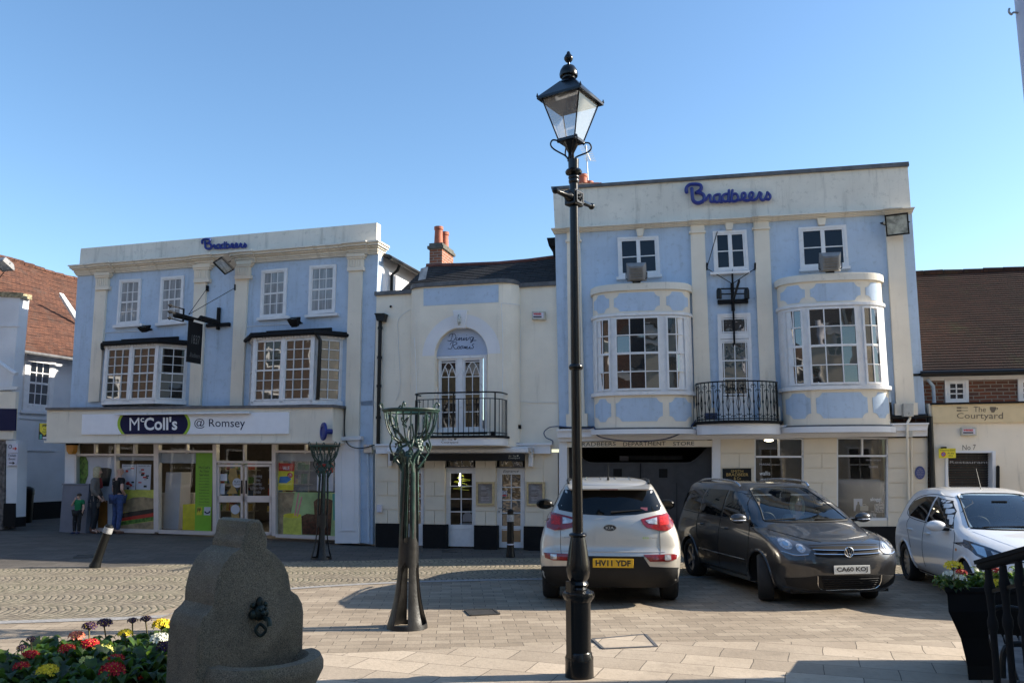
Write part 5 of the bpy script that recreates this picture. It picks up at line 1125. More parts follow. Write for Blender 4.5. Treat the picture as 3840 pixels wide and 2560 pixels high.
# string courses over the ground floor
mb = MB(); F.pp(mb, [(2090, 1640), (3478, 1612), (3481, 1588), (2090, 1612)], -.3, .22); F.pp(mb, [(2086, 1616), (3484, 1590), (3484, 1584), (2086, 1608)], -.2, .27); mb.build('string_course', WSTUC, BR, axes=F.ax)
mb = MB(); F.pp(mb, [(2094, 1655), (3478, 1634), (3479, 1612), (2093, 1638)], -.3, .12); mb.build('fascia', WSTUC, BR, axes=F.ax)
mb = MB(); F.pp(mb, [(2126, 1676), (2671, 1674), (2671, 1650), (2126, 1657)], -.3, .06); lb = mb.build('lettered_lintel', CREAMG, BR, axes=F.ax)
for s_t, x0, x1 in (('BRADBEERS', 2166, 2309), ('DEPARTMENT', 2337, 2496), ('STORE', 2524, 2603)): ftext(F, lb, s_t, [(x0, 1658-(x0-2166)*.005), (x1, 1656-(x1-2166)*.005), (x1, 1671-(x1-2166)*.007), (x0, 1673-(x0-2166)*.007)], .06, PTX)
yg = lambda x: lerp(2062, 2048, (x-2090)/1260)
mb = MB(); F.pp(mb, [(2097, yg(2097)), (2127, yg(2127)), (2126, 1655), (2096, 1655)], -.3, .04); mb.build('jamb', WSTUC, BR, axes=F.ax); mb = MB(); F.pp(mb, [(2671, yg(2671)), (2702, yg(2702)), (2702, 1645), (2671, 1645)], -.5, .05); mb.build('jamb', WSTUC, BR, axes=F.ax)
# gates
GATE = mat('gate_paint', (.035, .036, .042), .45, var=.15, bump=.05)
gm = MB(); go = -.5
def gtop(x):
    d = min(x-2126, 2671-x)
    return 1733-(58 if d < 20 else 58*(1-math.sin(math.pi/2*min(1, (d-20)/75)))) 
xs_ = [2126+k*(2400-2126)/20 for k in range(21)]
for side, X_ in ((0, xs_), (1, [2403+k*(2671-2403)/20 for k in range(21)])):
    gm = MB()
    for a, b in zip(X_, X_[1:]): F.pp(gm, [(a, yg(a)-2), (b, yg(b)-2), (b, gtop(b)), (a, gtop(a))], go-.06, go)
    for a, b in zip(X_[::1], X_[1:]): F.pp(gm, [(a, gtop(a)+6), (b, gtop(b)+6), (b, gtop(b)), (a, gtop(a))], go, go+.03)
    for x in (X_[0]+10, X_[-1]-10, (X_[0]+X_[-1])/2): F.pr(gm, x-3, x+3, 1755, 2030, go, go+.015)
    gd = gm.build('gate_leaf', GATE, BR, axes=F.ax)
    cx = 2316 if side == 0 else 2487
    flat_(F, 'gate_grille', [(cx-16, 1790), (cx+16, 1790), (cx+16, 1757), (cx-16, 1757)], BLACKM, go, go+.012, gd)
mb = MB()
for x in (2538,): F.pr(mb, x-1, x+1, 1810, 2030, go+.016, go+.02)
F.pr(mb, 2400, 2404, 1735, 2030, go, go+.02); mb.build('gate_seam', BLACKM, BR, axes=F.ax)
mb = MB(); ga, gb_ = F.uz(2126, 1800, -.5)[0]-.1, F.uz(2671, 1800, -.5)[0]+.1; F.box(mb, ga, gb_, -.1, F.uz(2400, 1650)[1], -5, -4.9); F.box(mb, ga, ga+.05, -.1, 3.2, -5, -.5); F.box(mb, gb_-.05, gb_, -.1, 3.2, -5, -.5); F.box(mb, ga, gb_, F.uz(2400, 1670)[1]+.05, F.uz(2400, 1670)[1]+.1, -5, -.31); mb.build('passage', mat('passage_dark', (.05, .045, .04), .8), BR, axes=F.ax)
flat_(F, 'passage_sign', [(2323, 1727), (2357, 1728), (2357, 1710), (2323, 1708)], PWH, -2.05, -2, BR); mb = MB(); F.pp(mb, [(2360, 1726), (2560, 1722), (2560, 1708), (2360, 1708)], -2.4, -2.3); mb.build('passage_beam', mat('passage_pale', (.1, .11, .13), .4), BR, axes=F.ax)
# rusticated piers
mb = MB(); R5 = [(2702, 2829), (3014, 3138), (3331, 3479)]
for xa, xb in R5:
    F.pp(mb, [(xa, 1978), (xb, 1974), (xb, 1640), (xa, 1642)], -.35, 0)
    for k in range(6):
        y0, y1 = 1644+k*55.3+1.5, 1644+(k+1)*55.3-1.5; w_ = xb-xa; xs = ([xa, xa+w_*.55-1, xa+w_*.55+1, xb] if k % 2 else [xa, xb])
        for i in range(0, len(xs), 2): F.pp(mb, [(xs[i], y1), (xs[i+1], y1-1), (xs[i+1], y0-1), (xs[i], y0)], 0, .022)
F.pp(mb, [(2829, 1978), (3014, 1975), (3014, 1962), (2829, 1962)], -.3, 0); F.pp(mb, [(3138, 1976), (3331, 1974), (3331, 1950), (3138, 1952)], -.3, 0)
mb.build('ground_floor_wall', CREAMG, BR, axes=F.ax)
mb = MB(); F.pp(mb, [(2702, 2060), (3484, 2052), (3484, 1972), (2702, 1977)], -.3, .05); mb.build('plinth', BLACKM, BR, axes=F.ax)
G_SH2 = glass_clear('display_glass', f0=.06, gloss=.7)
for (x0, x1, y0, y1, yt, ng) in ((2829, 3014, 1643, 1962, 1710, 1), (3138, 3331, 1641, 1951, 1707, 2)):
    mb = MB(); 
    for a in ((x0, x1, y0, y0+4), (x0, x1, y1-10, y1), (x0, x0+5, y0, y1), (x1-6, x1, y0, y1), (x0, x1, yt-2, yt+5)): F.pr(mb, *a, -.12, -.0)
    F.pr(mb, (x0+x1)/2-4, (x0+x1)/2+3, y0, yt, -.12, -.0)
    w_ = mb.build('shop_window', WHITE, BR, axes=F.ax)
    MB().quad(*[F.px(x, y, -.09) for x, y in ((x0+2, y0+2), (x1-2, y0+2), (x1-2, y1-2), (x0+2, y1-2))]).build('pane', G_SH2, w_, axes=F.ax, fix=False)
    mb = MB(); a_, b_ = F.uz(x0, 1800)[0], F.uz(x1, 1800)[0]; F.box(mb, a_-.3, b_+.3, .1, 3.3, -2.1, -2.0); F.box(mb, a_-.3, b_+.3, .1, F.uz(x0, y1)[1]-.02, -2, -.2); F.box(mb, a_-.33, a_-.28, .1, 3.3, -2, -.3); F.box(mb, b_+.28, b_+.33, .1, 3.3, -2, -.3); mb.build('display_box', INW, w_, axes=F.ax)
def glyph(s_t, x0, x1, y0, y1, m=None, o=-.085, sh=0): ftext(F, BR, s_t, [(x0, y0), (x1, y0), (x1, y1), (x0, y1)], o, m or SWHITE, name='window_lettering', shear=sh)
glyph('MASAI', 2848, 2887, 1736, 1744, PG); glyph('wallis', 2848, 2888, 1766, 1781); glyph('seasalt', 2852, 2884, 1791, 1798); glyph('sloggi', 3264, 3304, 1864, 1881); glyph('GUESS', 3258, 3292, 1746, 1753, PG); glyph('three stripes', 3248, 3304, 1720, 1729, PG)
mb = MB(); mb.ball(F.px(2883, 1650, -.5), (.1, .1, .03), 10, 6); mb.build('downlight', LAMPM, BR)
# goods in the right display window
fz = F.uz(3138, 1950)[1]
BAGW = mat('bag_floral', (.5, .42, .40), .6, var=.8, scale=35); 
for lab, x0, x1, y0, y1, m_, oo in (('floral patterned box bag with a handle on the display window shelf', 3283, 3324, 1889, 1921, BAGW, -.5), ('cream box with red cherries in the display window', 3226, 3257, 1897, 1915, mat('bag_cream', (.55, .45, .35), .6), -.5), ('low patterned box at the foot of the display window', 3256, 3287, 1924, 1940, BAGW, -.4), ('low red and white box at the foot of the display window', 3226, 3250, 1926, 1940, mat('bag_pink', (.5, .3, .3), .6, var=.6, scale=30), -.4)):
    t = thing('handbag', lab, 'bag', F.px(x0, y1, oo)); mb = MB(); F.pr(mb, x0, x1, y0, y1, oo-.15, oo); mb.build('bag_body', m_, t, axes=F.ax, bevel=.012); mb = MB(); xm = (x0+x1)/2; mb.tube(cr([F.px(xm-6, y0, oo-.07), F.px(xm-5, y0-6, oo-.07), F.px(xm+5, y0-6, oo-.07), F.px(xm+6, y0, oo-.07)], 4), .008, 5); mb.build('strap', m_, t)
t = thing('poster', 'pale portrait poster behind the display window glass', 'poster', F.px(3202, 1915, -.55)); mb = MB(); F.pr(mb, 3202, 3234, 1869, 1915, -.57, -.55); b_ = mb.build('sheet', PWH, t, axes=F.ax); flat_(F, 'figure', [(3208, 1915), (3230, 1915), (3226, 1895), (3222, 1888), (3222, 1880), (3216, 1880), (3216, 1888), (3211, 1895)], PDK, -.55, -.546, b_)
t = thing('wall_sign', 'black and gold solicitors name board on the cream wall beside the gates', 'sign', F.px(2710, 1800, .04)); mb = MB(); F.pp(mb, [(2710, 1830), (2818, 1829), (2817, 1755), (2710, 1756)], .022, .05); b_ = mb.build('board', BLACKP, t, axes=F.ax)
GOLD = mat('letter_gold', (.50, .33, .10), .4, var=.1)
for s_t, x0, x1, y0, y1 in (('SMITH', 2741, 2787, 1761, 1771), ('BRADBEER', 2724, 2806, 1773, 1784), ('& Co', 2752, 2778, 1787, 1797)): ftext(F, b_, s_t, [(x0, y0), (x1, y0), (x1, y1), (x0, y1)], .05, GOLD)
t = thing('plaque', 'oval blue plaque on the cream stonework at the right end of the store', 'plaque', F.px(3450, 1796, .03)); mb = MB(); F.pp(mb, [(3450.5+18.5*math.cos(k*math.pi/14), 1771.5-24.5*math.sin(k*math.pi/14)) for k in range(28)], .022, .05); b_ = mb.build('disc', mat('plaque_blue', (.04, .06, .22), .4), t, axes=F.ax)
for i, (s_t, w_) in enumerate((('THE', 5), ('ABBOTSFORD', 11), ('Former Town', 13), ('House built in', 13), ('the 18th Century', 13), ('Town Trust', 8))): ftext(F, b_, s_t, [(3450-w_, 1755+i*6), (3450+w_, 1755+i*6), (3450+w_, 1759+i*6), (3450-w_, 1759+i*6)], .05, PG)
mb = MB(); mb.tube(cr([F.px(2094, 1598, .25), F.px(2200, 1606, .3), F.px(2228, 1600, .3), F.px(2240, 1632, .35), F.px(2300, 1648, .4), F.px(2400, 1654, .4), F.px(2500, 1644, .35), F.px(2575, 1612, .3), F.px(2598, 1590, .3), F.px(2610, 1574, .3)], 6), .014, 5); tag(mb.build('loose_cable', mat('cable_blue2', (.03, .05, .12), .5), smooth=True), 'blue cable sagging beneath the left bow window above the gates', 'cable')
# gutter corner, chimney pots and aerial behind the parapet
mb = MB(); F.pp(mb, [(2058, 922), (2082, 922), (2082, 890), (2050, 892)], -1.4, -.4); mb.tube([F.px(2078, 920, -.6), F.px(2084, 965, -.6)], .06, 6); mb.build('gutter', BLACKM, BR, axes=F.ax)
c0 = dpt(2186, 692, 20.6)
mb = MB(); mb.box(c0+Vector((-.3, -.3, -2.3)), c0+Vector((.45, .5, -.05))); mb.build('chimney', BRICK, BR)
for dx, hh in ((0, .25), (.17, .12)): mb = MB(); c = c0+Vector((dx, dx, -.05)); mb.lathe([(.12, 0), (.105, hh-.02), (.125, hh), (.125, hh+.06), (.09, hh+.06)], c, 16); mb.build('chimney_pot', TERRA, BR, smooth=True)
a0 = c0+Vector((.1, .1, 0)); t = thing('aerial', 'thin television aerial on a pole behind the tall parapet', 'aerial', a0)
aT = dpt(2198, 545, 20.7); mb = MB(); mb.tube([dpt(2206, 692, 20.7), aT], .018, 6); mb.build('pole', STEEL, t)
mb = MB(); b0, b1 = dpt(2192, 548, 20.7), dpt(2214, 602, 20.7); mb.tube([b0, b1], .012, 5); dv = Vector((.16, .1, .02))
for k in range(9): p = b0.lerp(b1, k/8); mb.tube([p-dv, p+dv], .006, 4)
mb.build('antenna', STEEL, t)
# ================================================================ FAR RIGHT: brick house with tiled roof and a cream shopfront
P4 = RF.px(3468, 1545, -.25); F = Fac((P4.x, P4.y), 12)
BF = thing('brick_house', 'low red brick house with mossy tiled roof and a cream shopfront at the right edge', 'house', F.pt(1, .1))
uE = F.uz(4200, 1500)[0]
zE = F.uz(3600, 1400)[1]; zR0 = F.uz(3441, 1030, -3.0)[1]; 
mb = MB(); F.box(mb, -.6, 9, .1, zE, -.3, 0); mb.build('wall', BRICKD, BF, axes=F.ax)
mb = MB()
a0, a1 = F.uz(3464, 1392, .25)[1], zE+.02
rr = Vector((0, 0, 1)); RD = 3.4; zr = F.uz(3700, 1016, -RD)[1]
for j in range(44):
    t0, t1 = j/44, (j+1)/44; z0_, z1_ = lerp(zE+.0, zr, t0), lerp(zE, zr, t1); o0_, o1_ = lerp(.22, -RD, t0), lerp(.22, -RD, t1)
    mb.quad(F.pt(-.7, z0_+.018, o0_), F.pt(9, z0_+.018, o0_), F.pt(9, z1_, o1_), F.pt(-.7, z1_, o1_)); mb.quad(F.pt(-.7, z0_, o0_), F.pt(9, z0_, o0_), F.pt(9, z0_+.018, o0_), F.pt(-.7, z0_+.018, o0_))
rf = mb.build('roof', TILED, BF, axes=F.ax, fix=False)
mb = MB(); mb.quad(F.pt(-.7, zr, -RD), F.pt(9, zr, -RD), F.pt(9, zE, -2*RD), F.pt(-.7, zE, -2*RD)); mb.build('rear_slope', TILED, rf, axes=F.ax)
rt = MB(); x = -.7
while x < 9: rt.tube([F.pt(x, zr+random.uniform(-.01, .01), -RD), F.pt(x+.43, zr+random.uniform(-.01, .015), -RD)], .08, 8); x += .45
rt.build('ridge_tiles', TILED, rf)
mb = MB(); mb.tube([F.pt(-.1, zE-.02, .3), F.pt(9, zE-.02, .3)], .06, 8); F.box(mb, -.3, 9, zE-.06, zE-.01, .0, .26); mb.build('gutter', BLACKP, BF)
mb = MB(); F.box(mb, -.1, 9, zE-.14, zE-.06, .002, .05); mb.build('fascia_board', WHITE, BF, axes=F.ax)
mb = MB(); mb.tube([F.px(3478, 1420, .12), F.px(3500, 1448, .12), F.px(3504, 1512, .12)], .035, 8); mb.build('drainpipe', mat('pipe_pale_blue', (.35, .42, .5), .5), BF, smooth=True)
mb = MB(); mb.tube([F.px(3486, 1560, .35), F.px(3500, 1900, .35), F.px(3504, 2040, .35)], .06, 8); mb.build('drainpipe', BLACKP, BF, smooth=True)
window(F, BF, [(3543, 1421), (3632, 1419), (3634, 1512), (3546, 1512)], 2, 3, WHITE, G_SKY, frame=.06, inner=.04, mun=.025)
window(F, BF, [(3818, 1416), (3910, 1412), (3912, 1510), (3820, 1510)], 2, 3, WHITE, G_SKY, frame=.06, inner=.04, mun=.025)
zb_ = F.uz(3600, 1512, .3)[1]
mb = MB(); F.box(mb, F.uz(3497, 1700, .3)[0], F.uz(3550, 1700, .3)[0], .05, zb_, 0, .3); F.box(mb, F.uz(3725, 1700, .3)[0], 9, .05, zb_, 0, .3); F.box(mb, F.uz(3550, 1700, .3)[0], F.uz(3725, 1700, .3)[0], F.uz(3640, 1694, .3)[1], zb_, 0, .3)
mb.build('shopfront', WSTUC if False else CREAM, BF, axes=F.ax)
mb = MB(); F.pp(mb, [(3497, 1585), (3960, 1581), (3960, 1505), (3495, 1514)], .3, .36); sb = mb.build('sign_board', mat('sign_cream', (.66, .52, .31), .5, var=.04), BF, axes=F.ax)
mb = MB(); F.pp(mb, [(3493, 1517), (3960, 1508), (3960, 1501), (3493, 1510)], .28, .4); mb.build('board_capping', BLACKM, sb, axes=F.ax)
ftext(F, sb, 'The', [(3651, 1524), (3697, 1524), (3697, 1544), (3651, 1544)], .36, GTX); ftext(F, sb, 'Courtyard', [(3588, 1548), (3761, 1545), (3761, 1578), (3588, 1574)], .36, GTX); cupfork(F, sb, 3712, 1525, 2.3, .36, GTX); cutlery(F, sb, 3588, 1527, 2.1, .36, GTX)
alarm(F, 'cream alarm box on the cream shopfront at the right edge', 3606, 3663, 1602, 1632, .3)
ftext(F, BF, 'No 7', [(3609, 1668), (3659, 1666), (3659, 1685), (3609, 1687)], .3, GTX)
SHUT = mat('shutter_dark', (.03, .03, .032), .4, metal=.5)
mb = MB(); xa, xb = 3554, 3722
for k in range(34): y = 1698+k*9; F.pp(mb, [(xa, y+8), (xb, y+8), (xb, y), (xa, y+1)], .08, .12-.0*k); F.pp(mb, [(xa, y+3), (xb, y+3), (xb, y), (xa, y+1)], .12, .14)
sd = mb.build('roller_shutter', SHUT, BF, axes=F.ax); mb = MB(); F.pr(mb, 3722, 3734, 1692, 2010, .1, .38); F.pr(mb, 3546, 3556, 1692, 2010, .1, .34); F.pr(mb, 3546, 3734, 1690, 1697, .1, .34); mb.build('door_frame', WSTUC, BF, axes=F.ax)
mb = MB(); F.pp(mb, [(3738, 2010), (3750, 2010), (3749, 1748), (3744, 1744), (3739, 1748)], .38, .44); mb.build('dark_post', BLACKM, BF, axes=F.ax)
ftext(F, sd, 'Restaurant', [(3562, 1727), (3706, 1727), (3706, 1737), (3562, 1737)], .145, PG)
t = thing('parking_sign', 'yellow pedestrian zone parking sign on the cream wall', 'sign', F.px(3520, 1718, .5)); mb = MB(); F.pp(mb, [(3521, 1717), (3585, 1716), (3584, 1680), (3520, 1681)], .48, .5); b_ = mb.build('plate', PY, t, axes=F.ax, bevel=.004)
mb = MB(); F.pr(mb, 3538, 3550, 1674, 1682, .3, .49); mb.build('bracket', BLACKM, t)
ftext(F, b_, 'Pedestrian Zone', [(3525, 1684), (3580, 1684), (3580, 1690), (3525, 1690)], .503, PTX); ftext(F, b_, 'At any\ntime', [(3553, 1694), (3578, 1694), (3578, 1711), (3553, 1711)], .503, PTX)
flat_(F, 'roundel', [(3538+9*math.cos(k*math.pi/10), 1702-9*math.sin(k*math.pi/10)) for k in range(20)], PRD, .5, .505, b_); flat_(F, 'roundel_centre', [(3538+6.5*math.cos(k*math.pi/10), 1702-6.5*math.sin(k*math.pi/10)) for k in range(20)], PBL, .5, .507, b_)
mb = MB(); F.pp(mb, [(3532, 1697), (3534, 1695), (3544, 1707), (3542, 1709)], .507, .509); mb.build('roundel_bar', PRD, b_)
# ================================================================ LEFT: side street house with clay tiled roof, and the near white house
P5 = dpt(120, 1945, 26.5); F = Fac((P5.x, P5.y), Q=(P5.x+.305, P5.y+.952))
BS = thing('side_street_house', 'white painted brick house with a big orange clay tiled roof down the side street', 'house', F.pt(0, .1))
zw = F.uz(200, 1320)[1]
mb = MB(); F.box(mb, -7, 9, .0, zw, -.3, 0); mb.build('wall', WHITEB, BS, axes=F.ax)
mb = MB(); F.box(mb, -7, 9, -.0, F.uz(180, 1880, .03)[1], 0, .03); mb.build('plinth', BLACKM, BS, axes=F.ax)
ze = F.uz(150, 1290, .5)[1]; RD = 3.6; zr = F.uz(160, 1012, -RD)[1]; mb = MB(); ns = 48
for j in range(ns):
    t0, t1 = j/ns, (j+1)/ns; f = lambda t_: (lerp(.45, -RD, t_), lerp(ze-.25, zr, t_))
    (o0_, z0_), (o1_, z1_) = f(t0), f(t1)
    for a in range(20):
        u0_, u1_ = -7+a*.8, -7+(a+1)*.8; w0, w1 = .05*math.sin(u0_*1.3), .05*math.sin(u1_*1.3)
        mb.quad(F.pt(u0_, z0_+.022+w0, o0_), F.pt(u1_, z0_+.022+w1, o0_), F.pt(u1_, z1_+w1, o1_), F.pt(u0_, z1_+w0, o1_)); mb.quad(F.pt(u0_, z0_+w0, o0_), F.pt(u1_, z0_+w1, o0_), F.pt(u1_, z0_+.022+w1, o0_), F.pt(u0_, z0_+.022+w0, o0_))
rf = mb.build('roof', TILE, BS, axes=F.ax, fix=False)
mb = MB(); mb.quad(F.pt(-7, zr, -RD), F.pt(9, zr, -RD), F.pt(9, ze-1, -2*RD), F.pt(-7, ze-1, -2*RD)); mb.build('rear_slope', TILE, rf, axes=F.ax)
rt = MB(); x = -7
while x < 9: w = .05*math.sin(x*1.3); rt.tube([F.pt(x, zr+w+random.uniform(-.01, .01), -RD), F.pt(x+.43, zr+w+random.uniform(-.01, .02), -RD)], .1, 8); x += .45
rt.build('ridge_tiles', TILE, rf)
mb = MB(); mb.tube([F.pt(-7, ze-.32, .5), F.pt(9, ze-.32, .5)], .06, 8); mb.build('gutter', LEAD, BS)
window(F, BS, [(98, 1326), (212, 1342), (194, 1545), (86, 1536)], 3, 4, WHITE, G_DARK, frame=.17, inner=.05, mun=.03, mid=2)
mb = MB(); F.pp(mb, [(80, 1548), (178, 1552), (178, 1542), (80, 1536)], 0, .08); mb.build('window_sill', WHITEB, BS, axes=F.ax); mb = MB(); F.pp(mb, [(40, 1688), (206, 1692), (206, 1684), (40, 1678)], 0, .03); mb.build('string_course', WHITEB, BS, axes=F.ax); mb = MB(); F.pp(mb, [(70, 1568), (178, 1576), (178, 1570), (70, 1560)], 0, .03); mb.build('string_course', WHITEB, BS, axes=F.ax)
mb = MB(); 
sk = [F.px(x, y, -1.0) for x, y in ((222, 1112), (238, 1117), (298, 1205), (284, 1212))]; mb.hull(sk, [p+Vector((.05, -.1, .12)) for p in sk]); mb.build('rooflight', mat('rooflight_white', (.6, .65, .66), .3), rf)
# near white house at the left edge
P6 = dpt(60, 1960, 22.2); F = Fac((P6.x, P6.y), 17)
BN = thing('white_house', 'white painted house at the left edge with a dark blue shop fascia', 'house', F.pt(-1, .1))
uN = F.uz(76, 1112)[0]; zN = F.uz(40, 1100)[1]
mb = MB(); F.box(mb, -8, uN, F.uz(30, 1650)[1], zN, -.3, 0); mb.build('wall', WHITEB, BN, axes=F.ax)
mb = MB(); F.pp(mb, [(-60, 1108), (80, 1115), (80, 1097), (-60, 1090)], -.3, .05); mb.build('coping', mat('lichen_stone', (.30, .25, .15), .9, var=.5, scale=12), BN, axes=F.ax)
mb = MB(); F.pp(mb, [(-60, 1465), (62, 1460), (66, 1448), (-60, 1440)], 0, .12); F.pp(mb, [(-60, 1224), (74, 1224), (74, 1219), (-60, 1212)], 0, .03); mb.build('moulding', WHITEB, BN, axes=F.ax)
mb = MB(); F.pp(mb, [(-300, 1646), (48, 1646), (60, 1468), (-300, 1468)], 0, .1); fs = mb.build('fascia', CREAM, BN, axes=F.ax)
mb = MB(); F.pp(mb, [(-300, 1612), (56, 1614), (59, 1532), (-300, 1526)], .1, .14); mb.build('sign_board', NAVY, fs, axes=F.ax)
mb = MB(); mb.tube([F.px(-30, 1340, .3), F.px(48, 1394, .3), F.px(62, 1402, .3)], .06, 8); mb.build('downpipe', WHITEB, BN, smooth=True)
mb = MB(); F.pp(mb, [(22, 1952), (60, 1955), (68, 1650), (24, 1650)], -.3, 0); F.pr(mb, 22, 60, 1650, 1664, -.2, .04); mb.build('pier', WHITEB, BN, axes=F.ax); mb = MB(); F.pp(mb, [(12, 1972), (58, 1975), (58, 1886), (12, 1886)], -.3, .02); mb.build('plinth', BLACKM, BN, axes=F.ax)
mb = MB(); F.pp(mb, [(-60, 1985), (8, 1985), (22, 1650), (-60, 1650)], -.4, .03); mb.build('stone_pillar', mat('rough_stone', (.14, .12, .11), .9, var=.5, scale=10, bump=.5), BN, axes=F.ax)
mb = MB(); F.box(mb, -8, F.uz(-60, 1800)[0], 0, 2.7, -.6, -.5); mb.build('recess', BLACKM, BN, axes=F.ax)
t = thing('direction_sign', 'white sign reading Toilets Buses with arrows on the white pier', 'sign', F.px(25, 1745, .05)); mb = MB(); F.pp(mb, [(26, 1744), (62, 1744), (66, 1700), (29, 1699)], 0.03, .06); b_ = mb.build('panel', PWH, t, axes=F.ax); ftext(F, b_, 'Toilets\nBuses', [(30, 1702), (62, 1702), (60, 1724), (30, 1724)], .06, PTX)
mb = MB(); F.pp(mb, [(34, 1736), (47, 1736), (47, 1741), (56, 1735), (47, 1729), (47, 1733), (34, 1733)], .06, .063); mb.build('arrow', PTX, b_)
mb = MB(); F.pp(mb, [(29, 1697), (66, 1697), (68, 1664), (31, 1663)], .03, .06); b_ = mb.build('panel', PWH, t, axes=F.ax); mb = MB(); F.pp(mb, [(47, 1683), (56, 1683), (56, 1688), (64, 1681), (56, 1674), (56, 1679), (47, 1679)], .06, .063); mb.build('arrow', PRD, b_)
mb = MB(); c = F.px(38, 1674, .065); mb.tube([c+F.U*.05*math.cos(a*math.pi/6)+Vector((0, 0, .05*math.sin(a*math.pi/6))) for a in range(12)], .008, 4, closed=True); mb.build('pictogram', PTX, b_); F.pr(mb, 32, 46, 1684, 1687, .06, .063)
c = F.px(10, 996, .8); floodlight('grey floodlight at the left edge above the white house', c, F.N*.6+Vector((0, 0, -1.2)), .42, .42, .16, body=FGREY, foot=F.px(-50, 1080, .0))
# litter bin in the side street
p = dpt(86, 1948, 25.2); p.z = .08; t = thing('litter_bin', 'black litter bin with domed top against the white brick wall', 'bin', p); rb = .24
mb = MB(); mb.lathe([(rb*.92, 0), (rb, .04), (rb, .85), (rb*.98, .85)], p, 20); mb.build('body', BLACKP, t, smooth=True)
mb = MB(); mb.lathe([(rb*1.03, .85), (rb*1.05, .88), (rb*1.03, 1.0), (rb*.9, 1.06), (rb*.5, 1.1), (0, 1.11)], p, 20); mb.build('lid', BLACKP, t, smooth=True); mb = MB(); mb.box(p+Vector((-.06, -rb*1.03-.01, .87)), p+Vector((.08, -rb+.02, .97))); mb.build('label_plate', PG, t)
# ================================================================ buildings across the square (they show in the glass and throw the shade near the camera)
def far_house(name, label, cat, x0, x1, y0, y1, h, wallm, roofm, storeys, cols, sgn):
    b = thing(name, label, cat, Vector(((x0+x1)/2, y1, 0))); mb = MB(); mb.box((x0, y0, -.1), (x1, y1, h)); mb.build('wall', wallm, b)
    mb = MB(); ym = (y0+y1)/2; mb.hull([(x0-.2, y0-.3, h), (x1+.2, y0-.3, h), (x1+.2, ym, h+2.4), (x0-.2, ym, h+2.4)], [(x0-.2, y1+.3, h-.02), (x1+.2, y1+.3, h-.02), (x1+.2, ym+.05, h+2.4), (x0-.2, ym+.05, h+2.4)]); mb.build('roof', roofm, b)
    mb = MB(); mb.box((x0-.1, y1, h-.5), (x1+.1, y1+.25, h-.1)); mb.box((x0-.1, y1, 3.4), (x1+.1, y1+.15, 3.8)); mb.build('cornice', WHITE, b)
    for k in range(cols):
        for s_ in range(storeys):
            xc = lerp(x0, x1, (k+.5)/cols); z0 = .9+s_*3.3; fr_ = MB()
            for a in ((-.6, -.5, 0, 1.9), (.5, .6, 0, 1.9), (-.5, .5, 0, .1), (-.5, .5, 1.8, 1.9), (-.5, .5, .92, .98), (-.02, .02, .1, 1.8)): fr_.box((xc+a[0], y1, z0+a[2]), (xc+a[1], y1+.08, z0+a[3]))
            w = fr_.build('window', WHITE, b); MB().quad(Vector((xc-.5, y1+.02, z0)), Vector((xc+.5, y1+.02, z0)), Vector((xc+.5, y1+.02, z0+1.9)), Vector((xc-.5, y1+.02, z0+1.9))).build('pane', G_DARK, w)
    return b
EAST = []
far_house('cream_house', 'cream rendered three storey house across the square behind the camera', 'house', -3.5, 8, -22, -13, 9.2, CREAM, SLATE, 3, 5, 1)
far_house('brick_house', 'red brick house with slate roof across the square behind the camera', 'house', -16, -3.6, -22, -14, 8.0, BRICK, SLATE, 2, 5, 1)
far_house('yellow_brick_house', 'buff brick house across the square behind the camera', 'house', -30, -16.2, -21, -13, 8.6, brick_mat('buff_brick', (.42, .32, .16), (.36, .27, .14), (.3, .28, .24)), TILED, 2, 5, 1)
wb = thing('brick_terrace', 'long red brick terrace with slate roof on the left side of the square', 'terrace', Vector((-25, 5, 0)))
mb = MB(); mb.box((-34, -12, -.1), (-24, 19, 9.5)); mb.build('wall', brick_mat('brown_brick', (.062, .034, .026), (.048, .027, .021), (.09, .08, .065)), wb); mb = MB(); mb.hull([(-24, -12, 9.5), (-24, 19, 9.5), (-29, 19, 12.5), (-29, -12, 12.5)], [(-34, -12, 9.5), (-34, 19, 9.5), (-29.1, 19, 12.5), (-29.1, -12, 12.5)]); mb.build('roof', SLATE, wb)
for k in range(10):
    for s_ in range(3):
        yc = -10.4+k*3.0; z0 = .8+s_*3.0; mb = MB()
        for a in ((-.6, -.48, 0, 1.8), (.48, .6, 0, 1.8), (-.48, .48, 0, .1), (-.48, .48, 1.7, 1.8), (-.48, .48, .87, .93)): mb.box((-24.0, yc+a[0], z0+a[2]), (-23.92, yc+a[1], z0+a[3]))
        w = mb.build('window', WHITE, wb); MB().quad(Vector((-23.97, yc-.5, z0)), Vector((-23.97, yc+.5, z0)), Vector((-23.97, yc+.5, z0+1.8)), Vector((-23.97, yc-.5, z0+1.8))).build('pane', G_DARK, w)
bt = thing('town_hall', 'tall cream town hall out of view to the right, shaped to shade the foreground', 'building', Vector((15, 0, 0)))
mb = MB(); mb.box((9.2, -9, -.1), (22, 5.3, 10.5)); mb.build('wall', CREAM, bt); mb = MB(); mb.box((9.2, 6.4, -.1), (12, 8.05, 10.5)); mb.build('shade_tower', CREAM, bt); mb = MB(); mb.box((9.3, 5.301, -.1), (22, 6.399, 5.2)); mb.build('link', CREAM, bt); mb = MB(); mb.box((9.0, -9.2, 10.5), (22.2, 5.35, 10.9)); mb.build('cornice', WHITE, bt)  # tower and low link added to shade paving and pass sun to flowers
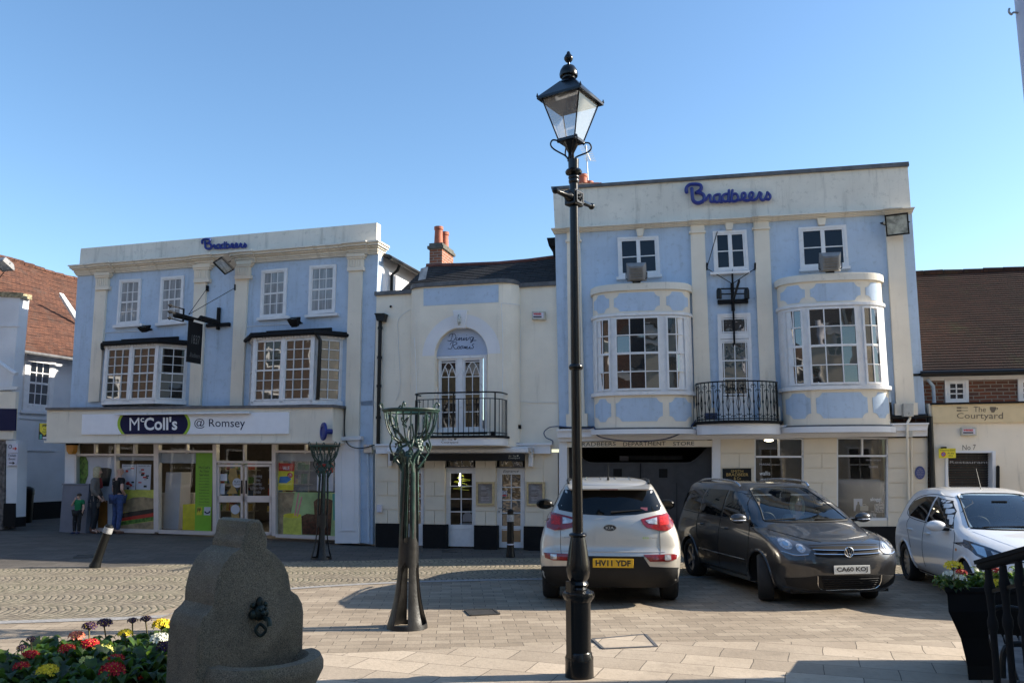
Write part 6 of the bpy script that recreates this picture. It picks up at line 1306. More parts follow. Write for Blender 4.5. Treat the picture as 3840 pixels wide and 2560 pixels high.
for k in range(4):
    for s_ in range(3):
        yc = -7+k*3.3; z0 = .9+s_*3.3; mb = MB(); mb.box((9.12, yc-.65, z0), (9.2, yc+.65, z0+2.0)); w = mb.build('window', WHITE, bt); MB().box((9.10, yc-.55, z0+.1), (9.121, yc+.55, z0+1.9)).build('pane', G_DARK, w)
# ================================================================ CARS
def pchip(xs, ys, x):
    n = len(xs); i = 0
    while i < n-2 and x > xs[i+1]: i += 1
    h = [xs[k+1]-xs[k] for k in range(n-1)]; d = [(ys[k+1]-ys[k])/h[k] for k in range(n-1)]
    def m(k):
        if k == 0: return d[0]
        if k == n-1: return d[-1]
        return 0 if d[k-1]*d[k] <= 0 else 2*d[k-1]*d[k]/(d[k-1]+d[k])
    t = (x-xs[i])/h[i]; a, b = m(i)*h[i], m(i+1)*h[i]
    return (2*t**3-3*t*t+1)*ys[i]+(t**3-2*t*t+t)*a+(-2*t**3+3*t*t)*ys[i+1]+(t**3-t*t)*b
def inpoly(x, y, P):
    c = False; j = len(P)-1
    for i in range(len(P)):
        if (P[i][1] > y) != (P[j][1] > y) and x < (P[j][0]-P[i][0])*(y-P[i][1])/(P[j][1]-P[i][1])+P[i][0]: c = not c
        j = i
    return c
TYRE = mat('tyre_rubber', (.018, .018, .018), .85, var=.2, bump=.15); RIM = mat('alloy_rim', (.45, .45, .46), .3, metal=.9, var=.05)
CARGL = glass_dark('car_glass', (.003, .004, .005), wav=.0, rough=.01); CARGL.node_tree.nodes['Principled BSDF'].inputs['IOR'].default_value = 1.45; CARGL.node_tree.nodes['Principled BSDF'].inputs['Specular IOR Level'].default_value = .5; PLAST = mat('black_plastic', (.012, .012, .0125), .65, var=.1, spec=.3); CHROME = mat('chrome', (.75, .75, .75), .12, metal=1, var=0)
REDL = mat('lamp_red', (.20, .004, .005), .12, var=.25, scale=25, coat=1); CLRL = mat('lamp_clear', (.55, .55, .56), .12, metal=.5, var=.4, scale=20, coat=1); WSG = glass_clear('windscreen_glass', tint=(.80, .87, .86), f0=.04, gloss=.9)
SEAM = mat('panel_seam', (.01, .01, .01), .8, var=0); SEATM = mat('seat_fabric', (.03, .03, .035), .8); PLY = mat('plate_yellow', (.72, .42, .02), .4, var=.02); PLW = mat('plate_white', (.68, .68, .64), .4, var=.02)
def paint(name, col, metal, flake=.0):
    m, nt, b = base_mat(name); b.inputs['Base Color'].default_value = (*col, 1); b.inputs['Metallic'].default_value = metal; b.inputs['Roughness'].default_value = .32
    b.inputs['Coat Weight'].default_value = 1; b.inputs['Coat Roughness'].default_value = .03
    tc = nt.new('TexCoord').outputs['Object']; nt.lk(nt.ramp(nt.noise(tc, 3, 5), .35, .75, .28, .33), b.inputs['Roughness'])
    return m
class Car:
    def __init__(s, name, label, loc, head, levels, pm, wheels, R_, wr, Ls, group, sc=1):
        s.M = Matrix.Translation(loc) @ Matrix.Rotation(-head, 4, 'Z') @ Matrix.Scale(sc, 4); s.root = thing(name, label, 'car', loc, group); s.R = R_
        s.lv = levels; xs = list(range(len(levels))); cols = list(zip(*levels)); N = (len(levels)-1)*5; rings = []; NC, NSD = 16, 46
        for k in range(N+1):
            t = k/5; z, w, yf, yr, df, dr, nf, nr = [pchip(xs, c, t) for c in cols]
            half = []
            for i in range(NC+1):
                a = math.pi/2*i/NC; half.append((w*math.sin(a)**(2/nr), yr+dr-dr*math.cos(a)**(2/nr)))
            for i in range(1, NSD): half.append((w*(1+.012*math.sin(math.pi*i/NSD)), lerp(yr+dr, yf-df, i/NSD)))
            for i in range(NC, -1, -1):
                a = math.pi/2*i/NC; half.append((w*math.sin(a)**(2/nf), yf-df+df*math.cos(a)**(2/nf)))
            rings.append([Vector((x, y, z)) for x, y in half]+[Vector((-x, y, z)) for x, y in half[-2:0:-1]])
        # wheel arches: snap to circles then drop what lies inside
        for rg in rings:
            for v in rg:
                for wy in wheels:
                    if abs(v.x) > .6:
                        r_ = math.hypot(v.y-wy, v.z-wr); h = .035
                        if abs(r_-R_) < h and v.z > .12: k_ = R_/r_; v.y = wy+(v.y-wy)*k_; v.z = wr+(v.z-wr)*k_
        s.v = [v for rg in rings for v in rg]; n = len(rings[0]); s.f = []
        for i in range(N):
            for j in range(n): s.f.append((i*n+j, i*n+(j+1) % n, (i+1)*n+(j+1) % n, (i+1)*n+j))
        s.bvh = BVHTree.FromPolygons(s.v, s.f); s.holes = []; s.wheels = wheels; s.wr = wr; s.pm = pm; s.n = n; s.N = N
    def b(s, mb, name, m, parent=None, **k):
        mb.v = [s.M @ v for v in mb.v]; return mb.build(name, m, parent or s.root, **k)
    def body(s):
        fs = []
        for f in s.f:
            c = sum((s.v[i] for i in f), Vector())/4; ok = True
            if abs(c.x) > .55:
                for wy in s.wheels:
                    if math.hypot(c.y-wy, c.z-s.wr) < s.R-.005: ok = False
            for sgn, P in s.holes:
                if c.y*sgn > 0 and inpoly(c.x, c.z, P) : ok = False
            if ok: fs.append(f)
        mb = MB(); mb.v = list(s.v); mb.f = fs; o = s.b(mb, 'body', s.pm, smooth=2, fix=False)
        mb = MB(); z0 = s.lv[0][0]; mb.box((-.72, -1.9, z0-.02), (.72, 1.9, z0+.05))
        for wy in s.wheels:
            for sd in (-1, 1):
                pts = [(wy+s.R*math.cos(a), s.wr+s.R*math.sin(a)) for a in [math.pi*k/18-.25 for k in range(22)]]
                for (a, b), (c, d) in zip(pts, pts[1:]): mb.quad((sd*.86, a, b), (sd*.86, c, d), (sd*.5, c, d), (sd*.5, a, b))
                mb.add([(sd*.5, wy, s.wr)]+[(sd*.5, a, b) for a, b in pts], [(0, i+1, i+2) for i in range(len(pts)-1)])
        s.b(mb, 'underbody', PLAST, fix=False)
        for wy in s.wheels:
            for sd in (-1, 1):
                pts = []
                for k in range(25):
                    a = math.pi*k/24*1.1-.157; y, z = wy+s.R*math.cos(a), s.wr+s.R*math.sin(a); p = s.hit('L' if sd < 0 else 'R', y+.02*math.cos(a), z+.02*math.sin(a))
                    if p: pts.append(Vector((p[0].x*1.002, y, z)))
                mb = MB(); mb.tube(pts, .016, 6); s.b(mb, 'arch_lip', s.pm if not s.lipblack else PLAST, smooth=True)
        return o
    lipblack = False
    def hit(s, view, a, b):
        if view in 'LR': sd = -1 if view == 'L' else 1; o, d = Vector((sd*3, a, b)), Vector((-sd, 0, 0))
        elif view in 'FB': sd = 1 if view == 'F' else -1; o, d = Vector((a, sd*5, b)), Vector((0, -sd, 0))
        elif view == 'T': o, d = Vector((a, b, 4)), Vector((0, 0, -1))
        else: sd = 1 if view[0] == 'f' else -1; dd = Vector((view[1], sd, 0)).normalized(); sdv = Vector((0, 0, 1)).cross(dd); o, d = dd*5+Vector((a, 0, b)), -dd
        h = s.bvh.ray_cast(o, d)
        if h[0] is None: return None
        n = h[1]
        if n.dot(d) > 0: n = -n
        return h[0], n
    def patch(s, view, poly, off, m, name, parent=None, step=.06, thick=.01, mirror=False, smooth=True):
        out = []
        for mi in ((1, -1) if mirror else (1,)):
            vw = view if mi == 1 else {'L': 'R', 'R': 'L'}.get(view, view) if isinstance(view, str) else (view[0], -view[1])
            P = [(p[0]*(mi if vw not in ('L', 'R') else 1), p[1]) for p in poly]
            dense = []
            for (a, b), (c, d) in zip(P, P[1:]+P[:1]):
                k = max(1, int(math.hypot(c-a, d-b)/step)); dense += [(lerp(a, c, i/k), lerp(b, d, i/k)) for i in range(k)]
            n0 = len(dense); pts = list(dense); x0, x1 = min(p[0] for p in P), max(p[0] for p in P); y0, y1 = min(p[1] for p in P), max(p[1] for p in P)
            xx = x0+step/2
            while xx < x1:
                yy = y0+step/2
                while yy < y1:
                    if inpoly(xx, yy, P) and min(math.hypot(xx-a, yy-b) for a, b in dense) > step*.45: pts.append((xx, yy))
                    yy += step
                xx += step
            vo, eo, fo, *_ = delaunay_2d_cdt([Vector(p) for p in pts], [(i, (i+1) % n0) for i in range(n0)], [], 1, 1e-5)
            vs = []; ok = True
            for p in vo:
                h = s.hit(vw, p.x, p.y)
                vs.append(h)
            good = [h for h in vs if h]
            if not good: continue
            for i, h in enumerate(vs):
                if h is None: vs[i] = min(good, key=lambda g_: (g_[0].z-vo[i].y)**2+((g_[0].x if vw not in ('L', 'R') else g_[0].y)-vo[i].x)**2)
            A = [h[0]+h[1]*off for h in vs]; mb = MB(); mb.v = A+[h[0]-h[1]*thick for h in vs]; n = len(A); mb.f = [tuple(f) for f in fo]
            # rim
            from collections import Counter
            ec = Counter()
            for f in fo:
                for i in range(len(f)): ec[tuple(sorted((f[i], f[(i+1) % len(f)])))] += 1
            for (a, b), c in ec.items():
                if c == 1: mb.f.append((a, b, n+b, n+a))
            out.append(s.b(mb, name, m, parent, smooth=2 if False else smooth, fix=True))
        return out[0] if len(out) == 1 else out
    def ribbon(s, view, pts, w, m, name, off=.003, mirror=False, parent=None, r=None):
        for mi in ((1, -1) if mirror else (1,)):
            vw = view if mi == 1 else {'L': 'R', 'R': 'L'}.get(view, view)
            P = cr([(a*(mi if vw not in ('L', 'R') else 1), b, 0) for a, b in pts], 4) if len(pts) > 2 else [Vector((lerp(pts[0][0], pts[1][0], k/8)*(mi if vw not in ('L', 'R') else 1), lerp(pts[0][1], pts[1][1], k/8), 0)) for k in range(9)]
            L_ = []
            for p in P:
                h = s.hit(vw, p.x, p.y)
                if h: L_.append(h[0]+h[1]*off)
            if len(L_) > 1: mb = MB(); mb.tube(L_, w/2, 4); s.b(mb, name, m, parent)
    def wheel(s, x, y, steer=0, spokes=5, rt=None, wd=.22, name='wheel', dbl=True):
        rt = rt or s.wr; sd = 1 if x > 0 else -1; RM = Matrix.Translation((x, y, rt)) @ Matrix.Rotation(steer, 4, 'Z') @ Matrix.Rotation(R(90)*sd, 4, 'Y')
        rr = rt*.68; h = wd/2; mb = MB(); pr = [(rr, -h*.8), (rr+.02, -h), (rt-.03, -h), (rt-.008, -h*.75), (rt, -h*.5), (rt, h*.5), (rt-.008, h*.75), (rt-.03, h), (rr+.02, h), (rr, h*.8)]
        vs, seg = [], 40
        for r_, z in pr:
            for k in range(seg): a = 2*math.pi*k/seg; vs.append(RM @ Vector((r_*math.cos(a), r_*math.sin(a), z)))
        mb.add(vs, [(i*seg+k, i*seg+(k+1) % seg, ((i+1) % len(pr))*seg+(k+1) % seg, ((i+1) % len(pr))*seg+k) for i in range(len(pr)) for k in range(seg)])
        for g in (-.5, 0, .5): mb.lathe([(rt+.001, g*h-.004), (rt+.001, g*h+.004)], (0, 0, 0), 40, None) if False else None
        w = s.b(mb, name, TYRE, smooth=True)
        mb = MB(); q = lambda r_, a, z: RM @ Vector((r_*math.cos(a), r_*math.sin(a), z))
        for z, r0, r1 in ((h*.55, rr-.025, rr+.004),):
            for k in range(40): a, b = 2*math.pi*k/40, 2*math.pi*(k+1)/40; mb.hull([q(r0, a, z-.03), q(r1, a, z-.03), q(r1, b, z-.03), q(r0, b, z-.03)], [q(r0, a, z), q(r1, a, z+.01), q(r1, b, z+.01), q(r0, b, z)])
        for k in range(spokes):
            for e in ((-.13, .13) if dbl else (0,)):
                a = 2*math.pi*k/spokes+.3; wdt = .018 if dbl else .03
                c0, c1 = q(.04, a+e*.6, h*.45), q(rr-.01, a+e, h*.6); t_ = (c1-c0).normalized(); nn = (q(0, 0, 1)-q(0, 0, 0)).normalized(); sdv = t_.cross(nn)
                mb.hull([c0-sdv*wdt-nn*.02, c0+sdv*wdt-nn*.02, c1+sdv*wdt*1.3-nn*.02, c1-sdv*wdt*1.3-nn*.02], [c0-sdv*wdt*.8+nn*.01, c0+sdv*wdt*.8+nn*.01, c1+sdv*wdt+nn*.01, c1-sdv*wdt+nn*.01])
        mb.hull([q(.055, 2*math.pi*k/12, h*.35) for k in range(12)], [q(.05, 2*math.pi*k/12, h*.62) for k in range(12)])
        s.b(mb, 'rim', RIM, w)
        mb = MB(); mb.hull([q(rr, 2*math.pi*k/24, -.01) for k in range(24)], [q(rr, 2*math.pi*k/24, .0) for k in range(24)]); s.b(mb, 'brake_disc', PLAST, w)
        return w
    def plate(s, c, n, w, h, txt, m, tilt=0):
        "n: +1 front, -1 rear"
        c = Vector(c); mb = MB(); mb.box(c+Vector((-w/2, -.006, -h/2)), c+Vector((w/2, .006, h/2))); p = s.b(mb, 'number_plate', m, bevel=.004)
        sx = -n; mp = lambda a, b: s.M @ (c+Vector((sx*(a-.5)*w*.86, n*.008, (.5-b)*h*.66))); ftext(None, p, txt, None, 0, PTX, name='lettering', bold=.035, fn=mp); return p
def seats(car, ys, zs=.55, xo=.38, top=1.2):
    for y in ys:
        for sx in (-1, 1):
            mb = MB(); mb.box((sx*xo-.24, y-.1, zs), (sx*xo+.24, y+.4, zs+.15)); mb.hull([(sx*xo-.23, y-.14, zs+.1), (sx*xo+.23, y-.14, zs+.1), (sx*xo+.23, y, zs+.1), (sx*xo-.23, y, zs+.1)], [(sx*xo-.19, y-.28, top-.08), (sx*xo+.19, y-.28, top-.08), (sx*xo+.19, y-.2, top-.08), (sx*xo-.19, y-.2, top-.08)])
            mb.box((sx*xo-.11, y-.29, top-.05), (sx*xo+.11, y-.2, top+.12)); car.b(mb, 'seat', SEATM, bevel=.03)
# ---------------------------------------------------------------- silver SUV seen from behind
SILV = paint('silver_paint', (.54, .51, .455), .45)
KL = [(.24, .78, 2.02, -2.06, .5, .22, 3, 3.5), (.36, .88, 2.14, -2.17, .5, .25, 3, 3.5), (.48, .905, 2.19, -2.21, .5, .28, 3, 3.2), (.62, .92, 2.21, -2.22, .5, .3, 2.8, 3), (.75, .925, 2.19, -2.17, .5, .3, 2.6, 2.8), (.88, .905, 2.1, -2.15, .55, .3, 2.4, 2.8),
      (1.0, .87, 1.75, -2.13, .5, .32, 2.4, 2.6), (1.08, .835, 1.25, -2.11, .45, .34, 2.4, 2.5), (1.14, .80, .95, -2.08, .35, .35, 2.5, 2.5), (1.3, .725, .55, -2.00, .3, .34, 2.6, 2.5), (1.46, .645, .12, -1.9, .3, .33, 2.6, 2.5), (1.55, .585, -.12, -1.83, .35, .33, 2.6, 2.5), (1.605, .49, -.45, -1.62, .4, .35, 2.5, 2.5), (1.635, .3, -.75, -1.3, .3, .3, 2.3, 2.3), (1.642, .03, -1.0, -1.05, .02, .02, 2, 2)]
hk = R(5.2); kc = Vector((1.27, 10.95, 0)); kl = kc+Vector((math.sin(hk), math.cos(hk), 0))*2.2
K = Car('silver_suv', 'silver SUV seen from behind, parked between the lamp post and the grey people carrier', kl, hk, KL, SILV, (-1.38, 1.28), .385, .345, 4.44, 'parked cars'); K.lipblack = True
K.body()
for x in (-.80, .80):
    for y in (-1.38, 1.28): K.wheel(x, y)
K.patch('B', [(-.60, 1.475), (-.3, 1.49), (.3, 1.49), (.60, 1.475), (.69, 1.27), (.67, 1.215), (.35, 1.165), (0, 1.15), (-.35, 1.165), (-.67, 1.215), (-.69, 1.27)], .004, CARGL, 'rear_window')
K.patch('B', [(-.92, .50), (-.5, .52), (-.42, .64), (.42, .64), (.5, .52), (.92, .50), (.90, .25), (-.90, .25)], .012, PLAST, 'rear_bumper', step=.05)
for sx in (-1, 1):
    lamp = K.patch('B', [(sx*a, b) for a, b in ((.40, 1.10), (.55, 1.135), (.70, 1.165), (.79, 1.18), (.83, 1.14), (.82, .98), (.72, .955), (.62, .965), (.48, 1.0), (.43, 1.04))], .02, REDL, 'tail_lamp', step=.04)
    K.patch('B', [(sx*a, b) for a, b in ((.46, 1.085), (.61, 1.12), (.61, 1.035), (.50, 1.05))], .024, CLRL, 'lamp_lens', lamp, step=.03)
    K.patch('B', [(sx*a, b) for a, b in ((.64, 1.125), (.76, 1.145), (.76, 1.03), (.64, 1.02))], .024, mat('lamp_bright_red%d' % sx, (.45, .02, .02), .15, var=.3, scale=40), 'lamp_lens', lamp, step=.03)
    fl_ = K.patch('B', [(sx*a, b) for a, b in ((.42, .665), (.86, .67), (.84, .61), (.74, .585), (.5, .585))], .014, REDL, 'reflector', step=.04); K.patch('B', [(sx*a, b) for a, b in ((.69, .66), (.77, .66), (.77, .60), (.69, .6))], .018, CLRL, 'lamp_lens', fl_, step=.03)
for x in (-.643, .643): K.ribbon('B', [(x, .96), (x, .8), (x*.99, .68), (x*.93, .645)], .006, SEAM, 'panel_seam')
K.ribbon('B', [(-.6, .645), (.6, .645)], .007, SEAM, 'panel_seam'); K.ribbon('B', [(-.7, .70), (.7, .70)], .012, SILV, 'crease')
K.plate((.03, -2.245, .565), -1, .52, .112, 'HV11 YDF', PLY)
bd_ = MB(); c = K.hit('B', 0, 1.0)[0]
bd_.hull([c+Vector((.087*math.cos(k*math.pi/12), .0, .044*math.sin(k*math.pi/12))) for k in range(24)], [c+Vector((.087*math.cos(k*math.pi/12), -.012, .044*math.sin(k*math.pi/12))) for k in range(24)]); be = K.b(bd_, 'badge', CHROME)
bd_ = MB(); bd_.hull([c+Vector((.078*math.cos(k*math.pi/12), -.01, .036*math.sin(k*math.pi/12))) for k in range(24)], [c+Vector((.078*math.cos(k*math.pi/12), -.014, .036*math.sin(k*math.pi/12))) for k in range(24)]); K.b(bd_, 'badge_face', PTX, be)
ftext(None, be, 'KIA', None, 0, CHROME, bold=.03, fn=lambda a, b: K.M @ (c+Vector(((a-.5)*.11, -.016, (.5-b)*.038))))
for s_t, x0, x1, m_ in (('eco', .42, .5, LIME), ('dynamics', .505, .60, CHROME), ('Sportage', -.60, -.50, CHROME)): h_ = K.hit('B', (x0+x1)/2, .875); ftext(None, K.root, s_t, None, 0, m_, name='lettering', fn=lambda a, b: K.M @ Vector((lerp(x0, x1, a), h_[0].y-.012-.0, .885-.022*b)))
mb = MB(); mb.hull([Vector(p) for p in ((-.56, -1.86, 1.50), (.56, -1.86, 1.50), (.52, -2.0, 1.475), (-.52, -2.0, 1.475))], [Vector(p) for p in ((-.57, -1.7, 1.555), (.57, -1.7, 1.555), (.53, -2.01, 1.50), (-.53, -2.01, 1.50))]); K.b(mb, 'spoiler', SILV, bevel=.012)
mb = MB(); mb.box((-.12, -2.012, 1.482), (.12, -2.0, 1.492)); K.b(mb, 'brake_light', REDL)
for x in (-.56, .56):
    mb = MB(); mb.tube([Vector((x*.94, -.0, 1.575)), Vector((x, -.4, 1.60)), Vector((x, -1.4, 1.60)), Vector((x*.97, -1.72, 1.555))], .018, 6); K.b(mb, 'roof_rail', BLACKP)
for x in (-.3, -.1, .1, .3): K.ribbon('T', [(x, -1.6), (x, -.6)], .03, SILV, 'roof_rib', off=-.004)
mb = MB(); c_ = K.hit('T', .0, -1.62)[0]; mb.tube([c_, c_+Vector((0, -.03, .05)), c_+Vector((0, -.1, .24))], [.02, .008, .004], 6); K.b(mb, 'aerial', BLACKP)
mb = MB(); h0, h1 = K.hit('B', .02, 1.195)[0], K.hit('B', .43, 1.225)[0]; mb.tube([h0+Vector((0, -.03, 0)), h0.lerp(h1, .5)+Vector((0, -.03, 0)), h1+Vector((0, -.02, 0))], [.014, .009, .006], 6); K.b(mb, 'wiper', PLAST)
h_ = K.hit('B', .46, 1.235)[0]; mb = MB(); mb.box(h_+Vector((-.05, -.012, -.02)), h_+Vector((.04, -.006, .02))); K.b(mb, 'window_sticker', PPK)
for sx in (-1, 1):
    mb = MB(); mb.ball((sx*1.0, .78, 1.17), (.14, .09, .085), 14, 10); mi_ = K.b(mb, 'door_mirror', BLACKP, smooth=True)
    mb = MB(); mb.hull([(sx*(1.0+.105*math.cos(k*math.pi/8)), .70, 1.17+.065*math.sin(k*math.pi/8)) for k in range(16)], [(sx*(1.0+.105*math.cos(k*math.pi/8)), .688, 1.17+.065*math.sin(k*math.pi/8)) for k in range(16)]); K.b(mb, 'mirror_glass', CARGL, mi_); mb = MB(); mb.bar((sx*.8, .8, 1.13), (sx*.92, .8, 1.15), .06, .03); K.b(mb, 'mirror_arm', PLAST, mi_)
    K.patch('R' if sx > 0 else 'L', [(.72, 1.15), (.15, 1.44), (-1.2, 1.45), (-1.7, 1.38), (-1.75, 1.28), (-1.2, 1.16)], .005, CARGL, 'side_window')
    mb = MB(); h_ = K.hit('R' if sx > 0 else 'L', -.5, .98)[0]; mb.tube([h_+Vector((0, -.09, 0)), h_+Vector((sx*.04, 0, 0)), h_+Vector((0, .09, 0))], .014, 6); K.b(mb, 'door_handle', CHROME)
K.patch('F', [(-.6, 1.48), (.6, 1.48), (.72, 1.16), (-.72, 1.16)], .005, CARGL, 'windscreen')
# ---------------------------------------------------------------- grey people carrier
GREYP = paint('grey_paint', (.037, .0375, .040), .5)
VL = [(.20, .78, 2.05, -2.06, .5, .3, 3, 3), (.30, .85, 2.15, -2.15, .52, .3, 2.8, 3), (.45, .885, 2.2, -2.2, .55, .3, 2.6, 3), (.60, .895, 2.19, -2.2, .5, .3, 2.8, 3), (.74, .893, 2.15, -2.19, .5, .3, 2.7, 3), (.83, .885, 2.07, -2.185, .5, .3, 2.6, 2.8), (.91, .87, 1.88, -2.18, .52, .3, 2.5, 2.8),
      (.98, .855, 1.55, -2.17, .55, .3, 2.3, 2.8), (1.04, .84, 1.3, -2.15, .42, .3, 2.5, 2.8), (1.09, .825, 1.16, -2.13, .34, .3, 2.6, 2.8), (1.25, .785, .86, -2.10, .3, .3, 2.8, 2.8), (1.45, .715, .42, -2.02, .28, .3, 2.8, 2.8), (1.54, .665, .22, -1.97, .3, .25, 3, 3), (1.595, .61, .06, -1.9, .32, .25, 3, 3), (1.622, .50, -.15, -1.75, .3, .25, 2.8, 2.8), (1.635, .25, -.5, -1.4, .2, .2, 2.4, 2.4), (1.637, .02, -.9, -1.0, .02, .02, 2, 2)]
hv = R(180-9); fw_ = Vector((math.sin(R(9)), -math.cos(R(9)), 0)); fr_l = gpt(2864, 2251); vr = Vector((math.cos(R(9)), math.sin(R(9)), 0))
vc = fr_l+vr*.80-fw_*1.25; vc.z = 0
V = Car('grey_people_carrier', 'dark grey people carrier facing the camera with silver roof rails and front wheels turned', vc, hv, VL, GREYP, (-1.38, 1.30), .37, .325, 4.4, 'parked cars', .95)
WP = [(-.66, 1.10), (-.57, 1.30), (-.50, 1.47), (-.42, 1.535), (0, 1.555), (.42, 1.535), (.50, 1.47), (.57, 1.30), (.66, 1.10), (.4, 1.085), (-.4, 1.085)]
V.holes.append((1, [(a*.985, 1.32+(b-1.32)*.97) for a, b in WP])); V.body()
st_ = R(26)
for x in (-.79, .79): V.wheel(x, -1.38); V.wheel(x, 1.30, steer=-st_)
V.patch('F', WP, .004, WSG, 'windscreen', thick=.002)
V.ribbon('F', WP[:9], .03, BLACKP, 'windscreen_trim', off=.0); V.ribbon('F', [(.66, 1.09), (.4, 1.078), (0, 1.075), (-.4, 1.078), (-.66, 1.09)], .035, PLAST, 'windscreen_trim', off=.0)
for vw in 'LR':
    V.patch(vw, [(.93, 1.09), (.80, 1.20), (.40, 1.44), (.22, 1.485), (-.02, 1.50), (-.06, 1.09)], .004, CARGL, 'side_window', step=.08)
    V.patch(vw, [(-.12, 1.09), (-.10, 1.505), (-.9, 1.505), (-.98, 1.40), (-1.0, 1.10)], .004, CARGL, 'side_window', step=.08)
    V.patch(vw, [(-1.06, 1.11), (-1.03, 1.40), (-.98, 1.495), (-1.5, 1.48), (-1.85, 1.40), (-1.92, 1.22), (-1.85, 1.14)], .004, CARGL, 'side_window', step=.08)
    V.patch(vw, [(1.02, 1.06), (1.12, 1.02), (.98, 1.0), (.95, 1.05)], .004, CARGL, 'quarter_light', step=.05)
    for ps in ([(.93, 1.07), (.98, .95), (1.0, .7), (.88, .35)], [(-.09, 1.5), (-.09, 1.05), (-.09, .7), (-.12, .33)], [(-1.03, 1.1), (-1.05, .9), (-1.0, .75), (-.95, .68)]): V.ribbon(vw, ps, .007, SEAM, 'panel_seam')
    V.ribbon(vw, [(.92, 1.07), (0, 1.075), (-1.0, 1.09), (-1.9, 1.12)], .016, PLAST, 'window_trim', off=.0); V.ribbon(vw, [(.85, .52), (-.95, .52)], .03, GREYP, 'rubbing_strip', off=-.005); V.ribbon(vw, [(.8, .29), (-.9, .29)], .05, PLAST, 'sill_trim', off=-.01)
    for y in (.15, -.85): h_ = V.hit(vw, y, .93)[0]; sg_ = 1 if vw == 'R' else -1; mb = MB(); mb.tube([h_+Vector((0, -.1, 0)), h_+Vector((sg_*.035, -.06, 0)), h_+Vector((sg_*.035, .06, 0)), h_+Vector((0, .1, 0))], .014, 6); V.b(mb, 'door_handle', GREYP)
    mb = MB(); sg_ = 1 if vw == 'R' else -1
    mb.ball((sg_*1.0, .93, 1.12), (.13, .075, .075), 14, 10); mi_ = V.b(mb, 'door_mirror', GREYP, smooth=True); mb = MB(); mb.ball((sg_*1.0, .955, 1.095), (.12, .06, .02), 12, 6); V.b(mb, 'indicator', CLRL, mi_, smooth=True); mb = MB(); mb.bar((sg_*.82, .92, 1.08), (sg_*.93, .92, 1.09), .08, .04); V.b(mb, 'mirror_arm', PLAST, mi_)
    mb = MB(); mb.tube(cr([(sg_*.58, .12, 1.56), (sg_*.60, -.05, 1.635), (sg_*.60, -.6, 1.665), (sg_*.60, -1.3, 1.655), (sg_*.57, -1.75, 1.585)], 5), .019, 7); V.b(mb, 'roof_rail', mat('rail_chrome'+vw, (.65, .65, .66), .2, metal=.9), smooth=True)
    HL = [(.50, .765), (.58, .84), (.70, .905), (.84, .93), (.86, .84), (.84, .73), (.72, .685), (.56, .70)]
    hl = V.patch('F', [(sg_*a, b) for a, b in HL], .008, mat('headlamp_dark'+vw, (.16, .16, .17), .15, metal=.5, coat=1, var=0), 'headlamp', step=.035)
    for a, b, r_ in ((.76, .83, .062), (.62, .785, .052)):
        lens_ = V.patch('F', [(sg_*(a+r_*math.cos(k*math.pi/8)), b+r_*math.sin(k*math.pi/8)) for k in range(16)], .012, CLRL, 'lamp_reflector', hl, step=.03); V.patch('F', [(sg_*(a+r_*.45*math.cos(k*math.pi/6)), b+r_*.45*math.sin(k*math.pi/6)) for k in range(12)], .018, CHROME, 'bulb_reflector', hl, step=.03)
    V.ribbon('F', [(sg_*.55, .71), (sg_*.7, .70), (sg_*.83, .74)], .014, CHROME, 'lamp_trim', off=.012, parent=hl)
V.patch('F', [(-.50, .80), (-.46, .69), (-.3, .675), (.3, .675), (.46, .69), (.50, .80), (.3, .815), (-.3, .815)], .004, BLACKM, 'grille')
for z in (.775, .725): V.ribbon('F', [(-.48, z-.005), (-.3, z-.012), (0, z-.015), (.3, z-.012), (.48, z-.005)], .014, CHROME, 'grille_bar', off=.012)
h_ = V.hit('F', 0, .745)[0]; mb = MB()
def ringz(mb, c, r_, rr, M_=None): mb.tube([c+Vector((r_*math.cos(k*math.pi/16), 0, r_*math.sin(k*math.pi/16))) for k in range(32)], rr, 6, closed=True)
c = h_+Vector((0, .03, 0)); ringz(mb, c, .063, .008)
for a, b in (((-.045, .042), (-.018, -.045)), ((-.018, -.045), (0, -.005)), ((0, -.005), (.018, -.045)), ((.018, -.045), (.045, .042)), ((-.022, .052), (0, .008)), ((0, .008), (.022, .052))): mb.tube([c+Vector((a[0], .004, a[1])), c+Vector((b[0], .004, b[1]))], .0055, 5)
vb = V.b(mb, 'badge', CHROME); mb = MB(); mb.hull([c+Vector((.06*math.cos(k*math.pi/12), -.02, .06*math.sin(k*math.pi/12))) for k in range(24)], [c+Vector((.06*math.cos(k*math.pi/12), -.004, .06*math.sin(k*math.pi/12))) for k in range(24)]); V.b(mb, 'badge_face', PTX, vb)
V.plate((0, 2.225, .52), 1, .52, .112, 'CA60 KOJ', PLW)
V.patch('F', [(-.82, .40), (-.6, .42), (-.45, .445), (.45, .445), (.6, .42), (.82, .40), (.78, .30), (.5, .25), (-.5, .25), (-.78, .30)], .006, PLAST, 'lower_intake', step=.05)
V.patch('F', [(-.42, .43), (.42, .43), (.36, .275), (-.36, .275)], .012, BLACKM, 'intake_grille')
for k in range(5): V.ribbon('F', [(-.41+k*.012, .40-k*.027), (.41-k*.012, .40-k*.027)], .010, PLAST, 'intake_slat', off=.018)
V.ribbon('F', [(-.46, .44), (-.40, .27), (0, .262), (.40, .27), (.46, .44)], .010, CHROME, 'intake_trim', off=.014); V.ribbon('F', [(-.8, .27), (-.5, .225), (0, .215), (.5, .225), (.8, .27)], .03, GREYP, 'chin', off=.0)
V.ribbon('T', [(-.72, 1.3), (-.62, 1.6), (-.50, 1.85), (-.3, 2.0)], .006, SEAM, 'bonnet_seam', mirror=True); V.ribbon('F', [(-.5, .825), (0, .84), (.5, .825)], .007, SEAM, 'bonnet_seam')
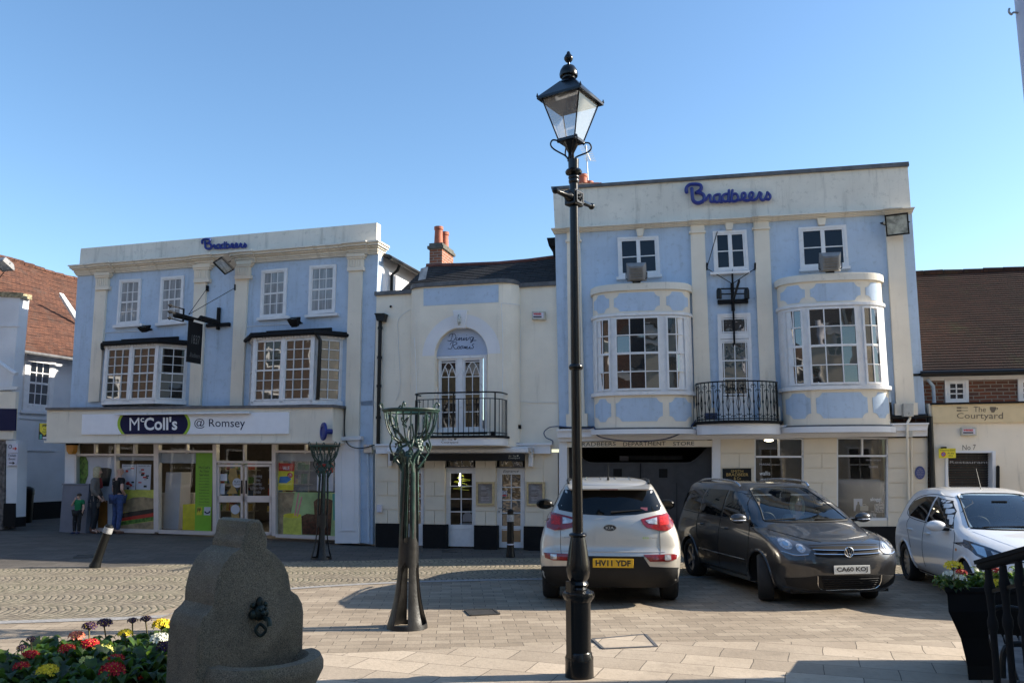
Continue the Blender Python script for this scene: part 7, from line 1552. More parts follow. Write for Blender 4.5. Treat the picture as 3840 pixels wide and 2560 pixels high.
mb = MB(); h0 = V.hit('F', -.62, 1.10)[0]; h1 = V.hit('F', -.1, 1.11)[0]; mb.tube([h0+Vector((0, .02, .0)), h1+Vector((0, .02, .01))], .01, 5); V.b(mb, 'wiper', PLAST); mb = MB(); h0 = V.hit('F', .62, 1.10)[0]; h1 = V.hit('F', .2, 1.115)[0]; mb.tube([h0+Vector((0, .02, 0)), h1+Vector((0, .02, .01))], .01, 5); V.b(mb, 'wiper', PLAST)
seats(V, (.1, -.85), .5, .36, 1.18)
mb = MB(); mb.hull([(-.72, .6, .9), (.72, .6, .9), (.70, 1.15, .95), (-.70, 1.15, .95)], [(-.72, .62, 1.04), (.72, .62, 1.04), (.66, 1.12, 1.06), (-.66, 1.12, 1.06)]); V.b(mb, 'dashboard', PLAST)
mb = MB(); cw = Vector((.36, .42, 1.02)); Mw = Matrix.Rotation(R(60), 3, 'X'); mb.tube([cw+Mw @ Vector((.18*math.cos(k*math.pi/12), .18*math.sin(k*math.pi/12), 0)) for k in range(24)], .014, 6, closed=True); mb.tube([cw+Mw @ Vector((-.17, 0, 0)), cw+Mw @ Vector((.17, 0, 0))], .015, 6); V.b(mb, 'steering_wheel', PLAST)
mb = MB(); mb.box((-.12, .38, 1.40), (.12, .40, 1.46)); V.b(mb, 'rear_view_mirror', PLAST); mb = MB(); mb.box((-.55, .22, 1.43), (-.15, .30, 1.445)); mb.box((.15, .22, 1.43), (.55, .30, 1.445)); V.b(mb, 'sun_visor', PG)
V.patch('B', [(-.6, 1.5), (.6, 1.5), (.68, 1.12), (-.68, 1.12)], .005, CARGL, 'rear_window')
# ---------------------------------------------------------------- white hatchback
WHT = paint('white_car_paint', (.78, .78, .78), .0)
OL = [(.19, .74, 1.86, -1.88, .5, .3, 3, 3), (.30, .82, 1.95, -1.96, .5, .3, 2.8, 3), (.45, .86, 2.0, -2.0, .52, .32, 2.5, 3), (.58, .868, 1.99, -1.99, .55, .32, 2.4, 3), (.70, .862, 1.92, -1.98, .6, .32, 2.2, 2.8), (.79, .85, 1.76, -1.97, .6, .33, 2.2, 2.7), (.87, .835, 1.5, -1.95, .55, .34, 2.3, 2.6), (.93, .82, 1.22, -1.93, .42, .35, 2.4, 2.6), (.98, .80, 1.02, -1.9, .35, .35, 2.5, 2.5),
      (1.12, .745, .68, -1.82, .32, .35, 2.6, 2.5), (1.28, .675, .3, -1.7, .3, .35, 2.6, 2.4), (1.38, .61, .02, -1.58, .32, .35, 2.6, 2.4), (1.44, .52, -.22, -1.4, .35, .35, 2.5, 2.4), (1.47, .36, -.5, -1.15, .3, .3, 2.4, 2.4), (1.48, .03, -.8, -.85, .02, .02, 2, 2)]
al = R(-9); fo = Vector((math.sin(al), -math.cos(al), 0)); ri = Vector((math.cos(al), math.sin(al), 0)); rw = gpt(3430, 2172)
oc = rw+ri*.75+fo*1.25; oc.z = 0
O = Car('white_hatchback', 'white hatchback at the right edge, partly hidden by the black planter', oc, R(180)-al, OL, WHT, (-1.25, 1.26), .335, .30, 4.0, 'parked cars')
WP = [(-.64, .985), (-.56, 1.15), (-.48, 1.30), (-.40, 1.385), (0, 1.40), (.40, 1.385), (.48, 1.30), (.56, 1.15), (.64, .985), (.4, .975), (-.4, .975)]
O.holes.append((1, [(a*.985, 1.19+(b-1.19)*.97) for a, b in WP])); O.body()
for x in (-.76, .76): O.wheel(x, -1.25, spokes=10, dbl=False); O.wheel(x, 1.26, spokes=10, dbl=False, steer=R(-20))
O.patch('F', WP, .004, WSG, 'windscreen', thick=.002); O.ribbon('F', WP[:9], .026, BLACKP, 'windscreen_trim', off=.0); O.ribbon('F', [(.64, .975), (.4, .965), (0, .962), (-.4, .965), (-.64, .975)], .03, PLAST, 'windscreen_trim', off=0)
for vw in 'LR':
    sg_ = 1 if vw == 'R' else -1
    O.patch(vw, [(.80, .955), (.45, 1.17), (.15, 1.30), (-.22, 1.345), (-.28, .98)], .004, CARGL, 'side_window', step=.07); O.patch(vw, [(-.36, .985), (-.30, 1.345), (-.75, 1.33), (-1.15, 1.25), (-1.3, 1.12), (-1.15, 1.02)], .004, CARGL, 'side_window', step=.07)
    for ps in ([(.83, .94), (.92, .85), (.9, .6), (.82, .35)], [(-.32, 1.34), (-.32, .97), (-.34, .65), (-.36, .33)], [(-1.1, 1.0), (-1.15, .88), (-1.0, .72), (-.9, .55)]): O.ribbon(vw, ps, .006, SEAM, 'panel_seam')
    O.ribbon(vw, [(.75, .93), (0, .96), (-1.0, .99), (-1.3, 1.08), (-1.15, 1.27), (-.7, 1.36), (-.2, 1.37), (.2, 1.31), (.5, 1.16)], .012, PLAST, 'window_trim', off=0); O.ribbon(vw, [(.85, .23), (-.9, .23)], .04, PLAST, 'sill_trim', off=-.01)
    for y in (-.1, -.95): h_ = O.hit(vw, y, .83)[0]; mb = MB(); mb.tube([h_+Vector((0, -.09, 0)), h_+Vector((sg_*.03, -.05, 0)), h_+Vector((sg_*.03, .05, 0)), h_+Vector((0, .09, 0))], .014, 6); O.b(mb, 'door_handle', WHT)
    mb = MB(); mb.ball((sg_*.97, .62, .98), (.13, .08, .075), 14, 10); mi_ = O.b(mb, 'door_mirror', WHT, smooth=True); mb = MB(); mb.bar((sg_*.78, .64, .93), (sg_*.9, .63, .94), .08, .04); O.b(mb, 'mirror_arm', PLAST, mi_)
    hl = O.patch('F', [(sg_*a, b) for a, b in ((.40, .64), (.52, .70), (.66, .775), (.82, .845), (.855, .78), (.82, .68), (.72, .60), (.70, .64), (.55, .62))], .008, mat('corsa_lamp'+vw, (.04, .045, .06), .08, coat=1, var=0), 'headlamp', step=.035)
    O.patch('F', [(sg_*a, b) for a, b in ((.47, .65), (.56, .70), (.68, .74), (.68, .665), (.56, .635))], .014, CLRL, 'lamp_reflector', hl, step=.03); O.patch('F', [(sg_*a, b) for a, b in ((.72, .77), (.80, .80), (.80, .70), (.74, .66))], .014, CHROME, 'lamp_reflector', hl, step=.03)
    h_ = O.hit(vw, 1.0, .70)[0]; mb = MB(); mb.ball(h_, (.01, .03, .02), 8, 6); O.b(mb, 'side_repeater', mat('amber'+vw, (.6, .2, .03), .3), smooth=True)
O.patch('F', [(-.38, .56), (.38, .56), (.32, .42), (-.32, .42)], .006, BLACKM, 'grille'); O.ribbon('T', [(-.66, 1.05), (-.5, 1.5), (-.3, 1.85)], .01, WHT, 'bonnet_crease', mirror=True, off=-.002); O.patch('F', [(-.75, .33), (.75, .33), (.6, .24), (-.6, .24)], .006, PLAST, 'lower_intake')
seats(O, (-.05, -.85), .4, .33, 1.08); mb = MB(); mb.hull([(-.66, .5, .8), (.66, .5, .8), (.66, .98, .86), (-.66, .98, .86)], [(-.66, .52, .93), (.66, .52, .93), (.62, .95, .955), (-.62, .95, .955)]); O.b(mb, 'dashboard', PLAST)
mb = MB(); cw = Vector((.34, .3, .95)); mb.tube([cw+Mw @ Vector((.17*math.cos(k*math.pi/12), .17*math.sin(k*math.pi/12), 0)) for k in range(24)], .014, 6, closed=True); O.b(mb, 'steering_wheel', PLAST)
mb = MB(); h_ = O.hit('T', 0, -1.1)[0]; mb = MB(); h_ = O.hit('T', 0, -.35)[0]; mb.tube([h_, h_+Vector((0, -.12, .3))], [.008, .003], 5); O.b(mb, 'aerial', BLACKP)
mb = MB(); h0 = O.hit('F', .5, .99)[0]; h1 = O.hit('F', -.1, 1.0)[0]; mb.tube([h0+Vector((0, .02, 0)), h1+Vector((0, .02, .01))], .01, 5); O.b(mb, 'wiper', PLAST); mb = MB(); mb.box((-.1, .26, 1.26), (.1, .28, 1.31)); O.b(mb, 'rear_view_mirror', PLAST)
# ================================================================ LAMP POST
LB = gpt(2173, 2537); 
zl = lambda y: EYE+ray(2160, y).z/ray(2160, y).y*LB.y
BLK = mat('lamp_black_paint', (.004, .004, .0042), .25, var=.3, bump=.05, bscale=40, spec=.45)
t = thing('street_lamp', 'black cast iron lamp post with a four sided glass lantern in the foreground', 'lamp post', LB)
up = Vector((0, 0, 1))
pz = lambda lst: [(w, zl(y)-LB.z) for w, y in lst]
mb = MB(); mb.lathe([(.124, 0)]+pz([(.122, 2475), (.124, 2462), (.112, 2452), (.112, 2446), (.104, 2440)]), LB, 32); mb.build('base', BLK, t, smooth=True)
mb = MB(); mb.lathe(pz([(.104, 2445), (.104, 2262), (.108, 2250)]), LB, 32); mb.obox(LB+Vector((-.075, -.06, zl(2330)-LB.z)), (.02, -.03, 0), (.02, .012, 0), (0, 0, .35)); mb.build('access_shaft', BLK, t, smooth=True)
mb = MB(); mb.lathe(pz([(.108, 2252), (.13, 2238), (.136, 2228), (.13, 2218), (.095, 2210), (.075, 2206)]), LB, 48, flute=lambda a, z: 1+.045*abs(math.sin(8*a))); mb.build('gadrooned_collar', BLK, t, smooth=True)
mb = MB(); mb.lathe(pz([(.075, 2207), (.07, 2200), (.082, 2192), (.086, 2188), (.08, 2182), (.07, 2176), (.088, 2165), (.098, 2145), (.101, 2135), (.095, 2110), (.08, 2060), (.065, 2020), (.061, 2010)]), LB, 48, flute=lambda a, z: 1+.05*max(0, math.sin(6*a+z*3))); mb.build('leaf_vase', BLK, t, smooth=True)
mb = MB(); mb.lathe(pz([(.061, 2012), (.072, 2009), (.076, 2004), (.07, 1999), (.05, 1995)]), LB, 40, flute=lambda a, z: 1+.04*abs(math.sin(10*a))); mb.build('collar', BLK, t, smooth=True)
mb = MB(); mb.lathe(pz([(.047, 2000), (.045, 1385)]), LB, 28); mb.lathe(pz([(.046, 1368), (.041, 800), (.04, 602)]), LB, 28); mb.build('shaft', BLK, t, smooth=True)
mb = MB(); mb.lathe(pz([(.046, 1388), (.06, 1384), (.066, 1376), (.06, 1368), (.046, 1364)]), LB, 28); mb.build('collar', BLK, t, smooth=True)
mb = MB(); mb.lathe(pz([(.042, 690), (.048, 684), (.05, 678), (.045, 673), (.052, 668), (.05, 663), (.045, 658), (.075, 652), (.08, 645), (.07, 638), (.05, 634), (.052, 600), (.046, 598)]), LB, 28); mb.build('collar', BLK, t, smooth=True)
zb = (zl(719)+zl(771))/2
bd = Vector((.62, .78, 0)).normalized(); bn = Vector((.78, -.62, 0))
mb = MB(); c = Vector((LB.x, LB.y, zb)); mb.obox(c, bd*.075, bn*.06, up*.075); mb.build('ladder_block', BLK, t, bevel=.012)
mb = MB(); mb.obox(c+bd.cross(up)*0+bn*.062, bd*.055, bn*.005, up*.055)
for k in range(5): mb.ball(c+bn*.068+bd*.025*math.cos(k*1.257)+up*.025*math.sin(k*1.257), .014, 8, 5)
for a, b in ((.05, 0), (-.05, 0), (0, .05), (0, -.05)): mb.obox(c+bn*.066+bd*a+up*b, bd*(.006 if a else .055), bn*.006, up*(.006 if b else .055))
mb.build('crest', BLK, t)
for sd in (-1, 1):
    mb = MB(); mb.tube([c+bd*sd*.06, c+bd*sd*.1, c+bd*sd*.13, c+bd*sd*.29], [.05, .045, .026, .02], 12); mb.ball(c+bd*sd*.30, .032, 12, 8); mb.build('ladder_rest', BLK, t, smooth=True)
# lantern, turned about the post
A_ = R(-33); z0, z1 = zl(536), zl(395); ez = zl(425)
LC = Vector((LB.x-.022, LB.y, 0)); ex, ey = Vector((math.cos(A_), math.sin(A_), 0)), Vector((-math.sin(A_), math.cos(A_), 0))
z0 = zl(528); z1 = zl(380)
cn = lambda r_, z: [LC+ex*a*r_+ey*b*r_+up*z for a, b in ((-1, -1), (1, -1), (1, 1), (-1, 1))]
rb_, rt_, re_ = .088, .20, .235
fr = MB()
for lo, hi in zip(cn(rb_, z0), cn(rt_, z1)): fr.tube([lo, hi], .007, 6)
for r_, z in ((rb_, z0), (rt_, z1)):
    q = cn(r_, z)
    for i in range(4): fr.bar(q[i], q[(i+1) % 4], .016, .016)
lf = fr.build('lantern_frame', BLK, t)
mb = MB(); mb.hull(cn(rb_+.012, z0-.02), cn(rb_+.012, z0)); mb.hull([LC+Vector((.03*math.cos(k*math.pi/4), .03*math.sin(k*math.pi/4), z0-.12)) for k in range(8)], [LC+Vector((.08*math.cos(k*math.pi/4), .08*math.sin(k*math.pi/4), z0-.02)) for k in range(8)]); mb.build('lantern_seat', BLK, t)
LG = glass_clear('lantern_glass', tint=(.95, .95, .94), f0=.05)
# pane dust, white diffuse added so the sunlit panes glow
ltm = LG.node_tree; dn_ = ltm.nodes.new('ShaderNodeBsdfDiffuse'); dn_.inputs[0].default_value = (.8, .78, .72, 1); mx2 = ltm.nodes.new('ShaderNodeMixShader'); mx2.inputs[0].default_value = .2
om = ltm.nodes['Material Output']; src = om.inputs[0].links[0].from_socket; ltm.links.new(src, mx2.inputs[1]); ltm.links.new(dn_.outputs[0], mx2.inputs[2]); ltm.links.new(mx2.outputs[0], om.inputs[0])
a, b = cn(rb_-.002, z0), cn(rt_-.004, z1)
for i in range(4): mb = MB(); mb.quad(a[i], a[(i+1) % 4], b[(i+1) % 4], b[i]); mb.build('pane', LG, lf, fix=False)
mb = MB(); mb.hull(cn(.13, z1+.02), cn(.15, z1+.0)); mb.build('reflector', mat('reflector_white', (.75, .72, .66), .5, var=.15, dirt=(.3, .25, .2), dscale=8), lf); mb = MB(); mb.lathe([(.0, 0), (.03, .02), (.035, .06), (.03, .1), (0, .1)], LC+up*(z1-.1), 12); mb.build('bulb_holder', PLAST, lf, smooth=True)
ztop = zl(308)
mb = MB(); q0 = cn(re_, z1-.012); q1 = cn(re_, z1+.012); mb.hull(q0, q1); mb.hull(q1, cn(.075, ztop)); mb.build('lantern_roof', BLK, t)
mb = MB()
for p in cn(re_-.004, z1+.012): mb.tube([p, p+up*.012, p+up*.04], [.012, .01, .001], 6)
mb.build('corner_finial', BLK, t)
T2 = LC+Vector((-.015, 0, 0))
mb = MB(); mb.lathe([(.10, zl(318)), (.078, zl(306)), (.06, zl(296)), (.062, zl(290)), (.086, zl(288)), (.09, zl(280)), (.082, zl(266)), (.06, zl(252)), (.03, zl(246)), (.012, zl(243)), (.012, zl(236)), (.028, zl(232)), (.043, zl(224)), (.044, zl(218)), (.034, zl(210)), (.018, zl(202)), (.016, zl(197)), (.008, zl(194))], T2, 24); mb.build('crown_finial', BLK, t, smooth=True)
for k in range(4):
    dr = (ex*(1 if k in (1, 2) else -1)+ey*(1 if k > 1 else -1)).normalized(); mb = MB(); b0 = LC+up*(zl(598))+dr*.035
    mb.tube(cr([b0, b0+dr*.02+up*.03, b0+dr*.13+up*.085, b0+dr*.165+up*.13, b0+dr*.145+up*.175, b0+dr*.095+up*.175], 6), .008, 6); mb.ball(b0+dr*.09+up*.165, .014, 8, 6)
    mb.tube(cr([LC+up*(zl(606))+dr*.03, LC+up*(zl(575))+dr*.02, LC+up*(zl(545))+dr*.055, LC+up*(z0-.01)+dr*.075], 6), .01, 6); mb.build('scroll_bracket', BLK, t, smooth=True)
# ================================================================ tree-like flower stands
VERD = mat('verdigris_paint', (.010, .035, .027), .45, var=.5, scale=9, bump=.15, dirt=(.10, .22, .17), dscale=7, dlo=.5, dhi=.75, damt=.5); DKM = mat('worn_black_metal', (.012, .0115, .011), .4, spec=.4, var=.5, scale=12, bump=.25, bscale=30, dirt=(.06, .05, .045), dscale=14, dlo=.56, dhi=.8, damt=.4)
def stand(label, P, sc=1.0, rot=0):
    t = thing('flower_stand', label, 'stand', P, 'tree shaped iron flower stands'); rnd = random.Random(5)
    prof = [(.0, .235), (.05, .225), (.15, .195), (.3, .160), (.45, .138), (.62, .122), (.8, .117), (1.0, .114), (1.3, .105), (1.6, .095), (1.85, .088)]
    def rad(z): return pchip([p[0] for p in prof], [p[1] for p in prof], z)
    mb = MB(); nz, na = 74, 64; T = .012
    def insl(a, z):
        k = (a/(math.pi/2)) % 1; da = abs(k-.5)*(math.pi/2)
        if .06 < z < .72: w = .42*min(1, math.sqrt(max(0, (.72-z)/.08))); return da*1 < w
        if .95 < z < 1.9: w = .40*min(1, math.sqrt(max(0, (z-.95)/.07))); return da < w
        return False
    for ly in (0, 1):
        n0 = len(mb.v)
        for i in range(nz+1):
            z = 1.85*i/nz
            for k in range(na): a_ = 2*math.pi*k/na; r_ = rad(z)-T*ly; mb.v.append(P+Vector((r_*math.cos(a_+rot)*sc, r_*math.sin(a_+rot)*sc, z*sc)))
        for i in range(nz):
            for k in range(na):
                if not insl(2*math.pi*(k+.5)/na, 1.85*(i+.5)/nz): mb.f.append((n0+i*na+k, n0+i*na+(k+1) % na, n0+(i+1)*na+(k+1) % na, n0+(i+1)*na+k))
    m_ = nz+1
    for i in range(nz):      # slot edges
        for k in range(na):
            z, a_ = 1.85*(i+.5)/nz, 2*math.pi*(k+.5)/na
            if insl(a_, z): continue
            for di, dk, e in ((0, 1, ((i, k+1), (i+1, k+1))), (0, -1, ((i, k), (i+1, k))), (1, 0, ((i+1, k), (i+1, k+1))), (-1, 0, ((i, k), (i, k+1)))):
                if 0 <= i+di < nz and insl(2*math.pi*(k+dk+.5)/na, 1.85*(i+di+.5)/nz):
                    (i0, k0), (i1, k1) = e; a0, a1 = i0*na+k0 % na, i1*na+k1 % na; mb.f.append((a0, a1, a1+m_*na, a0+m_*na))
    mb.build('trunk', DKM, t, smooth=True)
    V_ = lambda r_, a_, z: P+Vector((r_*math.cos(a_+rot)*sc, r_*math.sin(a_+rot)*sc, z*sc))
    for k in range(4):
        mb = MB(); a_ = k*math.pi/2
        mb.tube([V_(.10, a_, 1.0), V_(.097, a_, 1.4), V_(.085, a_, 1.75)], [.018*sc, .022*sc, .024*sc], 8)
        s1 = rnd.uniform(.3, .7); mb.tube(cr([V_(.085, a_, 1.74), V_(.09, a_, 1.9), V_(.16, a_+.3, 2.02), V_(.12, a_+.8, 2.08), V_(.2, a_+s1, 2.16), V_(.27, a_+.3, 2.28), V_(.31, a_+.2, 2.42)], 6), [.022*sc]*12+[.015*sc]*25, 7)
        mb.tube(cr([V_(.085, a_, 1.74), V_(.13, a_-.3, 1.84), V_(.17, a_-.5, 1.9), V_(.10, a_-.2, 1.98), V_(.14, a_-.6, 2.07), V_(.12, a_-.9, 2.14)], 6), .014*sc, 7)
        mb.tube(cr([V_(.12, a_+.4, 1.8), V_(.19, a_+.9, 1.93), V_(.24, a_+1.2, 2.05), V_(.22, a_+1.3, 2.15), V_(.28, a_+1.2, 2.3)], 6), .010*sc, 6)
        mb.build('branch', VERD, t, smooth=True)
    mb = MB(); nr = 22
    for k in range(nr):
        a_ = 2*math.pi*k/nr; mb.tube(cr([V_(.13, a_, 2.10), V_(.20, a_, 2.14), V_(.27, a_, 2.25), V_(.305, a_, 2.38), V_(.315, a_, 2.46)], 4), .008*sc, 6)
    for r_, z, w in ((.13, 2.10, .012), (.315, 2.46, .018), (.335, 2.475, .013)): mb.tube([V_(r_, 2*math.pi*k/40, z) for k in range(40)], w*sc, 7, closed=True)
    mb.build('basket', VERD, t, smooth=True)
    for k in range(5): mb = MB(); a_ = k*1.26+.2; mb.tube(cr([V_(.30, a_, 2.40), V_(.33, a_, 2.50), V_(.345, a_+.05, 2.55), V_(.37, a_+.1, 2.53), V_(.36, a_+.1, 2.50)], 5), .010*sc, 6); mb.tube(cr([V_(.18, a_, 2.33), V_(.22, a_+.2, 2.40), V_(.26, a_+.1, 2.36), V_(.24, a_-.1, 2.30), V_(.19, a_, 2.28)], 5), .008*sc, 6); mb.build('tendril', VERD, t, smooth=True)
    for k in range(11):
        mb = MB(); a_ = k*2.4; z = 1.9+rnd.random()*.22; c = V_(.15+rnd.random()*.08, a_, z); n_ = 5; nrm = Vector((math.cos(a_+rot), math.sin(a_+rot), .4)).normalized(); q3 = nrm.to_track_quat('Z', 'Y').to_matrix()
        for j in range(n_): b_ = 2*math.pi*j/n_; mb.ball(c+q3 @ Vector((.028*math.cos(b_), .028*math.sin(b_), 0))*sc, (.024*sc, .024*sc, .008*sc), 8, 5, q3)
        mb.ball(c+nrm*.01*sc, .014*sc, 8, 5); mb.build('iron_flower', VERD, t, smooth=True)
stand('tall verdigris iron flower stand in the sunlit paving left of the lamp post', gpt(1527, 2352), .985, .55)
p = gpt(1204, 2096); stand('distant verdigris iron flower stand in front of the shop drinks window', p, .905, .35)
# ================================================================ bollards
def bollard(label, base, top, r_, bands):
    base, top = Vector(base), Vector(top); ax = top-base; L_ = ax.length; Q = ax.to_track_quat('Z', 'Y').to_matrix(); t = thing('bollard', label, 'bollard', base)
    mb = MB(); mb.lathe([(r_*1.25, 0), (r_*1.25, L_*.05), (r_*1.1, L_*.1), (r_, L_*.2), (r_*.95, L_*.3), (r_*.85, L_*.93), (r_*.9, L_*.96), (r_*.7, L_*.985), (r_*.3, L_)], base, 20, Q); mb.build('post', BLACKP, t, smooth=True)
    for a, b, m_ in bands: mb = MB(); mb.lathe([(r_*1.0, L_*a), (r_*1.02, L_*a), (r_*1.0, L_*b), (r_*.9, L_*b)], base, 20, Q); mb.build('band', m_, t, smooth=True)
REFL = mat('reflective_band', (.33, .33, .33), .35, var=.25, scale=30)
b0 = gpt(354, 2128); rr_ = ray(413, 1965); tp = EYEP+rr_*((b0.y+.02)/rr_.y)
bollard('black bollard leaning over to the right with a worn reflective band', b0, tp, .078, [(.8, .93, REFL)])
b0 = gpt(1914, 2089); bollard('upright black bollard with a white band by the restaurant entrance', b0, b0+up*.97, .075, [(.74, .88, REFL), (.26, .285, PWH)])
# ================================================================ stone fountain, lower left
GRAN = None
m, nt, b_ = base_mat('granite'); tc = nt.new('TexCoord').outputs['Object']
c1 = nt.mix(nt.ramp(nt.noise(tc, 230, 2, .8), .35, .65), (.065, .052, .035), (.27, .22, .15)); c2 = nt.mix(nt.ramp(nt.noise(tc, 5, 5, .7), .4, .7, 0, .55), c1, (.07, .06, .04)); c3 = nt.mix(nt.ramp(nt.noise(tc, 2.2, 5, .6), .5, .75, 0, .45), c2, (.20, .18, .08))
nt.lk(c3, b_.inputs['Base Color']); b_.inputs['Roughness'].default_value = .85; nt.lk(nt.bump(nt.math('ADD', nt.noise(tc, 130, 3), nt.math('MULTIPLY', nt.noise(tc, 14, 4), .7)), .4, .004), b_.inputs['Normal']); GRAN = m
P = dpt(742, 2500, 3.7); be_ = R(48); F = Fac((P.x, P.y), Q=(P.x+math.cos(be_), P.y+math.sin(be_)))
Zq = lambda a, b: (a*.5315, 1900+b*.5315)
OUT = [(1400, 1242), (1398, 960), (1408, 860), (1440, 780), (1490, 735), (1515, 700), (1520, 610), (1545, 500), (1590, 400), (1650, 330), (1712, 292), (1716, 250), (1735, 200), (1742, 150), (1755, 105), (1790, 88), (1835, 90), (1858, 115), (1868, 160), (1890, 200), (1896, 250), (1888, 290), (1950, 335), (2010, 400), (2045, 480), (2062, 590), (2110, 625), (2140, 680), (2150, 740), (2150, 1242)]
q = [F.uz(*Zq(a, b), 0) for a, b in OUT]; q[0] = (q[0][0], 0); q[-1] = (q[-1][0], 0); uR_ = q[-1][0]
t = thing('drinking_fountain', 'weathered granite drinking fountain with stepped rounded top and half round basin', 'fountain', Vector((P.x, P.y, 0)))
mb = MB(); TH = .285; bv = .025
# outline densified, then lofted with a softened edge
dq = []
for i in range(len(q)-1): dq += [(lerp(q[i][0], q[i+1][0], k/3), lerp(q[i][1], q[i+1][1], k/3)) for k in range(3)]
dq.append(q[-1]); um_ = sum(u for u, z in dq)/len(dq); zm_ = .75
def inset(e): return [(u+(um_-u)*e*.9/max(.05, abs(u-um_)+.02)*.5 if False else u+(-1 if u > um_ else 1)*min(e, abs(u-um_)*.5), z-(e if z > .3 else 0)) for u, z in dq]
lay = [(inset(.012), -TH), (dq, -TH+.012), (dq, -.012), (inset(.012), 0)]
n_ = len(dq)
for L_, o in lay: mb.v += [F.pt(u, z, o) for u, z in L_]
for i in range(len(lay)-1):
    for k in range(n_-1): mb.f.append((i*n_+k, i*n_+k+1, (i+1)*n_+k+1, (i+1)*n_+k))
mb.f.append(tuple(range(n_))[::-1]); mb.f.append(tuple(range((len(lay)-1)*n_, len(lay)*n_)))
mb.build('slab', GRAN, t, smooth=True)
zr_ = F.uz(*Zq(1830, 1062), 0)[1]; uc_ = .5*(F.uz(*Zq(1560, 1130), 0)[0]+F.uz(*Zq(2120, 1000), 0)[0]); rb2 = .25
prof = [(.15, 0), (.15, zr_-.55), (.17, zr_-.45), (.23, zr_-.22), (rb2, zr_-.12), (rb2+.03, zr_-.06), (rb2+.03, zr_-.03), (rb2+.015, zr_), (rb2-.04, zr_+.002), (rb2-.07, zr_-.02), (rb2-.09, zr_-.07), (rb2-.15, zr_-.10), (.01, zr_-.11)]
mb = MB(); na = 28
for r_, z in prof:
    for k in range(na+1): a_ = math.pi*k/na; mb.v.append(F.pt(uc_+r_*math.cos(a_), z, r_*math.sin(a_)*.92-.0))
mb.f = [(i*(na+1)+k, i*(na+1)+k+1, (i+1)*(na+1)+k+1, (i+1)*(na+1)+k) for i in range(len(prof)-1) for k in range(na)]
mb.build('basin', GRAN, t, smooth=True)
BRZ = mat('dark_bronze', (.022, .032, .026), .4, metal=.6, var=.4, scale=12, bump=.3)
mb = MB(); c = F.px(*Zq(1820, 740), .01); S_ = lambda a, b, o, r_: mb.ball(c+(F.U*a+up*b+F.N*o)*.7, tuple(k_*.62 for k_ in r_) if isinstance(r_, tuple) else r_*.68, 12, 8)
S_(0, 0, .02, (.05, .05, .06)); S_(0, .055, .015, (.03, .03, .05)); S_(-.04, -.01, .01, (.035, .03, .035)); S_(.04, -.01, .01, (.035, .03, .035)); S_(0, .0, .06, (.022, .03, .022)); S_(-.02, .025, .055, .012); S_(.02, .025, .055, .012); S_(-.045, .045, .01, .018); S_(.045, .045, .01, .018)
mb.tube(cr([c+F.N*.06-up*.02, c+F.N*.09-up*.025, c+F.N*.1-up*.05], 4), .012, 8); mb.tube(cr([c+F.N*.02-up*.05, c+F.N*.04-up*.075+F.U*.02, c+F.N*.03-up*.10, c+F.N*.02-up*.075-F.U*.02], 4, closed=True), .008, 6, closed=True)
mb.build('lion_spout', BRZ, t, smooth=True)
mb = MB(); F.box(mb, .17, .24, zr_+.0, c.z-.08, .0005, .002) if False else None
# ================================================================ planters and flowers
PLB = mat('planter_black', (.004, .004, .005), .55, var=.2, spec=.25); SOIL = mat('soil', (.03, .02, .013), .95, bump=.5)
def planter(label, C_, pts, h, taper):
    t = thing('planter', label, 'planter', C_)
    lv_ = [(0, taper), (.15, taper), (.45, taper+.08), (.75, taper+.25), (.93, .97), (.96, 1.0), (1.0, 1.0), (1.0, .95), (.9, .94)]
    mb = MB(); n_ = len(pts)
    for z, k in lv_: mb.v += [C_+Vector((p[0]*k, p[1]*k, z*h)) for p in pts]
    mb.f = [tuple(range(n_))]+[(i*n_+j, i*n_+(j+1) % n_, (i+1)*n_+(j+1) % n_, (i+1)*n_+j) for i in range(len(lv_)-1) for j in range(n_)]
    mb.build('body', PLB, t); mb = MB(); mb.hull([C_+Vector((p[0]*.94, p[1]*.94, h*.85)) for p in pts], [C_+Vector((p[0]*.94, p[1]*.94, h*.93)) for p in pts]); mb.build('soil', SOIL, t)
PL = [(-2.62, 3.45), (-1.80, 3.62), (-1.70, 4.0), (-1.60, 4.45), (-1.70, 4.78), (-2.1, 4.85), (-2.45, 4.55), (-2.68, 4.0)]
pc = Vector((-2.1, 4.1, 0)); planter('black planter full of primulas behind the granite fountain', pc, [(x-pc.x, y-pc.y) for x, y in PL], .74, .6)
pc2 = Vector((4.42, 7.72, 0)); planter('black flared square planter with primulas by the white car', pc2, [(-.76, -.50), (.38, -.50), (.88, .48), (-.26, .48)], .78, .72)
LEAFS = [mat('leaf_green_%d' % i, c, .5, var=.35, scale=30, spec=.4) for i, c in enumerate([(.03, .075, .016), (.055, .11, .022), (.09, .14, .035), (.035, .06, .028)])]
for lm in LEAFS:
    nt_ = NT(lm); bs_ = nt_.n['Principled BSDF']; bs_.inputs['Subsurface Weight'].default_value = .0; tl = nt_.new('BsdfTranslucent'); tl.inputs[0].default_value = (.14, .24, .03, 1); mx = nt_.new('MixShader'); mx.inputs[0].default_value = .35
    nt_.lk(bs_.outputs[0], mx.inputs[1]); nt_.lk(tl.outputs[0], mx.inputs[2]); nt_.lk(mx.outputs[0], nt_.n['Material Output'].inputs[0])
FCOL = {'red': (.50, .005, .012), 'purple': (.045, .008, .05), 'yellow': (.80, .60, .02), 'salmon': (.85, .22, .14), 'white': (.75, .75, .62), 'cream': (.68, .66, .18)}
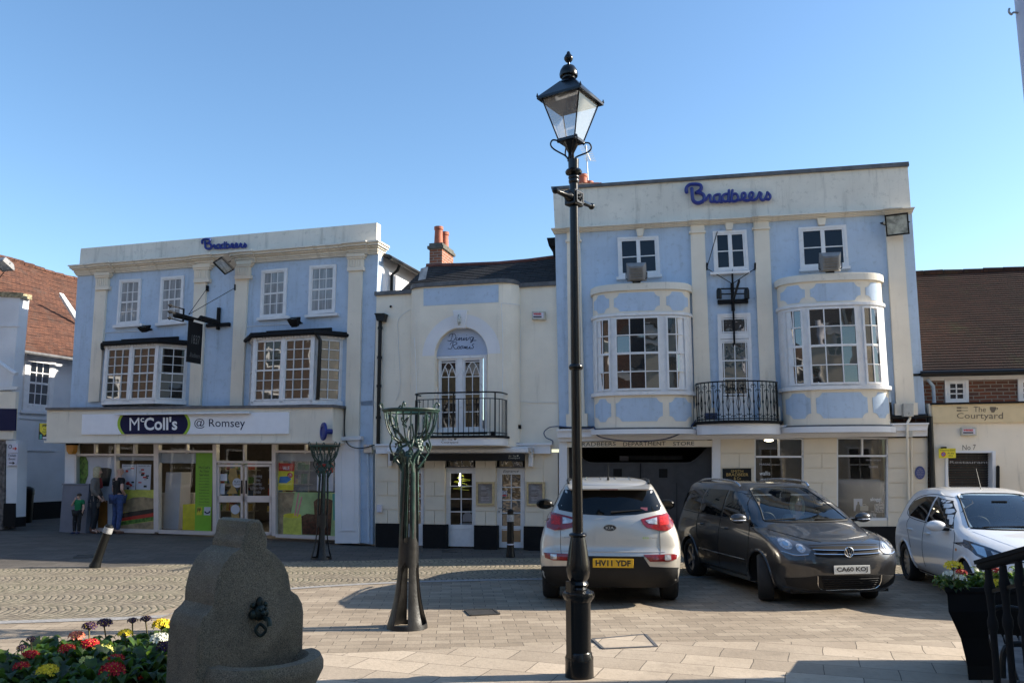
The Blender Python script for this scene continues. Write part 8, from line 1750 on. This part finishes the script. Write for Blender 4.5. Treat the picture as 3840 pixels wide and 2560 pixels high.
FM = {k: mat('petal_'+k, v, .6, var=.2, scale=60) for k, v in FCOL.items()}; STEM = mat('stem_green', (.18, .14, .06), .6, var=.2); FEYE = mat('flower_eye', (.75, .55, .03), .6, var=0)
def leaf(mb, base, dr, L_, w, lift, curl):
    sd_ = dr.cross(up).normalized(); n_ = 7; rows = []
    for k in range(n_+1):
        t_ = k/n_; p = base+dr*L_*t_*(1-.15*t_)+up*(lift*math.sin(t_*2.0)-curl*t_*t_); ww = w*(math.sin(math.pi*min(1, t_*.92+.07))**.8)*(1+.12*math.sin(t_*22)); up_ = .35*ww
        rows.append([p-sd_*ww+up*up_, p-sd_*ww*.5+up*up_*.25+up*.006*math.sin(t_*30), p, p+sd_*ww*.5+up*up_*.25+up*.006*math.cos(t_*30), p+sd_*ww+up*up_])
    n0 = len(mb.v)
    for r_ in rows: mb.v += r_
    for k in range(n_):
        for j in range(4): mb.f.append((n0+k*5+j, n0+k*5+j+1, n0+(k+1)*5+j+1, n0+(k+1)*5+j))
def primula(label, base, head, col, size, nfl, rnd, group):
    t = thing('primula_plant', label, 'flower', base, group); mb = MB(); nl = rnd.randint(14, 19)
    for k in range(nl):
        a_ = k*2.4+rnd.random(); L_ = rnd.uniform(.075, .135); leaf(mb, base+Vector((math.cos(a_)*.01, math.sin(a_)*.01, .0)), Vector((math.cos(a_), math.sin(a_), 0)), L_, L_*.27, rnd.uniform(.05, .14), rnd.uniform(.0, .05))
    mb.build('leaves', rnd.choice(LEAFS), t, smooth=2, fix=False)
    if not nfl: return t
    fm = MB(); st = MB(); ee = MB(); hb = head-up*size*.5; st.tube(cr([base, base.lerp(hb, .5)+Vector((rnd.uniform(-.01, .01), 0, 0)), hb], 4), .004, 5)
    for k in range(nfl):
        ph = math.acos(1-.85*(k+.5)/nfl); a_ = k*2.4+rnd.random()*.4; nrm = Vector((math.sin(ph)*math.cos(a_), math.sin(ph)*math.sin(a_), math.cos(ph))); c = head+Vector((nrm.x, nrm.y, nrm.z*.6))*size*1.05; st.tube([hb, c-nrm*.004], .0022, 4); q3 = nrm.to_track_quat('Z', 'Y').to_matrix(); pr_ = size*.44
        for j in range(5):
            b_ = 2*math.pi*j/5+rnd.random()*.2; b1, b2 = b_-.5, b_+.5; n0 = len(fm.v); g = lambda r_, bb, z: c+q3 @ Vector((r_*math.cos(bb), r_*math.sin(bb), z))
            fm.v += [g(0, 0, 0), g(pr_*.7, b1, .15*pr_), g(pr_*1.15, b_-.28, .3*pr_+rnd.uniform(-.1, .1)*pr_), g(pr_*1.0, b_, .12*pr_), g(pr_*1.15, b_+.28, .3*pr_+rnd.uniform(-.1, .1)*pr_), g(pr_*.7, b2, .15*pr_)]; fm.f += [(n0, n0+1, n0+2, n0+3), (n0, n0+3, n0+4, n0+5)]
        ee.ball(c+nrm*.003, pr_*.17, 6, 4)
    fm.build('blossom', FM[col], t, fix=False); st.build('stem', STEM, t, smooth=True)
    if col in ('red', 'purple', 'salmon'): ee.build('flower_eye', FEYE, t)
    return t
rnd = random.Random(11)
FL = [('red', 112, 2461, .036, 12), ('purple', 82, 2431, .022, 8), ('purple', 117, 2398, .02, 7), ('yellow', 178, 2519, .04, 13), ('red', 250, 2434, .032, 11), ('salmon', 287, 2386, .034, 12), ('purple', 335, 2350, .032, 12), ('purple', 392, 2338, .034, 12), ('red', 337, 2418, .038, 13),
      ('cream', 383, 2442, .042, 12), ('yellow', 399, 2469, .016, 6), ('red', 433, 2474, .034, 11), ('red', 420, 2516, .046, 14), ('purple', 497, 2328, .024, 9), ('purple', 547, 2322, .026, 9), ('yellow', 470, 2376, .032, 9), ('yellow', 606, 2344, .044, 14), ('white', 600, 2398, .042, 13), ('purple', 622, 2428, .038, 12), ('red', 80, 2500, .03, 9), ('cream', 325, 2478, .03, 8)]
for i_ in range(22): FL.append((rnd.choice(['red', 'yellow', 'cream', 'purple', 'red', 'salmon']), rnd.randint(60, 625), rnd.randint(2440, 2550), rnd.uniform(.018, .03), rnd.randint(4, 8)))
wh = {112: 'red primula nearest the left edge, standing above green leaves', 82: 'small dark purple primula at the far left of the planter', 117: 'dark purple primula rising behind the leftmost red one', 178: 'bright yellow primula low in the left front of the planter', 250: 'red primula between the leftmost red clump and the salmon one', 287: 'salmon pink primula at the back of the planter', 335: 'dark purple primula just right of the salmon one', 392: 'dark purple primula with several heads behind the large red one',
      337: 'large bright red primula in the middle of the planter', 383: 'pale greenish cream primula below the middle red one', 399: 'tiny yellow primula beside the cream one', 433: 'shaded red primula right of the tiny yellow one', 420: 'wide dark red primula low at the front of the planter', 497: 'tall purple primula head at the back, left of its twin', 547: 'tall purple primula head at the back nearest the fountain', 470: 'yellow primula among pale leaves at the back', 606: 'large yellow primula against the granite fountain', 600: 'white primula against the side of the fountain', 622: 'very dark purple primula below the white one by the fountain', 80: 'dark red primula under the leftmost red one', 325: 'faint cream primula hidden low among the leaves'}
for col, x, y, sz, n in FL:
    zz = .95 if col == 'purple' and y < 2400 else (.90 if y < 2440 else (.87 if x in wh else .80)); d_ = ray(x, y); tt = (zz-EYE)/d_.z; hd = EYEP+d_*tt; base = Vector((hd.x+.01, hd.y+.02, .75)); primula(wh.get(x) or 'small %s primula tucked low among the leaves by the fountain' % col, base, hd, col, sz*1.0, int(n*1.6), rnd, 'primulas in the planter by the fountain')
k = 0; LW = ['pale green leafy primula without flowers', 'leafy green primula without flowers']
def inP(x, y): return inpoly(x, y, [(pc.x+(a-pc.x)*.93, pc.y+(b-pc.y)*.93) for a, b in PL])
for i in range(400):
    if k >= 46: break
    x, y = rnd.uniform(-2.7, -1.6), rnd.uniform(3.5, 4.85)
    if inP(x, y): primula('leafy green primula without flowers filling the planter by the fountain', Vector((x, y, .72+rnd.uniform(0, .08))), None, None, .03, 0, rnd, 'flowerless primulas in the planter by the fountain'); k += 1
rnd = random.Random(4)
for i, (col, x, y, sz, n, lb) in enumerate([('yellow', 3575, 2125, .07, 14, 'bright yellow primula at the left corner of the black flared planter'), ('white', 3560, 2155, .05, 12, 'white primula under the yellow one in the flared planter'), ('red', 3605, 2148, .045, 11, 'red primula right of the white ones in the flared planter'), ('white', 3600, 2170, .05, 12, 'white primula low beside the red one in the flared planter'),
      ('cream', 3550, 2185, .045, 10, 'cream primula at the rim corner of the flared planter'), ('red', 3730, 2140, .05, 11, 'red primula behind the iron railing'), ('yellow', 3735, 2190, .06, 13, 'yellow primula behind the iron railing'), ('cream', 3690, 2165, .035, 8, 'small cream primula between the railing balusters')]):
    hd = dpt(x, y, 7.25+.2*(i % 3)); primula(lb, Vector((hd.x, hd.y+.03, .72)), hd, col, sz*.9, n, rnd, 'primulas in the flared planter')
for k in range(26): primula('leafy green primula without flowers in the flared planter', (lambda v: Vector((3.86+v*.5+rnd.uniform(0, .95), 7.32+v*.8, .72)))(rnd.random()), None, None, .03, 0, rnd, 'flowerless primulas in the flared planter')
# ================================================================ bench, railing, pole at the right edge
OAK = mat('weathered_oak', (.14, .125, .115), .85, var=.35, scale=7, bump=.5, bscale=22)
bf, bn_ = Vector((3.12, 5.55, 0)), Vector((3.87, 7.0, 0)); bd_ = (bn_-bf).normalized(); bs_ = Vector((bd_.y, -bd_.x, 0)); t = thing('bench', 'weathered slatted bench with black iron arms beside the flared planter', 'bench', bf)
for k in range(5):
    o_ = bs_*(.05+k*.105); mb = MB(); mb.bar(bf+o_+up*.44, bn_+o_+up*.44, .09, .03); mb.build('seat_slat', OAK, t, bevel=.006)
for k in range(3):
    o_ = bs_*(.56+k*.035)+up*(.56+k*.13); mb = MB(); mb.bar(bf+o_, bn_+o_, .03, .10, up=up); mb.build('back_slat', OAK, t, bevel=.006)
for e in (.02, .98):
    pe = bf.lerp(bn_, e); mb = MB(); mb.tube(cr([pe+up*.0+bs_*.02, pe+up*.25+bs_*.04, pe+up*.43+bs_*.02, pe+up*.64+bs_*.05, pe+up*.67+bs_*.2, pe+up*.60+bs_*.5, pe+up*.62+bs_*.56], 5), .02, 8); mb.tube(cr([pe+bs_*.62, pe+up*.3+bs_*.56, pe+up*.5+bs_*.56, pe+up*.95+bs_*.66], 5), .02, 8); mb.tube([pe+up*.42, pe+up*.42+bs_*.56], .02, 8); mb.build('iron_end', BLACKP, t, smooth=True)
RD_ = 3.2; h0, h1 = dpt(3676, 2120, RD_), dpt(3850, 2072, RD_-.25); dv = (h1-h0).normalized()
t = thing('iron_railing', 'black iron railing with turned balusters in the lower right corner', 'railing', Vector((h0.x+.3, h0.y, 0)))
mb = MB(); mb.tube([h0-dv*.01, h0+dv*.02, h0+dv*1.3], [.01, .021, .021], 10); mb.bar(h0+up*.012, h0+dv*1.3+up*.012, .05, .014); mb.build('handrail', BLACKM, t, smooth=True)
mb = MB(); mb.bar(h0-up*.10+dv*.05, h0+dv*1.3-up*.10, .012, .012); mb.build('rail', BLACKP, t); mb = MB(); mb.bar(h0-up*1.25+dv*.05, h0+dv*1.3-up*1.3, .03, .03); mb.build('rail', BLACKP, t)
for k in range(9):
    tp_ = h0+dv*(.045+k*.085); hh = tp_.z-.02; mb = MB(); q_ = [(.014, 0), (.016, .1), (.012, .2), (.012, hh*.45), (.017, hh*.47), (.017, hh*.5), (.012, hh*.52), (.012, hh*.84), (.018, hh*.855), (.018, hh*.87), (.012, hh*.885), (.014, hh*.93), (.02, hh*.955), (.014, hh*.97), (.012, hh)]; mb.lathe(q_, Vector((tp_.x, tp_.y, 0)), 14); mb.build('baluster', BLACKM, t, smooth=True)
pp_ = dpt(3812, 0, 5.2); X_ = pp_.x+.085; zt_ = pp_.z; t = thing('pale_pole', 'pale painted pole with a small iron hook at the upper right edge', 'pole', Vector((X_, 5.2, 0)))
mb = MB(); mb.lathe([(.12, 0), (.11, .3), (.085, .5), (.085, 6.8)], Vector((X_, 5.2, 0)), 24); mb.build('shaft', mat('pole_lilac_grey', (.60, .60, .68), .45, var=.03), t, smooth=True)
hk_ = dpt(3808, 40, 5.2); mb = MB(); mb.tube(cr([hk_+Vector((.03, 0, -.02)), hk_+Vector((-.015, 0, -.015)), hk_+Vector((-.03, 0, -.03)), hk_+Vector((-.045, 0, -.01)), hk_+Vector((-.04, 0, .015))], 5), .007, 6); mb.build('hook', STEEL, t, smooth=True)
# ================================================================ PEOPLE
SKIN = mat('skin', (.62, .37, .27), .55, var=.08); HAIRB = mat('hair_blonde', (.50, .42, .26), .6, var=.2, scale=40); HAIRD = mat('hair_brown', (.06, .035, .02), .6, var=.2, scale=40)
def skin_mesh(name, verts, edges, radii, m, parent, M_, levels=1):
    me = bpy.data.meshes.new(name); me.from_pydata([Vector(v) for v in verts], edges, []); o = bpy.data.objects.new(name, me); C.objects.link(o)
    md = o.modifiers.new('s', 'SKIN'); md.use_smooth_shade = True
    sv = me.skin_vertices[0].data
    for i, r_ in enumerate(radii): sv[i].radius = (r_ if isinstance(r_, tuple) else (r_, r_)); sv[i].use_root = (i == 0)
    sb_ = o.modifiers.new('u', 'SUBSURF'); sb_.levels = levels; sb_.render_levels = levels
    bpy.context.view_layer.update(); e = bpy.data.meshes.new_from_object(o.evaluated_get(bpy.context.evaluated_depsgraph_get()))
    mb = MB(); mb.v = [M_ @ v.co for v in e.vertices]; mb.f = [tuple(p.vertices) for p in e.polygons]; bpy.data.objects.remove(o); bpy.data.meshes.remove(e)
    return mb.build(name, m, parent, smooth=2)
def chainset(chains):
    "chains: lists of (pos, r, key) joined where keys repeat"
    vs, rs, es, idx = [], [], [], {}
    for ch in chains:
        pr = None
        for p, r_, *k in ch:
            k = k[0] if k else None
            if k is not None and k in idx: i = idx[k]
            else:
                i = len(vs); vs.append(p); rs.append(r_)
                if k is not None: idx[k] = i
            if pr is not None and pr != i: es.append((pr, i))
            pr = i
    return vs, es, rs
def hand(chains, wk, w, d, s, nrm):
    "five fingers from a palm, slightly curled"
    d = Vector(d).normalized(); nrm = Vector(nrm).normalized(); sd_ = d.cross(nrm).normalized(); w = Vector(w); palm = w+d*.05*s
    chains.append([(w, .024*s, wk), (palm, (.032*s, .018*s), wk+'p'), (palm+d*.035*s, (.032*s, .014*s), wk+'k')])
    for j, (o_, L_) in enumerate(((-.03, .058), (-.01, .068), (.01, .064), (.03, .05))): b_ = palm+d*.045*s+sd_*o_*s; chains.append([(palm+d*.035*s, .02*s, wk+'k'), (b_, .009*s), (b_+d*L_*.5*s-nrm*.006*s, .0085*s), (b_+d*L_*.85*s-nrm*.024*s, .0075*s)])
    chains.append([(palm, .02*s, wk+'p'), (palm-sd_*.04*s+d*.01*s, .011*s), (palm-sd_*.055*s+d*.04*s-nrm*.01*s, .009*s)])
def person(label, pos, yaw, H_, pose, clothes, hair, extra=None):
    s = H_/1.75; t = thing('person', label, 'person', pos); M_ = Matrix.Translation(pos) @ Matrix.Rotation(yaw, 4, 'Z') @ Matrix.Scale(s, 4)   # figure faces +Y locally
    J = dict(pel=(0, 0, .95), wst=(0, 0, 1.08), chs=(0, 0, 1.28), shc=(0, -.01, 1.42), nck=(0, 0, 1.49), nk2=(0, .012, 1.54), jaw=(0, .035, 1.585), hd=(0, .015, 1.65), top=(0, .0, 1.70), hl=(-.1, 0, .92), hr=(.1, 0, .92), kl=(-.11, .03, .5), kr=(.11, .03, .5), al=(-.11, -.01, .09), ar=(.11, -.01, .09), tl=(-.12, .15, .03), tr=(.12, .15, .03), sl=(-.19, -.01, 1.40), sr=(.19, -.01, 1.40), el=(-.26, -.02, 1.13), er=(.26, -.02, 1.13), wl=(-.27, .06, .88), wr=(.27, .06, .88)); J.update(pose)
    J = {k: Vector(v) for k, v in J.items()}; hs = pose.get('hs', 1)
    R0 = dict(pel=(.15, .11), wst=(.135, .1), chs=(.155, .11), shc=(.13, .08), nck=.055, nk2=.052, jaw=(.062, .07), hd=(.078, .095), top=(.06, .075), hl=.085, hr=.085, kl=.058, kr=.058, al=.038, ar=.038, tl=.032, tr=.032, sl=.055, sr=.055, el=.042, er=.042, wl=.028, wr=.028)
    c_ = lambda *ks: [(J[k], R0[k], k) for k in ks]
    ch = [c_('pel', 'wst', 'chs', 'shc', 'nck', 'nk2', 'jaw', 'hd', 'top'), c_('pel', 'hl', 'kl', 'al', 'tl'), c_('pel', 'hr', 'kr', 'ar', 'tr'), c_('shc', 'sl', 'el', 'wl'), c_('shc', 'sr', 'er', 'wr')]
    fd = Vector(pose.get('face', (0, 1, 0))).normalized(); sx = fd.cross(up)
    ch.append([(J['jaw'], .06, 'jaw'), (J['jaw'].lerp(J['hd'], .4)+fd*.085, .016), (J['jaw'].lerp(J['hd'], .3)+fd*.108, .011)])
    for w_, e_, k in ((J['wl'], J['el'], 'wl'), (J['wr'], J['er'], 'wr')): hand(ch, k, w_, pose.get('d'+k, (w_-e_)), 1, pose.get('n'+k, (1 if k == 'wl' else -1, .2, 0)))
    vs, es, rs = chainset(ch); body = skin_mesh('body', vs, es, rs, SKIN, t, M_)
    hd = J['hd']; ft = MB()
    for e in (-1, 1): ft.ball(hd+fd*.083+sx*e*.03+up*-.005, .009, 6, 4)
    ft.tube([hd+fd*.088-up*.062-sx*.02, hd+fd*.094-up*.064, hd+fd*.088-up*.062+sx*.02], .005, 4); ft.v = [M_ @ v for v in ft.v]; ft.build('face_features', HAIRD, t)
    er_ = MB()
    for e in (-1, 1): er_.ball(hd+sx*e*.08-up*.02, (.014, .02, .03), 8, 6)
    er_.v = [M_ @ v for v in er_.v]; er_.build('ear', SKIN, t, smooth=True)
    for nm, m_, segs, gr in clothes:
        chs = []
        for sg in segs: chs.append([(J[k] if isinstance(k, str) else Vector(k[0]), ((R0[k][0]+gr, R0[k][1]+gr) if isinstance(R0.get(k), tuple) else R0[k]+gr) if isinstance(k, str) else k[1], k if isinstance(k, str) else str(k[0])) for k in sg])
        vs, es, rs = chainset(chs); skin_mesh(nm, vs, es, rs, m_, t, M_)
    if hair:
        hm, fn_ = hair; mb = MB(); fn_(mb, J, fd, sx); mb.v = [M_ @ v for v in mb.v]; mb.build('hair', hm, t, smooth=True)
    if extra: extra(t, M_, J)
    return t
BLKC = mat('cloth_black', (.012, .012, .013), .85, bump=.1); DEN = mat('denim', (.045, .075, .19), .85, var=.3, scale=12); GCOAT = mat('coat_grey', (.15, .135, .125), .9, var=.15, bump=.15); SCARF = mat('scarf_red', (.16, .015, .015), .9); GRN = mat('shirt_green', (.01, .17, .06), .85); SHOE = mat('shoe_brown', (.12, .05, .03), .6); TIGHT = mat('dark_trousers', (.018, .02, .025), .85)
fp = gpt(432, 2001); lp = lambda a, b, t_: Vector(a).lerp(Vector(b), t_)
pose = dict(er=(.34, -.10, 1.15), wr=(.20, .08, 1.02), nwr=(0, 0, 1), dwr=(-1, .6, -.1), el=(-.30, .02, 1.14), wl=(-.26, .14, .92), face=(.5, .85, 0))
def print_(t, M_, J):
    mb = MB()
    for k in range(7): z = 1.12+k*.045; mb.tube([Vector((-.11, -.125, z)), Vector((-.04+.02*(k % 2), -.135, z+.02)), Vector((-.1, -.125, z+.03))], .006, 4)
    mb.v = [M_ @ v for v in mb.v]; mb.build('shirt_print', PG, t)
person('bald man in black T-shirt with white print and blue jeans, hand on hip', fp, R(-35), 1.70, pose, [('t_shirt', BLKC, [('pel', 'wst', 'chs', 'shc', ((0, 0, 1.46), (.07, .06))), ('shc', 'sl', (tuple(lp((-.19, -.01, 1.40), (-.30, .02, 1.14), .55)), .056)), ('shc', 'sr', (tuple(lp((.19, -.01, 1.40), (.34, -.10, 1.15), .55)), .056))], .018),
       ('jeans', DEN, [('pel', 'hl', 'kl', 'al'), ('pel', 'hr', 'kr', 'ar')], .016), ('shoe', SHOE, [(((-.11, -.04, .045), .05), ((-.12, .06, .04), .05), ((-.125, .17, .03), .035))], 0), ('shoe', SHOE, [(((.11, -.04, .045), .05), ((.12, .06, .04), .05), ((.125, .17, .03), .035))], 0)], None, print_)
fp = gpt(348, 1999)
def lhair(mb, J, fd, sx):
    h = J['hd']; mb.ball(h-fd*.025+up*.02, (.098, .105, .105), 14, 10)
    for k in range(14): a_ = math.pi*(k/13)*1.25-.4+math.pi; d_ = sx*math.cos(a_)+fd*math.sin(a_); mb.tube(cr([h+d_*.085+up*.03, h+d_*.10-up*.05, h+d_*.095-up*.14, h+d_*.07-up*.19], 3), .022, 6)
    mb.tube([h+fd*.05+up*.085-sx*.07, h+fd*.06+up*.10, h+fd*.05+up*.085+sx*.07], .01, 5)
person('woman with blonde hair in a long grey coat and dark red scarf', fp, R(-80), 1.68, dict(wl=(-.24, .12, .93), el=(-.27, -.02, 1.13), wr=(.2, .16, .95), er=(.26, -.02, 1.14), nwl=(0, -1, 0)), [('coat', GCOAT, [(((0, 0, .62), (.19, .16)), ((0, 0, .8), (.18, .15)), 'pel', 'wst', 'chs', 'shc', ((0, 0, 1.47), (.07, .06))), ('shc', 'sl', 'el', (tuple(lp((-.27, -.02, 1.13), (-.24, .12, .93), .85)), .045)), ('shc', 'sr', 'er', (tuple(lp((.26, -.02, 1.14), (.2, .16, .95), .85)), .045))], .028),
       ('scarf', SCARF, [(((-.05, .06, 1.46), .045), ((.03, .09, 1.42), .05), ((.03, .13, 1.30), .045), ((.02, .14, 1.18), .04))], 0), ('trousers', TIGHT, [(((0, 0, .88), .12), 'hl', 'kl', 'al'), (((0, 0, .88), .12), 'hr', 'kr', 'ar')], .01), ('boot', SHOE, [(((-.11, -.01, .22), .052), ((-.11, -.02, .06), .05), ((-.12, .14, .035), .037))], 0), ('boot', SHOE, [(((.11, -.01, .22), .052), ((.11, -.02, .06), .05), ((.12, .14, .035), .037))], 0)], (HAIRB, lhair))
fp = gpt(286, 2001)
def bhair(mb, J, fd, sx): h = J['hd']; mb.ball(h-fd*.02+up*.035, (.098, .108, .085), 14, 10)
pb = dict(hd=(0, .02, 1.63), top=(0, .0, 1.72), jaw=(0, .04, 1.55), er=(.25, .12, 1.20), wr=(.06, .20, 1.44), dwr=(-.2, -.3, 1), nwr=(0, -1, 0), el=(-.28, 0, 1.15), wl=(-.34, .12, 1.0), face=(0, 1, 0))
person('small boy in green T-shirt and black patterned trousers, hand at his mouth', fp, R(180-12), 1.02, pb, [('t_shirt', GRN, [(((0, 0, .93), (.15, .12)), 'wst', 'chs', 'shc', ((0, 0, 1.46), (.07, .06))), ('shc', 'sl', (tuple(lp((-.19, -.01, 1.40), (-.28, 0, 1.15), .6)), .07)), ('shc', 'sr', (tuple(lp((.19, -.01, 1.40), (.25, .12, 1.20), .6)), .07))], .03), ('trousers', mat('cloth_spotted', (.015, .015, .016), .85, var=0, dirt=(.4, .4, .4), dscale=30, dlo=.66, dhi=.68, damt=1), [('pel', 'hl', 'kl', 'al'), ('pel', 'hr', 'kr', 'ar')], .03),
       ('shoe', mat('shoe_navy', (.02, .03, .08), .6), [(((-.11, -.04, .06), .06), ((-.12, .08, .05), .055), ((-.125, .19, .04), .04))], 0), ('shoe', MATS['shoe_navy'], [(((.11, -.04, .06), .06), ((.12, .08, .05), .055), ((.125, .19, .04), .04))], 0)], (HAIRD, bhair))
# two people inside the grey people carrier (car frame: +y is forward, seats at y .1)
MV = V.M
def sitter(label, x, y, hair, top_m):
    pos = MV @ Vector((x, y, .18)); yaw = math.atan2(-(MV @ Vector((0, 1, 0))-MV @ Vector((0, 0, 0))).x, (MV @ Vector((0, 1, 0))-MV @ Vector((0, 0, 0))).y)
    sh = Vector((0, 0, -.52)); J_ = dict(pel=(0, 0, .95), wst=(0, -.04, 1.06), hl=(-.1, .02, .95), hr=(.1, .02, .95), kl=(-.12, .42, 1.0), kr=(.12, .42, 1.0), al=(-.12, .5, .62), ar=(.12, .5, .62), tl=(-.12, .62, .58), tr=(.12, .62, .58), el=(-.27, .08, 1.18), er=(.27, .08, 1.18), wl=(-.16, .34, 1.22), wr=(.16, .34, 1.22)); 
    person(label, pos+Vector((0, 0, -.45)), yaw, 1.62, J_, [('top', top_m, [('pel', 'wst', 'chs', 'shc', ((0, 0, 1.46), (.07, .06))), ('shc', 'sl', 'el', (tuple(lp((-.27, .08, 1.18), (-.16, .34, 1.22), .8)), .04)), ('shc', 'sr', 'er', (tuple(lp((.27, .08, 1.18), (.16, .34, 1.22), .8)), .04))], .02), ('trousers', TIGHT, [('pel', 'hl', 'kl', 'al'), ('pel', 'hr', 'kr', 'ar')], .015)], hair)
sitter('passenger with long fair hair in the front of the grey people carrier', -.36, .12, (HAIRB, lhair), mat('top_grey', (.15, .16, .17), .85)); sitter('dark haired driver behind the wheel of the grey people carrier', .36, .12, (HAIRD, bhair), BLKC)
for o in bpy.data.objects:
    if 'base' in o: del o['base']
